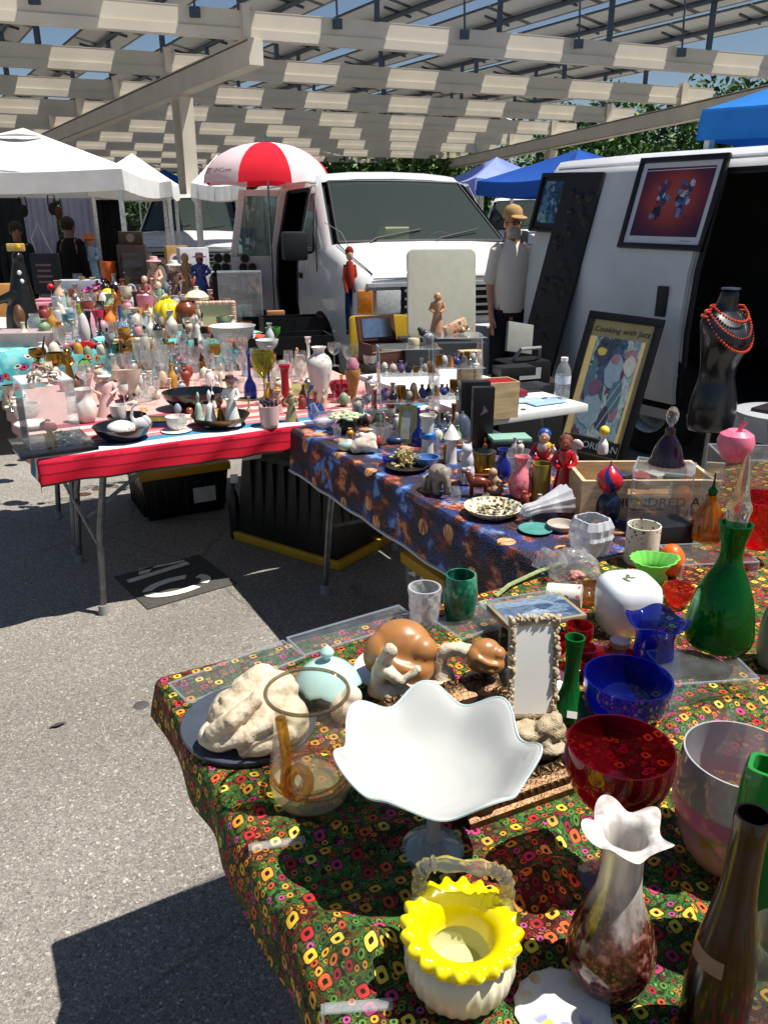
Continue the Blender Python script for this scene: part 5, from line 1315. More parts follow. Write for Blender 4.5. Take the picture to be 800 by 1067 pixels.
# smooth tan curled figures
tan = paint('#a4703f', .36, .3, 9, coat=.15, key='carved_stone')
def curled(px, pyb, wpx, z0_, name, label, rz):
    q = at(px, pyb, z0_); s_ = wpx*depth(q)/F
    o = blob(name, [('e', (0, .05*s_, .50*s_), (.44*s_, .36*s_, .40*s_)), ('e', (-.30*s_, -.05*s_, .42*s_), (.24*s_, .26*s_, .32*s_)), ('e', (.22*s_, -.20*s_, .30*s_), (.24*s_, .22*s_, .22*s_)), ('e', (.28*s_, -.12*s_, .56*s_), (.22*s_, .22*s_, .2*s_)),
        ('t', [(-.3*s_, -.24*s_, .55*s_), (-.05*s_, -.36*s_, .42*s_), (.22*s_, -.38*s_, .36*s_)], [.1*s_, .085*s_, .07*s_]), ('t', [(-.25*s_, -.28*s_, .3*s_), (.05*s_, -.36*s_, .22*s_), (.3*s_, -.32*s_, .18*s_)], [.11*s_, .1*s_, .07*s_]), ('e', (0, 0, .18*s_), (.36*s_, .3*s_, .2*s_))], tan, .04*s_, None, q, facing(q)+rz, smooth=2)
    return tag(o, label, 'sculpture')
c, R, h = fit((368, 684, 456, 722), Z, .9, .9, .5)
o = MB().lathe([(0, 0), (R*.7, 0), (R, .008), (R*.98, .012), (0, .008)], 40).build('white_saucer', ceramic('#d9dde0'), None, c); tag(o, 'white saucer under the large tan curled figure', 'saucer')
curled(418, 708, 74, Z+.008, 'curled_figure', 'large polished tan stone figure curled up on a white saucer', 0)
o, R, h = V('black_pedestal', (490, 684, 530, 720), [(1, 0), (1, .7), (.85, 1)], paint('#121214', .3, key='pedestal'), 'small black pedestal under the little tan figure', 'pedestal', z0=Z, open=False)
curled(505, 699, 40, Z+h, 'curled_figure', 'small polished tan stone figure on the black pedestal', .3)
# driftwood-white figure group
wm_ = paint('#c9bca6', .65, .2, 40, bump=.4, key='bleached_coral'); q = at(430, 728, Z); k = depth(q)/F
def cor(pts, name, label, q, k): 
    o = blob(name, pts(lambda v: v*k), wm_, .004, None, q, facing(q), rough=.004, rscale=40, smooth=1); return tag(o, label, 'sculpture')
cor(lambda s: [('e', (s(-18), 0, s(10)), (s(30), s(18), s(12))), ('t', [(s(-36), 0, s(6)), (s(-34), 0, s(34)), (s(-26), s(-4), s(56))], [s(12), s(9), s(6)]), ('e', (s(-24), s(-6), s(60)), (s(8), s(7), s(8))), ('t', [(s(-30), s(-6), s(38)), (s(-10), s(-12), s(28)), (s(6), s(-12), s(44))], [s(8), s(6), s(4)]), ('t', [(s(0), 0, s(8)), (s(24), s(0), s(14)), (s(44), s(4), s(8))], [s(11), s(9), s(7)])], 'bleached_figure', 'pale bleached twisted figure in front of the large tan one', q, k)
q = at(478, 716, Z); k = depth(q)/F
cor(lambda s: [('t', [(s(22*math.cos(a)), 0, s(26+20*math.sin(a))) for a in [PI*1.2*i/10-.3 for i in range(11)]], [s(8)]*11), ('e', (s(-18), 0, s(12)), (s(14), s(12), s(12))), ('e', (s(16), s(-3), s(10)), (s(12), s(10), s(10)))], 'bleached_shell', 'pale knobbly ring shaped shell beside the carved frame', q, k)
q = at(361, 752, Z); k = depth(q)/F
o = blob('pale_shell', [('e', (0, 0, 16*k), (18*k, 14*k, 18*k)), ('e', (6*k, 0, 30*k), (11*k, 10*k, 12*k))], paint('#d8c9b4', .4, .1, 30, key='shell'), .003, None, q, facing(q)); tag(o, 'smooth cream shell between the pitcher and the white compote', 'shell')
# faceted tumbler and green votive at the far edge
o, R, h = V('faceted_tumbler', (425, 604, 460, 656), P['tumbler'], glass('#f6f8fa', .5, body=.26), 'clear crystal tumbler with round thumbprint cuts at the table edge', 'tumbler', z0=Z, rf=lambda a, r, z, R, h: (r*(1+.06*math.cos(8*a+(PI if int(z/h*5) % 2 else 0))*math.sin(z/h*PI*5)**2), z), seg=32, wall=.16, sm=2, flat=True)  # white diffuse body put in for the sparkle of cut crystal
def marbled(c1, c2, c3, sc_=22, alpha=.9):
    k = ('marb', c1, c2, c3, sc_)
    if k in MATS: return MATS[k]
    s = NT('marbled_glass'); co = s.co('Object'); n = s.noise(co, sc_, 4, .6)
    c_ = s.ramp(n, [(.35, c1), (.52, c2), (.66, c3)])
    p = s.pbsdf(c_, .1, coat=.5); tr = s.n('BsdfTransparent'); s.set(tr.inputs[0], c_)
    m = s.n('MixShader'); m.inputs[0].default_value = 1-alpha; s.t.links.new(p, m.inputs[1]); s.t.links.new(tr.outputs[0], m.inputs[2]); MATS[k] = s.done(m.outputs[0]); return MATS[k]
V('votive_cup', (461, 592, 498, 650), [(.6, 0), (.78, .05), (.96, .35), (1, .6), (.9, .92), (.86, 1)], marbled('#0d4a36', '#1f7a5a', '#6fb39a', 24, .8), 'dark green marbled glass cup at the far table edge', 'cup', z0=Z)
# flat clear acrylic sheets along the far edge and the riser under the small picture
acr = thin('#f2f6fb', .05, 1.6); acre = thin('#cfdcf0', .22, 1.6)
def acrylic(name, p0, p1, d_, z0_, th, label, cat='acrylic sheet'):
    A = at(*p0, z0_); B = at(*p1, z0_); d = (B-A).normalized(); L_ = (B-A).length
    o = MB().box((L_/2, -d_/2, th/2), (L_, d_, th)).build(name, acr, None, A, math.atan2(d.y, d.x), bevel=.0012); tag(o, label, cat)
    e = MB(); 
    for y in (0, -d_): e.tube([(0, y, th), (L_, y, th)], .0022, seg=5)
    for x in (0, L_): e.tube([(x, 0, th), (x, -d_, th)], .0022, seg=5)
    e.build('polished_edge', acre, o); return o
acrylic('acrylic_sheet', (176, 716), (295, 671), .085, T+.012, .008, 'clear acrylic sheet at the far left corner of the near table')
acrylic('acrylic_sheet', (299, 668), (415, 634), .085, T+.012, .008, 'clear acrylic sheet along the far edge behind the aqua lid')
acrylic('acrylic_sheet', (452, 650), (517, 628), .10, T+.010, .008, 'clear acrylic sheet beside the green votive cup')
def riser(name, px, pyb, wpx, dep, h, rz, label, z0_=Z):
    q = at(px, pyb, z0_); wd = wpx*depth(q)/F; t = empty(name, q, rz, label, 'acrylic riser'); th = .004
    b = MB(); b.box((0, dep/2, h-th/2), (wd, dep, th)); b.build('top_plate', acr, t)
    for sx_ in (-1, 1): MB().box((sx_*(wd/2-th/2), dep/2, (h-th)/2), (th, dep, h-th-.001)).build('side_plate', acr, t)
    e = MB()
    for y in (0, dep): e.tube([(-wd/2, y, 0), (-wd/2, y, h), (wd/2, y, h), (wd/2, y, 0)], .0022, seg=5)
    for sx_ in (-1, 1): e.tube([(sx_*wd/2, 0, h), (sx_*wd/2, dep, h)], .0022, seg=5)
    e.build('polished_edge', acre, t); return t, q, wd
def abox(name, px, pyb, wpx, dep, ytop, rz, label, z0_=Z, mat=None, cat='acrylic box'):
    q = at(px, pyb, z0_); wd = wpx*depth(q)/F; h = top_z(q, ytop)-z0_; t = empty(name, q, rz, label, cat); th = .004; m = mat or acr
    MB().box((0, dep/2, h-th/2), (wd, dep, th)).build('top_plate', m, t)
    for sx_ in (-1, 1): MB().box((sx_*(wd/2-th/2), dep/2, (h-th)/2), (th, dep, h-th-.001)).build('side_plate', m, t)
    for y in (th/2, dep-th/2): MB().box((0, y, (h-th)/2), (wd-2*th-.001, th, h-th-.001)).build('side_plate', m, t)
    e = MB()
    for y in (0, dep):
        e.tube([(-wd/2, y, h), (wd/2, y, h)], .0022, seg=5)
        for sx_ in (-1, 1): e.tube([(sx_*wd/2, y, 0), (sx_*wd/2, y, h)], .0022, seg=5)
    for sx_ in (-1, 1): e.tube([(sx_*wd/2, 0, h), (sx_*wd/2, dep, h)], .0022, seg=5)
    e.build('polished_edge', acre, t); return t, q, wd, h
pb = at(558, 640, Z+.05); br = empty('small_flat_picture', pb, G-.18, 'small blue grey picture in a flat frame lying on an acrylic stand', 'picture')
MB().box((0, 0, .006), (.185, .115, .012)).build('frame', paint('#8c7f66', .45, .2, 30, key='flat_frame'), br, bevel=.002)
sheet('print', br, -.083, .083, -.05, .05, .0128, blotch_art(['#5d6f86', '#7f90a4', '#40546e', '#94a3b4', '#6b7d94'], 4, .15))
riser('acrylic_riser', 558, 664, 84, .11, .048, G-.18, 'clear acrylic riser under the small flat picture')
# ruby glasses, green bud vase, cork bottle
ruby = thin('#a3041c', .02, 1.3); rubyd = thin('#6a0414', .0, 1.8, 4, .42)
o, *_ = BX('white_tile', 588, 722, 40, 717, .10, ceramic('#d9dde0'), 'white tile under the ruby glasses', 'tile', rz=G, z0=Z)
V('ruby_glass', (566, 658, 592, 706), P['goblet'], ruby, 'ruby red footed glass at left on the white tile', 'glass', z0=Z+.006)
V('ruby_glass', (588, 645, 618, 700), P['goblet'], ruby, 'ruby red footed glass behind the green bud vase', 'glass', z0=Z+.006)
V('ruby_glass', (594, 668, 622, 712), P['goblet'], rubyd, 'ruby red footed glass beside the corked red bottle', 'glass', z0=Z+.006)
o, R, h = V('bud_vase', (571, 659, 612, 758), [(.9, 0), (1, .03), (.96, .1), (.62, .25), (.4, .42), (.34, .6), (.38, .8), (.5, 1)], glass('#1c8a40', .6, body=.3), 'slim green glass bud vase with a price sticker', 'vase', z0=Z, wall=.1)
MB().box((R*.2, -R*.86, h*.16), (.018, .002, .012), rot=Matrix.Rotation(-.45, 3, 'X')).build('price_sticker', paint('#d8d6cc', .6, key='paper'), o)
o, R, h = V('corked_bottle', (612, 668, 672, 716), [(.8, 0), (1, .12), (1, .5), (.8, .78), (.4, .9), (.34, 1)], thin('#9a0f12', .02, 1.4), 'squat red bottle with a cork behind the cobalt bowl', 'bottle', z0=Z)
MB().lathe([(0, h*.9), (R*.3, h*.9), (R*.34, h*1.18), (0, h*1.18)], 16).build('cork', paint('#b88a5e', .8, .2, 60, key='cork'), o)
# cobalt bowl and ruby compote
cob = thin('#0a1684', .012, 1.8, 4, .38); cobv = thin('#0c1c98', .015, 1.4)
V('cobalt_bowl', (609, 683, 700, 757), P['deep'], cob, 'deep cobalt blue glass bowl behind the ruby compote', 'bowl', z0=Z, seg=64, wall=.05)
o, R, h = V('ruby_compote', (588, 746, 701, 940), [(.55, 0), (.5, .015), (.1, .05), (.075, .2), (.1, .3), (.08, .42), (.14, .50), (.5, .58), (.85, .72), (1, .88), (.97, 1)], rubyd, 'ruby red compote bowl on a beaded clear stem', 'compote', z0=Z, seg=64, wall=.035, floor=.53)
ckl = glass('#eef1f0', .4)
sb = MB()
for i in range(9): sb.ell((0, 0, h*(.06+.045*i)), (R*.15, R*.15, h*.028), seg=12, rings=6)
sb.build('beaded_stem', ckl, o); MB().lathe([(0, 0), (R*.57, 0), (R*.56, .004), (R*.15, .016), (0, .016)], 40).build('foot', thin('#e8efee', .03, 1.6), o)
# painted pink and clear glass bowl
def painted_bowl():
    s = NT('painted_glass'); co = s.co('Object'); z = s.n('SeparateXYZ', i_0=co).outputs[2]
    n = s.noise(co, 14, 4); c_ = s.ramp(n, [(.35, '#c9a03c'), (.45, '#e0b8c0'), (.58, '#d89ab0'), (.66, '#d8dde2')])
    c_ = s.mix(s.ramp(z, [(.08, 0.0), (.12, .85)]), c_, '#dde6ea')
    p = s.pbsdf(c_, .25, coat=.4); t = s.n('BsdfTransparent', i_Color=lin('#dfe9e6')); m = s.n('MixShader')
    s.set(m.inputs[0], s.ramp(s.math('ADD', z, s.math('MULTIPLY', n, .05)), [(.075, .85), (.11, .5)])); s.t.links.new(t.outputs[0], m.inputs[1]); s.t.links.new(p, m.inputs[2])
    g_ = s.n('BsdfGlossy', i_Roughness=.04); fr_ = s.n('Fresnel', i_IOR=1.5); m2 = s.n('MixShader'); s.t.links.new(fr_.outputs[0], m2.inputs[0]); s.t.links.new(m.outputs[0], m2.inputs[1]); s.t.links.new(g_.outputs[0], m2.inputs[2])
    return s.done(m2.outputs[0])
o, R, h = V('painted_bowl', (704, 755, 826, 915), [(.5, 0), (.62, .05), (.88, .3), (1, .6), (.97, .85), (.93, 1)], painted_bowl(), 'large clear glass bowl painted with pink and gold, at the right edge', 'bowl', z0=Z, seg=64, wall=.03)
MB().lathe([(R*.985*1.0, h*.5), (R*1.003, h*.56), (R*1.004, h*.62), (R*.99, h*.66)], 64, caps=False).build('pink_band', paint('#d87aa6', .25, .1, coat=.4, key='band'), o, recalc=False)
# white to brown ruffled swung vase
def brownvase():
    s = NT('brown_white_glass'); co = s.co('Object'); sp = s.n('SeparateXYZ', i_0=co); n = s.noise(s.co('Object', (1, 1, .25)), 34, 5, .65)
    zz = s.math('ADD', sp.outputs[2], s.math('MULTIPLY', s.math('SUBTRACT', n, .5), .12))
    fl = s.noise(co, 120, 3)
    br = s.ramp(fl, [(.38, '#2c120c'), (.55, '#5a2a20'), (.66, '#8a6258')])
    wh = s.ramp(s.noise(s.co('Object', (1, 1, .08)), 90, 3), [(.3, '#a89f96'), (.55, '#cfcac4'), (.75, '#e2dfda')])
    return s.done(s.pbsdf(s.mix(s.ramp(zz, [(.105, 0.0), (.165, 1.0)]), br, wh), .12, coat=.6))
def r5(a, r, z, R, h):
    w_ = max(0, (r/R-.46)/.4)*(1 if z/h > .85 else 0); c_ = math.cos(5*a+1.2); return r*(1+.16*w_*c_), z+.032*h*w_*math.cos(5*a+1.9)
V('swung_vase', (590, 832, 683, 1044), [(.6, 0), (.78, .03), (.96, .14), (1, .22), (.9, .34), (.62, .5), (.47, .62), (.43, .78), (.45, .9), (.56, .955), (.84, .965)], brownvase(), 'tall vase fading from speckled brown base to a white ruffled mouth', 'vase', z0=Z, rf=r5, seg=80, wall=.05)
# green rectangular vase, brown bottle, clear jar at the right edge
gm_ = milk('#2f8a3c', .8)
q = at(780, 1010, Z); k = depth(q)/F; hh = top_z(q, 818)-Z; wd = 84*k
b = MB(); n = 40
def rsq(i, w_, d_): 
    a = 2*PI*i/n; ca, sa = math.cos(a), math.sin(a); return (w_*math.copysign(abs(ca)**.35, ca), d_*math.copysign(abs(sa)**.35, sa))
lv = [(0, .9), (.02, .96), (.5, 1), (.93, 1), (.985, .95), (1, .9)]; vs = []
for f, s_ in lv:
    for i in range(n): x, y = rsq(i, wd/2*s_, wd*.24*s_); vs.append((x, y+wd*.24, f*hh))
for f, s_ in ((1, .8), (.96, .76), (.04, .74)):
    for i in range(n): x, y = rsq(i, wd/2*s_, wd*.24*s_*.9); vs.append((x, y+wd*.24, f*hh))
m = len(lv)+3; b.add(vs, [(i*n+j, i*n+(j+1) % n, (i+1)*n+(j+1) % n, (i+1)*n+j) for i in range(m-1) for j in range(n)]+[tuple(range(n)), tuple(range((m-1)*n, m*n))])
o = b.build('square_vase', gm_, None, q, facing(q)); tag(o, 'tall flat sided speckled green glass vase at the right edge', 'vase')
brb = glass('#3a1606', .5)
o, R, h = V('brown_bottle', (709, 838, 775, 1104), [(.85, 0), (.97, .015), (1, .1), (1, .28), (.94, .4), (.66, .58), (.5, .72), (.46, .92), (.5, .95), (.5, 1)], paint('#100502', .2, .3, 8, coat=.1, key='brown_glass'), 'tall dark brown glass bottle with a paper band at lower right', 'bottle', z0=Z, seg=48, wall=.08)
pb_ = MB(); pbv = []
for i in range(13):
    a = -PI/2-1.25+1.3*i/12; pbv += [((R*.955)*math.cos(a), (R*.955)*math.sin(a), h*.395), ((R*.86)*math.cos(a), (R*.86)*math.sin(a), h*.455)]
pb_.add(pbv, [(2*i, 2*i+2, 2*i+3, 2*i+1) for i in range(12)]).build('paper_band', paint('#8c6f58', .7, .2, 40, key='paper'), o, recalc=False)
V('clear_jar', (770, 952, 850, 1105), [(.85, 0), (.95, .03), (1, .3), (1, .8), (.96, .9), (1, .95), (1, 1)], thin('#c9d2d0', .05, 1.6), 'clear glass jar cut off by the lower right corner', 'jar', z0=Z, seg=48)
V('floral_plate', (536, 1046, 636, 1084), P['plate'], dotted('#d8d6d0', ['#8a90b8', '#c8b060', '#b8b8c8'], 40, .6), 'white scalloped plate at the bottom edge of the photo', 'plate', z0=Z, rf=lambda a, r, z, R, h: (r*(1+.02*math.cos(16*a)), z))
# cobalt ruffled vase, white lidded box
V('cobalt_vase', (654, 630, 716, 716), [(.55, 0), (.64, .03), (.7, .3), (.66, .55), (.62, .68), (.7, .84), (.9, .95), (1, .97)], cobv, 'cobalt blue vase with a ruffled rim beside the green decanter', 'vase', z0=Z, rf=ruffle(4, .05, .05, .6), seg=60, wall=.06)
q = at(664, 668, Z); k = depth(q)/F; b = MB(); wd = 31*k; hh = top_z(q, 614)-Z; n = 32; vs = []
for f, s_ in ((0, .84), (.05, .92), (.4, 1), (.7, 1), (.86, .94), (.95, .78), (1.0, .5), (1.01, .0)):
    for i in range(n): 
        a = 2*PI*i/n; ca, sa = math.cos(a), math.sin(a); vs.append((wd*s_*math.copysign(abs(ca)**.6, ca), wd+wd*s_*math.copysign(abs(sa)**.6, sa), hh*f))
b.add(vs, [(i*n+j, i*n+(j+1) % n, (i+1)*n+(j+1) % n, (i+1)*n+j) for i in range(7) for j in range(n)]+[tuple(range(n))])
o = b.build('ceramic_box', ceramic('#dfe2e8'), None, q, facing(q)+.5); tag(o, 'white rounded square ceramic box with a painted sprig on its lid', 'box')
sp_ = MB(); 
for i in range(5): sp_.ell((-.01+.009*math.cos(i*1.3), wd-.01+.012*math.sin(i*2.1), hh+.0015), (.009, .004, .0015), rot=Matrix.Rotation(i*1.1, 3, 'Z'), seg=8, rings=5)
sp_.build('painted_sprig', paint('#5a6a4a', .5, .2, key='sprig'), o)
# lime ruffled vase, orange ball, cylinder cup with insects
o, R, h = V('lime_vase', (657, 574, 702, 624), [(.5, 0), (.66, .05), (.8, .3), (.74, .55), (.6, .68), (.78, .85), (1, 1)], milk('#7fd060', .75), 'small lime green ruffled vase with a yellow body', 'vase', z0=Z, rf=lambda a, r, z, R, h: (r*(1+.03*math.cos(16*a)*max(0, z/h-.6)/.4+.22*max(0, math.cos(a-.2))**4*max(0, z/h-.7)/.3), z+.1*h*max(0, math.cos(a-.2))**4*max(0, z/h-.7)/.3), seg=96)
MB().lathe([(R*.5, .001), (R*.67, h*.05), (R*.815, h*.3), (R*.75, h*.55), (R*.66, h*.62)], 40, caps=False).build('yellow_body', thin('#cfc23a', .1, 1.0), o, recalc=False)
V('orange_ornament', (685, 567, 713, 602), P['ball'], paint('#d8641c', .35, .15, 20, bump=.3, key='orange'), 'round orange gourd ornament behind the lime vase', 'ornament', z0=Z, open=False)
V('insect_cup', (650, 541, 684, 592), P['mug'], dotted('#d5cfbe', ['#6a2018', '#4a5a20', '#2c1810', '#7a3a20'], 85, .55, .4), 'cream cylinder cup printed with small dark red leaves', 'cup', z0=Z)
# green decanter with clear stopper on its riser
t_, q, wd = riser('acrylic_riser', 742, 738, 92, .12, .058, .12, 'clear acrylic riser under the green decanter')
o, R, h = V('green_decanter', (713, 540, 784, 683), [(.80, 0), (.92, .02), (1, .1), (.98, .2), (.86, .38), (.6, .55), (.38, .66), (.3, .74), (.32, .84), (.42, .95), (.46, 1)], glass('#10983c', .5, body=.08), 'dark green dimpled glass decanter with a long clear stopper', 'decanter', z0=Z+.058, seg=56, wall=.07, rf=lambda a, r, z, R, h: (r*(1-.14*math.exp(-((z/h-.28)/.18)**2)*max(0, math.cos(2*a-.6))**3), z))
sh_ = R*2.35
MB().lathe(smoothed([(R*.2, 0), (R*.26, sh_*.05), (R*.3, sh_*.22), (R*.36, sh_*.32), (R*.24, sh_*.42), (R*.16, sh_*.62), (R*.08, sh_*.9), (0, sh_)], 1), 20, c=(0, 0, h*.93)).build('stopper', glass('#e8ece6', .3), o)
# acrylic riser and amber bottle
t_, q, wd = riser('acrylic_riser', 748, 604, 84, .13, .045, .1, 'clear acrylic riser under the amber bottle')
o, R, h = V('amber_bottle', (719, 514, 752, 566), [(.85, 0), (1, .06), (1, .3), (.8, .58), (.5, .76), (.3, .86), (.34, 1)], thin('#b8780c', .02, 1.5), 'amber ribbed perfume bottle with a green stopper', 'perfume bottle', z0=Z+.045, rf=lambda a, r, z, R, h: (r*(1+.07*math.cos(10*a)), z), seg=60)
MB().lathe([(0, h*.97), (R*.22, h*.98), (R*.3, h*1.1), (R*.08, h*1.2), (R*.05, h*1.45), (0, h*1.5)], 12).build('stopper', glass('#1a6a34', .4), o)
# acrylic boxes behind: the cube with the purple perfume, the box with the pink apple, the red bowl
t_, q, wd, bh = abox('acrylic_box', 682, 561, 58, .13, 492, -.4, 'clear acrylic cube in front of the wooden crate')
o, R, h = V('perfume_bottle', (676, 444, 712, 488), [(1, 0), (.95, .05), (.86, .25), (.7, .5), (.4, .72), (.26, .8), (.3, .9), (.22, 1)], thin('#3c1430', .0, 1.6, 4, .2), 'dark plum bell shaped perfume bottle with a crystal stopper on the acrylic cube', 'perfume bottle', z0=Z+bh+.001, rf=lambda a, r, z, R, h: (r*(1+.05*max(0, 1-z/h*5)*math.cos(18*a)), z), seg=72)
sp_ = MB(); sp_.ell((0, 0, h*1.3), (R*.36, R*.14, h*.26), seg=14, rings=8); sp_.lathe([(R*.1, h*.92), (R*.14, h*1.05), (R*.08, h*1.1)], 12); sp_.build('stopper', glass('#f0f2f0', .3), o)
MB().lathe([(R*.86, .001), (R*.9, h*.04), (R*.8, h*.05)], 30, caps=False).build('ruby_foot', rubyd, o, recalc=False)
t_, q, wd, bh = abox('acrylic_box', 792, 566, 96, .16, 480, -.1, 'clear acrylic box under the pink apple at the right edge', mat=thin('#c9d0d8', .06, 1.4))
ap = at(771, 488, Z+bh); k = depth(ap)/F; Ra = 19*k
apm = dotted('#e0708c', ['#8a2440', '#b04a68'], 130, .4, .3)
o = MB().lathe([(0, Ra*.14), (Ra*.3, Ra*.04), (Ra*.62, Ra*.2), (Ra*.92, Ra*.75), (Ra, Ra*1.2), (Ra*.88, Ra*1.62), (Ra*.5, Ra*1.86), (Ra*.2, Ra*1.78), (0, Ra*1.6)], 32, rf=lambda a, r, z: (r*(1+.03*math.cos(5*a)*(1 if z < Ra*.6 else .3)), z)).build('pink_apple', apm, None, ap+Vector((0, Ra, .002)), 0)
tag(o, 'bright pink ceramic apple with a stem on the acrylic box', 'apple')
MB().tube([(0, 0, Ra*1.6), (Ra*.16, 0, Ra*2.0), (Ra*.34, 0, Ra*2.36)], [Ra*.12, Ra*.13, Ra*.17], seg=10).build('stem', apm, o)
V('red_bowl', (768, 510, 826, 574), P['deep'], thin('#d0101c', .04, 1.3), 'bright red glass bowl cut off by the right edge', 'bowl', z0=Z+.045, seg=48)
V('blue_pitcher', (789, 612, 830, 700), P['jar'], milk('#9fb8a8', .7), 'pale green jar with a blue rim at the right edge', 'jar', z0=Z)
# plates, bags and crystal near the galaxy cloth corner
V('crystal_dish', (594, 534, 637, 582), [(.7, 0), (.8, .05), (.9, .35), (1, .5), (.92, .6), (.96, .8), (.8, 1)], glass('#f6f8fc', .5, body=.34), 'square cut clear crystal candy dish', 'candy dish', z0=Z, rf=lambda a, r, z, R, h: (r*(1+.08*math.cos(4*a)+.05*math.cos(12*a+z/h*9)), z), seg=36, flat=True, sm=0)  # bright sparkle is put into the glass as white diffuse colour
def bag(px, pyb, wpx, label, mat, seed, hz=.35):
    q = at(px, pyb, Z); k = wpx*depth(q)/F
    o = MB().ell((0, 0, 0), (k*.5, k*.42, k*hz), seg=28, rings=18)
    o = o.build('plastic_bag', mat, None, q+Vector((0, k*.3, k*hz*.75)), .3)
    for v in o.data.vertices:
        d = mnoise.fractal(v.co*55+Vector((seed, 0, 0)), 1, 2, 3); v.co += v.co.normalized()*d*k*.16
    return tag(o, label, 'bag')
bag(600, 612, 52, 'crumpled clear plastic bag with pink trinkets beside the crystal dish', thin('#e6e8ee', .16, 2.0), 3)
bag(575, 596, 34, 'smaller crumpled clear plastic bag at the galaxy cloth corner', thin('#e0e4ea', .14, 2.0), 9)
q = at(603, 606, Z); o = MB()
for i in range(7): o.ell((.012*math.cos(i*1.7), .02+.012*math.sin(i*2.3), .008+.004*(i % 2)), (.009, .008, .006), seg=8, rings=5)
o = o.build('pink_trinket', paint('#d88a78', .5, .2, 40, key='trinket'), None, q); tag(o, 'cluster of pink trinkets inside the larger plastic bag', 'trinkets')
V('amber_dish', (600, 604, 640, 630), P['bowl'], thin('#8a6a3a', .06, 1.4), 'small dark amber dish with a wooden lid near the crystal dish', 'dish', z0=Z)
q = at(580, 636, Z); o = MB().lathe([(0, -.04), (.026, -.04), (.028, .04), (0, .04)], 20); ro = Matrix.Rotation(1.5, 4, 'Y'); o.v = [tuple((ro @ Vector(p).to_4d())[:3]) for p in o.v]
o = o.build('floral_tube', dotted('#d6d2c8', ['#b8303a', '#4a7a3a', '#d06a70'], 60, .6), None, q+Vector((.02, .02, .03)), -.35); tag(o, 'white tube printed with roses lying on its side', 'tube')
q = at(520, 590, Z); rb_ = MB().tube([at(588, 586, Z+.01)-q, at(560, 596, Z+.012)-q, at(530, 610, Z+.012)-q, at(516, 622, Z+.008)-q], .0055, seg=6).build('twisted_rope', paint('#8a9a6a', .8, .3, 80, bump=.4, key='cord'), None, q); tag(rb_, 'pale green twisted cord along the galaxy cloth edge', 'cord')
# small stacked finds: red dish in the shade of the decanter and clear slab
V('red_ashtray', (692, 605, 724, 634), P['bowl'], thin('#c8342c', .06, 1.2), 'small red glass dish beside the white ceramic box', 'dish', z0=Z)
o, *_ = BX('black_box', 700, 578, 44, 549, .09, paint('#15161a', .4, key='box_paint'), 'small black box behind the insect cup', 'box', rz=.2, z0=Z)
o, *_ = BX('glass_slab', 722, 770, 70, 766, .16, acr, 'clear glass slab lying between the cobalt bowl and the painted bowl', 'slab', rz=-.5, z0=Z)
# wooden crate
q = at(668, 553, Z+.0); k = depth(q)/F; cw = .41; chh = top_z(at(670, 543, Z), 502)-Z; cd = .2; wc = wood('#d0b68e')
cr = empty('wooden_crate', at(672, 541, Z), .02, 'pale wooden wine crate with printed letters behind the acrylic cube', 'crate'); q2 = cr.location
hh = chh
for y, nm in ((0, 'front_board'), (cd, 'back_board')):
    b = MB(); 
    if y == 0:
        b.box((0, y, hh*.31), (cw, .012, hh*.62)); b.box((0, y, hh*.9), (cw, .012, hh*.2)); b.box((-cw*.33, y, hh*.71), (cw*.34, .012, hh*.18)); b.box((cw*.33, y, hh*.71), (cw*.34, .012, hh*.18))
    else: b.box((0, y, hh/2), (cw, .012, hh))
    b.build(nm, wc, cr, smooth=False)
for sx_ in (-1, 1): MB().box((sx_*(cw/2-.006), cd/2, hh/2), (.0125, cd-.014, hh*.995)).build('side_board', wc, cr)
MB().box((0, cd/2, .008), (cw-.03, cd-.014, .01)).build('base_board', wc, cr)
tk_ = paint('#33271c', .8, .2, key='stamp'); text_mesh('lettering', 'HUNDRED A', .040, tk_, cr, (.028, -.0075, hh*.44), (PI/2, 0, 0), .0003, sx=1.15)
MB().box((.0, -.0075, hh*.27), (.10, .0008, .006)).build('small_print', tk_, cr)
for i in range(5):
    o = MB().box((0, 0, .02), (.06, .05, .04)).build('crate_oddment', paint(['#1b1c20', '#2b2a30', '#8a2f34', '#b7b1a4', '#3a3236'][i], .6, .2, 30, key='oddment'), None, q2+Vector((-.10+.05*i, .08+.02*(i % 2), hh*.62)), i*.7, bevel=.004)
    tag(o, ['black oddment at the left end of the crate', 'dark grey oddment in the crate', 'dark red oddment in the middle of the crate', 'pale paper packet sticking up in the crate', 'dark brown oddment at the right end of the crate'][i], 'oddment')
o, R, h = V('bud_vase', (622, 450, 633, 474), P['bottle'], ceramic('#dfe0de'), 'tiny white vase with a yellow flower on the crate rim', 'vase', z0=Z+hh)
MB().ell((0, 0, h*1.08), R*.95, seg=10, rings=7).build('flower', paint('#e0c83a', .6, .2, 60, key='petal'), o)
o, R, h = V('onion_bottle', (618, 508, 645, 544), P['jar'], paint('#16233c', .25, .2, 30, coat=.4, key='glaze'), 'dark blue bottle with a red and blue swirled stopper', 'bottle', z0=Z, open=False)
def swirl():
    s = NT('striped_glass'); co = s.co('Object'); sp = s.n('SeparateXYZ', i_0=co); a = s.math('ARCTAN2', sp.outputs[1], sp.outputs[0])
    st_ = s.math('SINE', s.math('ADD', s.math('MULTIPLY', a, 4.0), s.math('MULTIPLY', sp.outputs[2], 60.0)))
    return s.done(s.pbsdf(s.ramp(st_, [(.45, '#b81824'), (.55, '#1d2a6a')], 'CONSTANT'), .25, coat=.4))
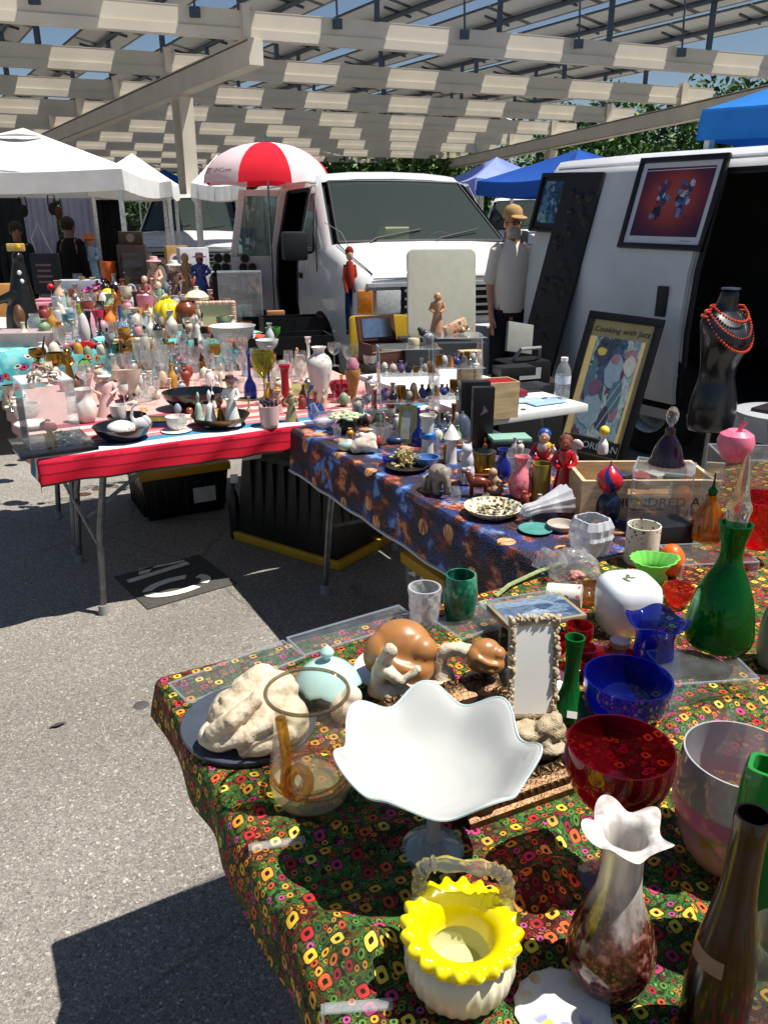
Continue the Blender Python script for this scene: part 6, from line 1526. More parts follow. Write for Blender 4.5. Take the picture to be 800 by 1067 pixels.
MB().lathe([(r*R*1.05, h*.9+z*R*2.0) for r, z in smoothed([(.3, 0), (.8, .1), (1, .4), (.85, .7), (.4, .92), (.1, 1.0), (.08, 1.15), (0, 1.2)], 1)], 24).build('swirled_stopper', swirl(), o)
# ================================================================ RED STRIPED TABLE
Z = T+.004
clr = thin('#eef3f2', .06, 1.8); clr2 = thin('#e2ebea', .10, 1.8)
silv = metal('#b9bbb8', .25); brass = metal('#a8813a', .3); bronze = metal('#7a5a38', .35)
porc = dotted('#dcd6cf', ['#b86a78', '#7a9a6a', '#c9a05a'], 70, .5, .2); porcp = ceramic('#d8b7b0'); white = ceramic('#dcdbd6')
skin_ = ceramic('#d3a888')
# display case with the pink flower
q = at(60, 470, Z); k = depth(q)/F
cs = empty('display_case', q, G+.06, 'clear acrylic display case with a black base at the corner of the red table', 'display case')
wd, hh, dd = .19, top_z(q, 398)-Z, .20
MB().box((0, dd/2, .008), (wd*1.55, dd*1.6, .016)).build('base', paint('#141417', .12, .1, coat=.5, key='black_gloss'), cs, bevel=.003)
b = MB(); b.box((0, dd/2, hh), (wd, dd, .004)); b.build('top_plate', acr, cs)
b = MB()
for sx_ in (-1, 1): b.box((sx_*wd/2, dd/2, (hh+.018)/2), (.004, dd-.004, hh-.022))
for y in (0, dd): b.box((0, y, (hh+.018)/2), (wd-.006, .004, hh-.022))
b.build('wall', acr, cs)
e = MB()
for y in (0, dd): e.tube([(-wd/2, y, .016), (-wd/2, y, hh), (wd/2, y, hh), (wd/2, y, .016)], .002, seg=5)
for sx_ in (-1, 1): e.tube([(sx_*wd/2, 0, hh), (sx_*wd/2, dd, hh)], .002, seg=5)
e.build('polished_edge', acre, cs)
def loc(p, x, y, z): c, s_ = math.cos(p.rotation_euler.z), math.sin(p.rotation_euler.z); return p.location+Vector((x*c-y*s_, x*s_+y*c, z))
def bouquet(name, p, r, n, mats, label, cat='ornament', hgt=1.0, seed=1):
    rnd = random.Random(seed); b = MB()
    for i in range(n):
        a = rnd.random()*6.28; rr = r*math.sqrt(rnd.random()); z = r*hgt*(.2+.9*rnd.random())*(1-.4*rr/r)
        m = Matrix.Rotation(rnd.random()*3, 3, Vector((rnd.random()-.5, rnd.random()-.5, rnd.random()-.5)).normalized())
        b.ell((rr*math.cos(a), rr*math.sin(a), z), (r*.26, r*.2, r*.08), rnd.randrange(len(mats)), seg=8, rings=5, rot=m)
    b.lathe([(0, 0), (r*.6, 0), (r*.5, r*.2*hgt), (0, r*.25*hgt)], 12, 0)
    o = b.build(name, mats, None, p, 0); return tag(o, label, cat)
bouquet('ceramic_flower', loc(cs, 0, .02, hh+.004), .06, 40, [ceramic('#d6c8bc'), ceramic('#c9a898'), ceramic('#e0dcd4'), ceramic('#8a7a60')], 'cream porcelain flower cluster on top of the acrylic case', seed=3)
fg_ = empty('dancer_figurine', loc(cs, -.01, .06, .016), facing(q), 'small gilt dancer with a coral pink fan inside the acrylic case', 'figurine')
MB().lathe([(0, 0), (.022, 0), (.02, .03), (.01, .05), (.014, .07), (.006, .085), (0, .085)], 14).build('robe', brass, fg_); MB().ell((0, 0, .095), .010).build('head', brass, fg_)
MB().ell((0, -.005, .075), (.034, .012, .022), rot=Matrix.Rotation(.3, 3, 'Y')).build('fan', paint('#d87a78', .4, .2, 60, bump=.3, key='coral'), fg_)
for i, (x, y) in enumerate(((-.025, .02), (.055, .03))):
    o = MB().ell((0, 0, .014), .014).build('glass_ball', glass('#d0d6da', .3), None, loc(cs, x, y, .016)); tag(o, ['left glass ball inside the acrylic case', 'right glass ball inside the acrylic case'][i], 'ball')
bouquet('ceramic_posy', loc(cs, .05, .13, .016), .035, 24, [ceramic('#4a6a70'), ceramic('#2a3a40'), ceramic('#8aa0a0')], 'dark teal posy at the back of the acrylic case', seed=8)
V('pierced_bowl', (14, 418, 40, 440), P['bowl'], porc, 'pale green and white china bowl left of the acrylic case', 'bowl', z0=Z)
bouquet('china_posy', at(18, 424, Z), .05, 26, [ceramic('#cfd6b8'), ceramic('#a8b890'), ceramic('#e2e2d6')], 'pale green china posy at the far left of the red table', seed=5)
V('small_saucer', (16, 436, 54, 448), P['plate'], porc, 'shallow pinkish saucer at the left edge of the red table', 'saucer', z0=Z)
V('brass_bowl', (30, 362, 48, 384), P['goblet'], brass, 'brass footed bowl with a lid behind the acrylic case', 'bowl', z0=Z)
o, R, h = V('brass_horn_cup', (48, 366, 67, 398), P['goblet'], brass, 'brass goblet with a curved dark horn handle', 'goblet', z0=Z)
MB().tube([(-R*.7, 0, h*.8), (-R*1.1, 0, h*1.15), (-R*.75, 0, h*1.6)], [R*.2, R*.16, R*.04]).build('horn', paint('#2a2420', .3, key='horn'), o)
FIG('brass_figurine', (68, 362, 80, 400), brass, brass, 'slim brass statuette behind the red table display')
o, R, h = V('amber_bottle', (122, 346, 136, 392), P['longneck'], thin('#a8400c', .02, 1.4), 'slim amber orange glass bottle with a long neck', 'bottle', z0=Z, open=False)
o, R, h = V('shell_cup', (119, 383, 147, 422), [(.5, 0), (.55, .04), (.2, .12), (.18, .3), (.45, .42), (.8, .7), (1, 1)], ceramic('#c3b6a4'), 'tilted cream shell shaped cup on a dark twisted stem', 'cup', z0=Z)
o.rotation_euler[0] = -.12; MB().tube([(R*.3*math.cos(a), R*.3*math.sin(a), h*(.06+.26*a/9)) for a in [i*.5 for i in range(19)]], R*.1, seg=6).build('stem_wrap', paint('#2c2826', .4, key='iron'), o)
V('iridescent_vase', (78, 378, 98, 412), P['goblet'], clr, 'clear glass goblet with a pink tint beside the acrylic case', 'goblet', z0=Z)
FIG('pink_figurine', (89, 382, 103, 410), porcp, porcp, 'small pale pink figurine behind the white jug', arms=False)
V('white_jug', (78, 403, 101, 441), [(.6, 0), (.8, .06), (1, .3), (.95, .55), (.7, .72), (.68, .85), (.85, 1)], ceramic('#d6cdc8'), 'white swirled porcelain jug on the red table', 'jug', z0=Z, rf=lambda a, r, z, R, h: (r*(1+.04*math.sin(6*a+z/h*5)), z))
FIG('lady_figurine', (101, 388, 126, 434), porcp, skin_, 'porcelain lady with a broad white hat and pink skirt', hat=white, hair=paint('#5a3a24', .6, key='hair'))
o, R, h = V('black_tray', (97, 436, 158, 462), P['plate'], paint('#151417', .15, .1, coat=.4, key='black_gloss'), 'round black tray on the red striped cloth', 'tray', z0=Z); zt_ = Z+h*.4
V('covered_box', (112, 438, 141, 455), [(.8, 0), (1, .3), (1, .5), (.9, .72), (.4, .96), (0, 1)], porc, 'white china box with a rose lid on the black tray', 'box', z0=zt_, open=False)
V('china_cup', (114, 420, 131, 442), P['cup'], porc, 'small flowered china cup at the back of the black tray', 'cup', z0=zt_)
def swan(box, mat, label, z0=Z, name='swan_figurine', beak='#c87a3a'):
    x0, y0, x1, y1 = box; q = at((x0+x1)/2, y1, z0); k = depth(q)/F; s_ = (x1-x0)*k; h = top_z(q, y0)-z0
    o = blob(name, [('e', (0, 0, h*.24), (s_*.46, s_*.26, h*.24)), ('e', (s_*.3, 0, h*.36), (s_*.2, s_*.16, h*.2), -.5, 'Y'), ('t', [(-s_*.3, 0, h*.3), (-s_*.44, 0, h*.55), (-s_*.34, 0, h*.82), (-s_*.2, 0, h*.93)], [s_*.13, s_*.09, s_*.08, s_*.07]), ('e', (-s_*.16, 0, h*.92), (s_*.12, s_*.08, h*.07))], mat, max(.0018, s_*.05), None, q, facing(q), smooth=2)
    MB().lathe([(s_*.05, 0), (0, s_*.16)], 8).build('beak', paint(beak, .5, key='beak'), o).location = (-s_*.06, 0, h*.9)
    o.children[0].rotation_euler = (0, 1.7, 0); return tag(o, label, 'figurine')
swan((138, 418, 158, 450), ceramic('#c9c6c8'), 'pale grey porcelain swan on the black tray', zt_)
V('saucer_dish', (112, 428, 152, 446), P['bowl'], paint('#1a1a1c', .2, key='black_gloss2'), 'small black bowl behind the covered china box', 'bowl', z0=Z)
bouquet('china_rose', at(150, 428, Z), .022, 18, [ceramic('#d6a860'), ceramic('#d8c8a8')], 'tiny gold and cream china rose beside the blue bread box', seed=12)
q = at(171, 446, Z); k = depth(q)/F; bw = 42*k; b = MB()
pl = [(-.028, 0), (-.028, .03), (-.02, .042), (0, .048), (.02, .042), (.028, .03), (.028, 0)]; n = len(pl)
b.add([(-bw/2, y, z) for y, z in pl]+[(bw/2, y, z) for y, z in pl], [(i, i+1, n+i+1, n+i) for i in range(n-1)]+[tuple(range(n)), tuple(reversed(range(n, 2*n))), (0, n, 2*n-1, n-1)])
bl_ = b.build('trinket_box', paint('#22355c', .3, .3, 20, coat=.3, key='blue_glaze'), None, q+Vector((0, .03, 0)), .12); tag(bl_, 'dark blue oblong trinket box with a domed gold lid', 'box')
b = MB(); pl2 = [(y*1.03, z+.001) for y, z in pl[1:-1]]; n = len(pl2); b.add([(-bw*.51, y, z) for y, z in pl2]+[(bw*.51, y, z) for y, z in pl2], [(i, i+1, n+i+1, n+i) for i in range(n-1)]+[tuple(range(n)), tuple(reversed(range(n, 2*n)))]); b.build('lid', metal('#9a8648', .4), bl_)
def teacup(box, mat, label, z0=Z):
    x0, y0, x1, y1 = box; s, R, h = V('teacup_saucer', (x0, y1-8, x1, y1), P['plate'], mat, 'saucer under the '+label, 'saucer', z0=z0)
    o, R, h = V('teacup', (x0+4, y0, x1-6, y1-3), P['cup'], mat, label, 'teacup', z0=z0+.005)
    MB().tube([(R*.85, 0, h*.85), (R*1.35, 0, h*.8), (R*1.4, 0, h*.5), (R*.75, 0, h*.28)], R*.09, seg=6).build('handle', mat, o)
teacup((168, 431, 200, 452), porc, 'flowered teacup on the red cloth near the bells')
V('oval_dish', (169, 401, 236, 428), P['bowl'], paint('#141416', .08, .1, coat=.6, key='black_gloss'), 'large black glass bowl behind the bells', 'bowl', z0=Z, sxy=(1, .8))
o, R, h = V('bronze_tray', (199, 425, 260, 448), P['plate'], bronze, 'round bronze tray holding the bells', 'tray', z0=Z); zt_ = Z+h*.35
V('china_bell', (202, 408, 214, 440), P['bell'], dotted('#a8bcae', ['#5a8a6a', '#d8d8d0'], 90, .6), 'pale green china bell at left on the bronze tray', 'bell', z0=zt_, open=False)
V('china_bell', (212, 406, 228, 445), P['bell'], white, 'white china bell at front on the bronze tray', 'bell', z0=zt_, open=False)
V('bronze_bell', (225, 416, 236, 444), P['bell'], bronze, 'small bronze hand bell on the bronze tray', 'bell', z0=zt_, open=False)
FIG('bell_lady', (233, 392, 252, 443), white, skin_, 'bell shaped lady with a white skirt and dark bonnet on the bronze tray', hat=paint('#4a2a2c', .5, key='bonnet'), z0=zt_)
V('white_bell', (218, 398, 226, 425), P['bell'], ceramic('#d0cfd2'), 'slim white bell at the back of the bronze tray', 'bell', z0=zt_, open=False)
o, R, h = V('olive_goblet', (262, 364, 286, 418), P['goblet'], thin('#8a8a1c', .02, 1.4), 'olive green glass goblet above the red table', 'goblet', z0=Z)
V('blue_bottle', (254, 368, 268, 416), P['longneck'], thin('#2438a0', .02, 1.3), 'slim cobalt bottle beside the olive goblet', 'bottle', z0=Z)
V('blue_bottle', (276, 386, 286, 420), P['longneck'], thin('#2a3f9a', .02, 1.3), 'short blue bottle half behind the olive goblet', 'bottle', z0=Z)
o, R, h = V('red_candlestick', (292, 380, 304, 424), P['column'], paint('#a01424', .2, .15, coat=.4, key='red_glass'), 'red glass column candlestick on the red table', 'candlestick', z0=Z, open=False)
o, R, h = V('china_pot', (269, 420, 291, 446), P['tumbler'], porcp, 'pale pink china pot filled with dark lavender', 'pot', z0=Z)
b = MB(); rnd = random.Random(2)
for i in range(30): b.ell((R*.8*math.cos(i*2.4)*rnd.random(), R*.8*math.sin(i*2.4)*rnd.random(), h*(1+.25*rnd.random())), (R*.14, R*.14, R*.22), seg=6, rings=4)
b.build('lavender', paint('#3a3448', .8, .4, 80, key='lavender'), o)
FIG('child_figurine', (284, 404, 296, 430), ceramic('#b89a88'), skin_, 'small child figurine behind the china pot', hat=ceramic('#c8a05a'))
FIG('seated_figurine', (296, 406, 312, 440), ceramic('#8a8460'), ceramic('#a8946a'), 'brown and olive figurine at the end of the red table', arms=True)
def roses(): return dotted('#d2d2c8', ['#7a9a78', '#c8909a', '#9ab09a'], 34, .6, .18)
V('rose_vase', (319, 360, 346, 420), P['shoulder'], roses(), 'tall white porcelain vase with painted flowers', 'vase', z0=Z, open=True)
swan((320, 400, 338, 440), thin('#1a58b8', .05, 1.3), 'blue glass swan on the corner of the red cloth', name='glass_swan')
q = at(338, 446, Z); k = depth(q)/F
o = blob('crystal_hand', [('e', (0, 0, 9*k), (12*k, 9*k, 9*k)), ('t', [(-4*k, 0, 8*k), (-10*k, 0, 20*k), (-12*k, 0, 27*k)], [5*k, 4*k, 2.5*k]), ('e', (6*k, 0, 12*k), (8*k, 7*k, 7*k))], glass('#dfe6ee', .35), .0025, None, q, facing(q)); tag(o, 'frosted crystal piece at the corner of the two cloths', 'ornament')
V('cranberry_dish', (343, 395, 369, 416), P['bowl'], thin('#8a1438', .08, 1.6), 'cut cranberry red glass dish', 'dish', z0=Z, rf=lambda a, r, z, R, h: (r*(1+.06*math.cos(12*a)), z), seg=48)
o, R, h = V('cone_vase', (359, 383, 376, 420), [(.3, 0), (.34, .1), (.6, .5), (1, .85), (.9, 1)], paint('#a8763a', .35, .3, 40, bump=.3, key='amber_glaze'), 'honey brown cone shaped vase with a pink top', 'vase', z0=Z)
MB().lathe([(0, 0), (R*.7, 0), (R*.8, R*.6), (R*.4, R*1.3), (0, R*1.4)], 14, c=(0, 0, h)).build('pink_top', paint('#b8788a', .4, .2, 50, key='pink_glaze'), o)
# crowd of clear glassware behind the black bowl
rnd = random.Random(21); spots = []
for r_, (yb, x0, x1, n) in enumerate(((404, 118, 176, 6), (398, 132, 258, 11), (388, 142, 262, 11), (379, 150, 258, 9), (412, 236, 262, 3), (402, 262, 320, 5))):
    for i in range(n):
        x = x0+(x1-x0)*(i+.5)/n+rnd.uniform(-2, 2); spots.append((x, yb+rnd.uniform(-2, 2), rnd.uniform(30, 40), rnd.uniform(5.2, 7.5)))
protos = {}
for i, (x, yb, hp_, wp) in enumerate(spots):
    kind = ['goblet', 'flute', 'tumbler', 'wine'][i % 4]
    if kind not in protos:
        o, R, h = V('clear_glass', (x-wp, yb-hp_*(.6 if kind == 'tumbler' else 1), x+wp, yb), kind, clr, 'x', 'glass', z0=Z, seg=18); protos[kind] = o
    else:
        o = protos[kind].copy(); COL.objects.link(o); q = at(x, yb-2, Z); o.location = q; s_ = rnd.uniform(.88, 1.12); o.scale = (s_, s_, s_*rnd.uniform(.9, 1.1))
    lb = {'goblet': 'clear stemmed goblet in the crowd of glassware behind the black bowl', 'flute': 'clear tall flute in the crowd of glassware behind the black bowl', 'tumbler': 'clear tumbler in the crowd of glassware behind the black bowl', 'wine': 'clear wine glass in the crowd of glassware behind the black bowl'}[kind]
    tag(o, lb, 'glass', {'goblet': 'clear goblets behind the black bowl', 'flute': 'clear flutes behind the black bowl', 'tumbler': 'clear tumblers behind the black bowl', 'wine': 'clear wine glasses behind the black bowl'}[kind])
V('cut_bowl', (130, 392, 166, 418), P['bowl'], clr2, 'large clear cut glass bowl beside the blue trinket box', 'bowl', z0=Z, rf=lambda a, r, z, R, h: (r*(1+.05*math.cos(14*a)), z), seg=56)
V('cut_bowl', (286, 374, 322, 398), P['bowl'], clr2, 'clear cut glass bowl beside the red candlestick', 'bowl', z0=Z, rf=lambda a, r, z, R, h: (r*(1+.05*math.cos(14*a)), z), seg=56)
V('glass_basket', (262, 382, 292, 406), P['deep'], clr2, 'clear pressed glass dish behind the olive goblet', 'dish', z0=Z, seg=36)
V('clear_platter', (302, 398, 344, 412), P['plate'], thin('#a8b060', .1, 1.4), 'olive tinted glass platter by the rose vase', 'platter', z0=Z)
V('clear_vase', (155, 352, 176, 400), P['bulb'], clr, 'tall clear glass vase standing among the goblets', 'vase', z0=Z)
for i, (x, yb, w_, hp_) in enumerate(((365, 376, 20, 18), (386, 388, 16, 20), (348, 382, 14, 26))):
    V('clear_dish', (x-w_/2, yb-hp_, x+w_/2, yb), ['bowl', 'tumbler', 'goblet'][i], clr, ['clear bowl right of the rose vase', 'clear tumbler under the wooden box', 'clear goblet behind the cranberry dish'][i], 'glass', z0=Z)

# ================================================================ GALAXY TABLE
Z = T+.005
def blobq(name, px, pyb, wpx, fn, mat, label, cat, z0=None, vox=.05, rz=0.0, rough=0.0):
    q = at(px, pyb, Z if z0 is None else z0); s_ = wpx*depth(q)/F
    o = blob(name, fn(s_), mat, max(.0016, vox*s_), None, q, facing(q)+rz, rough=rough*s_, rscale=2.2/s_, smooth=2); return tag(o, label, cat)
o, R, h = V('flower_pot', (350, 432, 372, 452), P['jar'], paint('#1a201a', .3, key='dark_glaze'), 'dark pot of pale china flowers at the galaxy cloth corner', 'flower pot', z0=Z)
b = MB(); rnd = random.Random(6)
for i in range(26):
    a = i*2.4; rr = R*1.5*math.sqrt(i/26); b.ell((rr*math.cos(a), rr*math.sin(a), h*(1.25-.3*rr/R/1.5)+R*.1*rnd.random()), (R*.34, R*.3, R*.16), i % 2, seg=8, rings=5)
b.build('blossom', [ceramic('#d8d2b0'), ceramic('#9ab08a')], o)
blobq('sea_shell', 380, 472, 30, lambda s: [('e', (0, 0, .3*s), (.45*s, .34*s, .3*s)), ('e', (.15*s, 0, .52*s), (.26*s, .22*s, .22*s)), ('e', (-.3*s, -.1*s, .2*s), (.2*s, .2*s, .18*s)), ('e', (.3*s, -.2*s, .2*s), (.18*s, .15*s, .15*s)), ('e', (-.1*s, 0, .66*s), (.14*s, .12*s, .1*s))], paint('#cfc2b0', .4, .25, 60, key='shell'), 'large knobbly cream and brown sea shell', 'shell', rough=.06)
blobq('sea_shell', 361, 470, 20, lambda s: [('e', (0, 0, .3*s), (.48*s, .36*s, .3*s)), ('e', (.1*s, 0, .5*s), (.28*s, .2*s, .16*s))], paint('#9fb0a8', .35, .2, 60, key='shell'), 'pale grey green shell at the edge of the galaxy cloth', 'shell')
V('flower_dish', (386, 440, 408, 464), P['bowl'], clr2, 'frosted clear glass flower shaped dish beside the shell', 'dish', z0=Z, rf=lambda a, r, z, R, h: (r*(1+.14*math.cos(6*a)), z), seg=48)
q = at(411, 463, Z); k = depth(q)/F; sb_ = empty('sailboat_ornament', q, facing(q), 'little crystal sailing boat with white sails', 'ornament')
MB().ell((0, 0, 4*k), (9*k, 4*k, 4*k)).build('hull', paint('#25345c', .3, key='blue_glaze'), sb_)
MB().add([(1*k, 0, 7*k), (9*k, 0, 7*k), (1*k, 0, 24*k), (1*k, .8*k, 7*k), (9*k, .8*k, 7*k), (1*k, .8*k, 24*k)], [(0, 1, 2), (5, 4, 3), (0, 3, 4, 1), (1, 4, 5, 2), (2, 5, 3, 0)]).build('sail', glass('#e8ecf0', .4), sb_)
MB().add([(-1*k, 0, 7*k), (-8*k, 0, 7*k), (-1*k, 0, 18*k), (-1*k, .8*k, 7*k), (-8*k, .8*k, 7*k), (-1*k, .8*k, 18*k)], [(0, 1, 2), (5, 4, 3), (0, 3, 4, 1), (1, 4, 5, 2), (2, 5, 3, 0)]).build('sail', glass('#e8ecf0', .4), sb_)
# spiky coral
q = at(422, 490, Z); k = depth(q)/F; b = MB(); rnd = random.Random(14)
for i in range(90):
    a = rnd.random()*6.28; el = rnd.uniform(.15, 1.5); d = Vector((math.cos(a)*math.cos(el), math.sin(a)*math.cos(el), math.sin(el)))
    L_ = 19*k*rnd.uniform(.75, 1.05); b.tube([d*4*k, d*L_*.7, d*L_+Vector((0, 0, rnd.uniform(-1, 1)*k))], [1.5*k, 1.5*k, 1.1*k], seg=5)
o = b.build('coral_cluster', paint('#b8a878', .5, .35, 60, key='coral'), None, q+Vector((0, 16*k, 0))); tag(o, 'spiky golden cream coral cluster on the galaxy cloth', 'coral')
V('coral_plate', (402, 478, 446, 494), P['plate'], paint('#2c2620', .3, key='dark_plate'), 'small dark plate under the spiky coral', 'plate', z0=Z)
q = at(423, 462, Z); k = depth(q)/F; fr = empty('photo_frame', q, facing(q)-.25, 'green and gold photo frame leaning behind the coral', 'picture frame'); hh = top_z(q, 423)-Z; wd = 19*k
b = MB()
for sx_ in (-1, 1): b.box((sx_*wd*.42, 0, hh/2), (wd*.16, .008, hh))
for zz in (hh*.06, hh*.94): b.box((0, 0, zz), (wd*.68, .0078, hh*.12))
b.build('frame', paint('#6a6a34', .35, .3, 40, key='gilt_paint'), fr); MB().box((0, .002, hh/2), (wd*.7, .003, hh*.8)).build('photo', paint('#a8aca0', .2, .3, 30, key='photo'), fr)
fr.rotation_euler = (-.22, 0, facing(q)-.25)
V('blue_bottle', (428, 424, 443, 466), P['longneck'], thin('#1a2c9a', .03, 1.3), 'cobalt blue bottle between the photo frame and the candle cup', 'bottle', z0=Z)
o, R, h = V('candle_cup', (436, 430, 454, 482), P['column'], ceramic('#c9c8bc'), 'tall cream cylinder vase with a blue dolphin band', 'vase', z0=Z)
MB().lathe([(R*.68, h*.48), (R*.9, h*.5), (R*.92, h*.6), (R*.68, h*.63)], 20, caps=False).build('blue_band', paint('#2a6ab0', .3, .2, 50, key='blue_glaze'), o, recalc=False)
V('blue_saucer', (432, 472, 458, 488), P['bowl'], paint('#4a7ab0', .25, .2, 30, coat=.3, key='blue_glaze'), 'light blue dish at the foot of the cream cylinder vase', 'dish', z0=Z)
V('glass_heart', (398, 474, 416, 486), P['bowl'], thin('#1a2a8a', .05, 1.2), 'small dark blue glass dish left of the coral', 'dish', z0=Z)
o, R, h = V('lighthouse', (461, 452, 480, 484), [(.7, 0), (.62, .1), (.5, .75), (.75, .8), (.75, .86)], ceramic('#d0cec8'), 'white porcelain lantern house with a pointed roof', 'ornament', z0=Z, open=False)
MB().lathe([(R*1.0, h*.86), (R*.5, h*1.12), (0, h*1.35)], 8).build('roof', ceramic('#d8d6d0'), o)
o, R, h = V('glass_dome', (470, 428, 492, 462), P['dome'], thin('#8a98b0', .03, 1.8), 'smoky glass dome behind the white cat', 'dome', z0=Z, open=False)
blobq('cat_figurine', 485, 504, 22, lambda s: [('e', (0, 0, .55*s), (.42*s, .4*s, .6*s)), ('e', (.05*s, -.1*s, 1.15*s), (.3*s, .28*s, .5*s)), ('e', (0, -.2*s, 1.75*s), (.26*s, .26*s, .26*s)), ('t', [(-.14*s, -.2*s, 1.85*s), (-.2*s, -.2*s, 2.12*s)], [.1*s, .02*s]), ('t', [(.14*s, -.2*s, 1.85*s), (.2*s, -.2*s, 2.12*s)], [.1*s, .02*s]), ('t', [(-.12*s, -.32*s, .9*s), (-.12*s, -.36*s, .05*s)], [.12*s, .1*s]), ('t', [(.12*s, -.32*s, .9*s), (.12*s, -.36*s, .05*s)], [.12*s, .1*s])], ceramic('#c3c6cc'), 'pale grey porcelain cat sitting upright', 'figurine')
o, R, h = V('brass_tin', (491, 470, 516, 496), [(1, 0), (1, .3), (.95, .32), (.95, .9), (1, .92), (1, 1)], metal('#8a7a3a', .3), 'round brass trinket tin with a mirrored lid', 'tin', z0=Z, open=False)
MB().lathe([(0, h), (R*.9, h), (R*.88, h+.002), (0, h+.002)], 24).build('mirror_lid', metal('#b9b8a8', .12), o)
V('wooden_coaster', (488, 486, 520, 500), P['plate'], paint('#7a3f22', .4, .3, 20, key='varnished_wood'), 'round red brown wooden coaster under the brass tin', 'coaster', z0=Z)
V('cobalt_vase', (513, 466, 533, 504), P['bulb'], paint('#101c6a', .12, .1, coat=.5, key='cobalt_glaze'), 'small cobalt blue vase beside the pink vase', 'vase', z0=Z)
V('cut_tumbler', (526, 466, 553, 502), P['tumbler'], clr2, 'clear cut glass tumbler behind the pink vase', 'tumbler', z0=Z, rf=lambda a, r, z, R, h: (r*(1+.04*math.cos(10*a)), z), seg=40)
o, R, h = V('pink_vase', (529, 473, 555, 522), P['bulb'], marbled('#c8485a', '#e08a94', '#d8606a', 50, .85), 'mottled pink glass vase on a dark wooden foot', 'vase', z0=Z)
MB().lathe([(0, 0), (R*.8, 0), (R*.8, h*.05), (R*.5, h*.07)], 20).build('foot', paint('#1a1210', .4, key='dark_wood_foot'), o)
def elephant(px, pyb, w_, mat, label, rz=0):
    return blobq('elephant_figurine', px, pyb, w_, lambda s: [('e', (0, .1*s, .82*s), (.42*s, .5*s, .38*s)), ('e', (-.05*s, -.42*s, .92*s), (.28*s, .28*s, .32*s)), ('t', [(-.05*s, -.62*s, .85*s), (-.05*s, -.74*s, .5*s), (-.05*s, -.66*s, .18*s)], [.14*s, .1*s, .07*s]), ('t', [(-.25*s, -.15*s, .6*s), (-.25*s, -.18*s, .04*s)], [.17*s, .15*s]), ('t', [(.25*s, -.15*s, .6*s), (.25*s, -.18*s, .04*s)], [.17*s, .15*s]), ('t', [(-.25*s, .4*s, .6*s), (-.25*s, .42*s, .04*s)], [.17*s, .15*s]), ('t', [(.25*s, .4*s, .6*s), (.25*s, .42*s, .04*s)], [.17*s, .15*s]), ('e', (-.3*s, -.35*s, .9*s), (.07*s, .2*s, .28*s)), ('e', (.22*s, -.35*s, .9*s), (.07*s, .2*s, .28*s))], mat, label, 'figurine', rz=rz, vox=.05)
elephant(458, 514, 26, paint('#8a7f74', .5, .25, 40, bump=.2, key='carved_soapstone'), 'grey soapstone elephant at the front of the galaxy cloth', .5)
blobq('horse_figurine', 498, 518, 22, lambda s: [('e', (0, 0, .75*s), (.5*s, .26*s, .28*s)), ('t', [(-.35*s, 0, .85*s), (-.55*s, 0, 1.25*s)], [.2*s, .12*s]), ('e', (-.66*s, 0, 1.25*s), (.2*s, .1*s, .1*s)), ('t', [(-.35*s, -.1*s, .7*s), (-.38*s, -.1*s, .03*s)], [.1*s, .06*s]), ('t', [(-.3*s, .1*s, .7*s), (-.28*s, .1*s, .03*s)], [.1*s, .06*s]), ('t', [(.35*s, -.1*s, .7*s), (.38*s, -.1*s, .03*s)], [.1*s, .06*s]), ('t', [(.32*s, .1*s, .7*s), (.3*s, .1*s, .03*s)], [.1*s, .06*s]), ('t', [(.48*s, 0, .85*s), (.66*s, 0, .4*s)], [.07*s, .04*s])], paint('#6a2a1a', .3, .2, 30, coat=.3, key='brown_glaze'), 'reddish brown carved horse on the galaxy cloth', 'figurine')
blobq('kneeling_figurine', 514, 516, 22, lambda s: [('e', (0, 0, .3*s), (.5*s, .35*s, .3*s)), ('e', (-.05*s, 0, .7*s), (.28*s, .24*s, .36*s)), ('e', (-.08*s, -.05*s, 1.15*s), (.22*s, .22*s, .22*s)), ('t', [(.2*s, -.1*s, .8*s), (.5*s, -.25*s, .5*s)], [.1*s, .07*s])], paint('#a8866a', .5, .25, 40, key='bisque'), 'small kneeling tan and grey figurine beside the horse', 'figurine')
elephant(446, 510, 14, paint('#9a9084', .5, .25, 40, bump=.2, key='carved_soapstone'), 'small grey elephant calf behind the soapstone elephant', -.4)
FIG('toy_soldier', (549, 446, 577, 512), dotted('#a8242c', ['#1a3a8a', '#1a3a8a', '#c9a83a', '#d8d0c0'], 22, .9, .4), skin_, 'porcelain boy with a round blue cap and red and blue jacket', hair=paint('#1a4a9a', .35, key='blue_cap'))
FIG('red_robe_figurine', (571, 452, 597, 524), paint('#b8101c', .2, .15, coat=.5, key='red_glaze'), paint('#8a4a3a', .5, key='clay'), 'figurine in a glossy red robe with a brown headdress', hair=paint('#6a3424', .6, .5, 50, bump=.5, key='headdress'))
blobq('feather_ornament', 596, 492, 16, lambda s: [('t', [(0, 0, 0), (.1*s, 0, 1.0*s), (-.1*s, 0, 1.8*s)], [.35*s, .22*s, .12*s]), ('e', (.2*s, 0, 1.9*s), (.4*s, .14*s, .3*s), .6, 'Y')], ceramic('#c9bcb0'), 'cream wing shaped vase behind the red robed figurine', 'ornament')
q = at(513, 540, Z); o, R, h = V('ornate_plate', (483, 517, 544, 543), P['plate'], dotted('#cfc6a8', ['#4a4a3a', '#8a7a4a', '#2a2a24'], 70, .7, .35), 'cream openwork plate with dark beads lying on the galaxy cloth', 'plate', z0=Z)
b = MB(); rnd = random.Random(33)
for i in range(34): b.ell((R*.62*math.sqrt(rnd.random())*math.cos(i*2.4), R*.62*math.sqrt(rnd.random())*math.sin(i*2.4), h*.3+.006+.004*rnd.random()), (.006, .005, .005), i % 3, seg=7, rings=5)
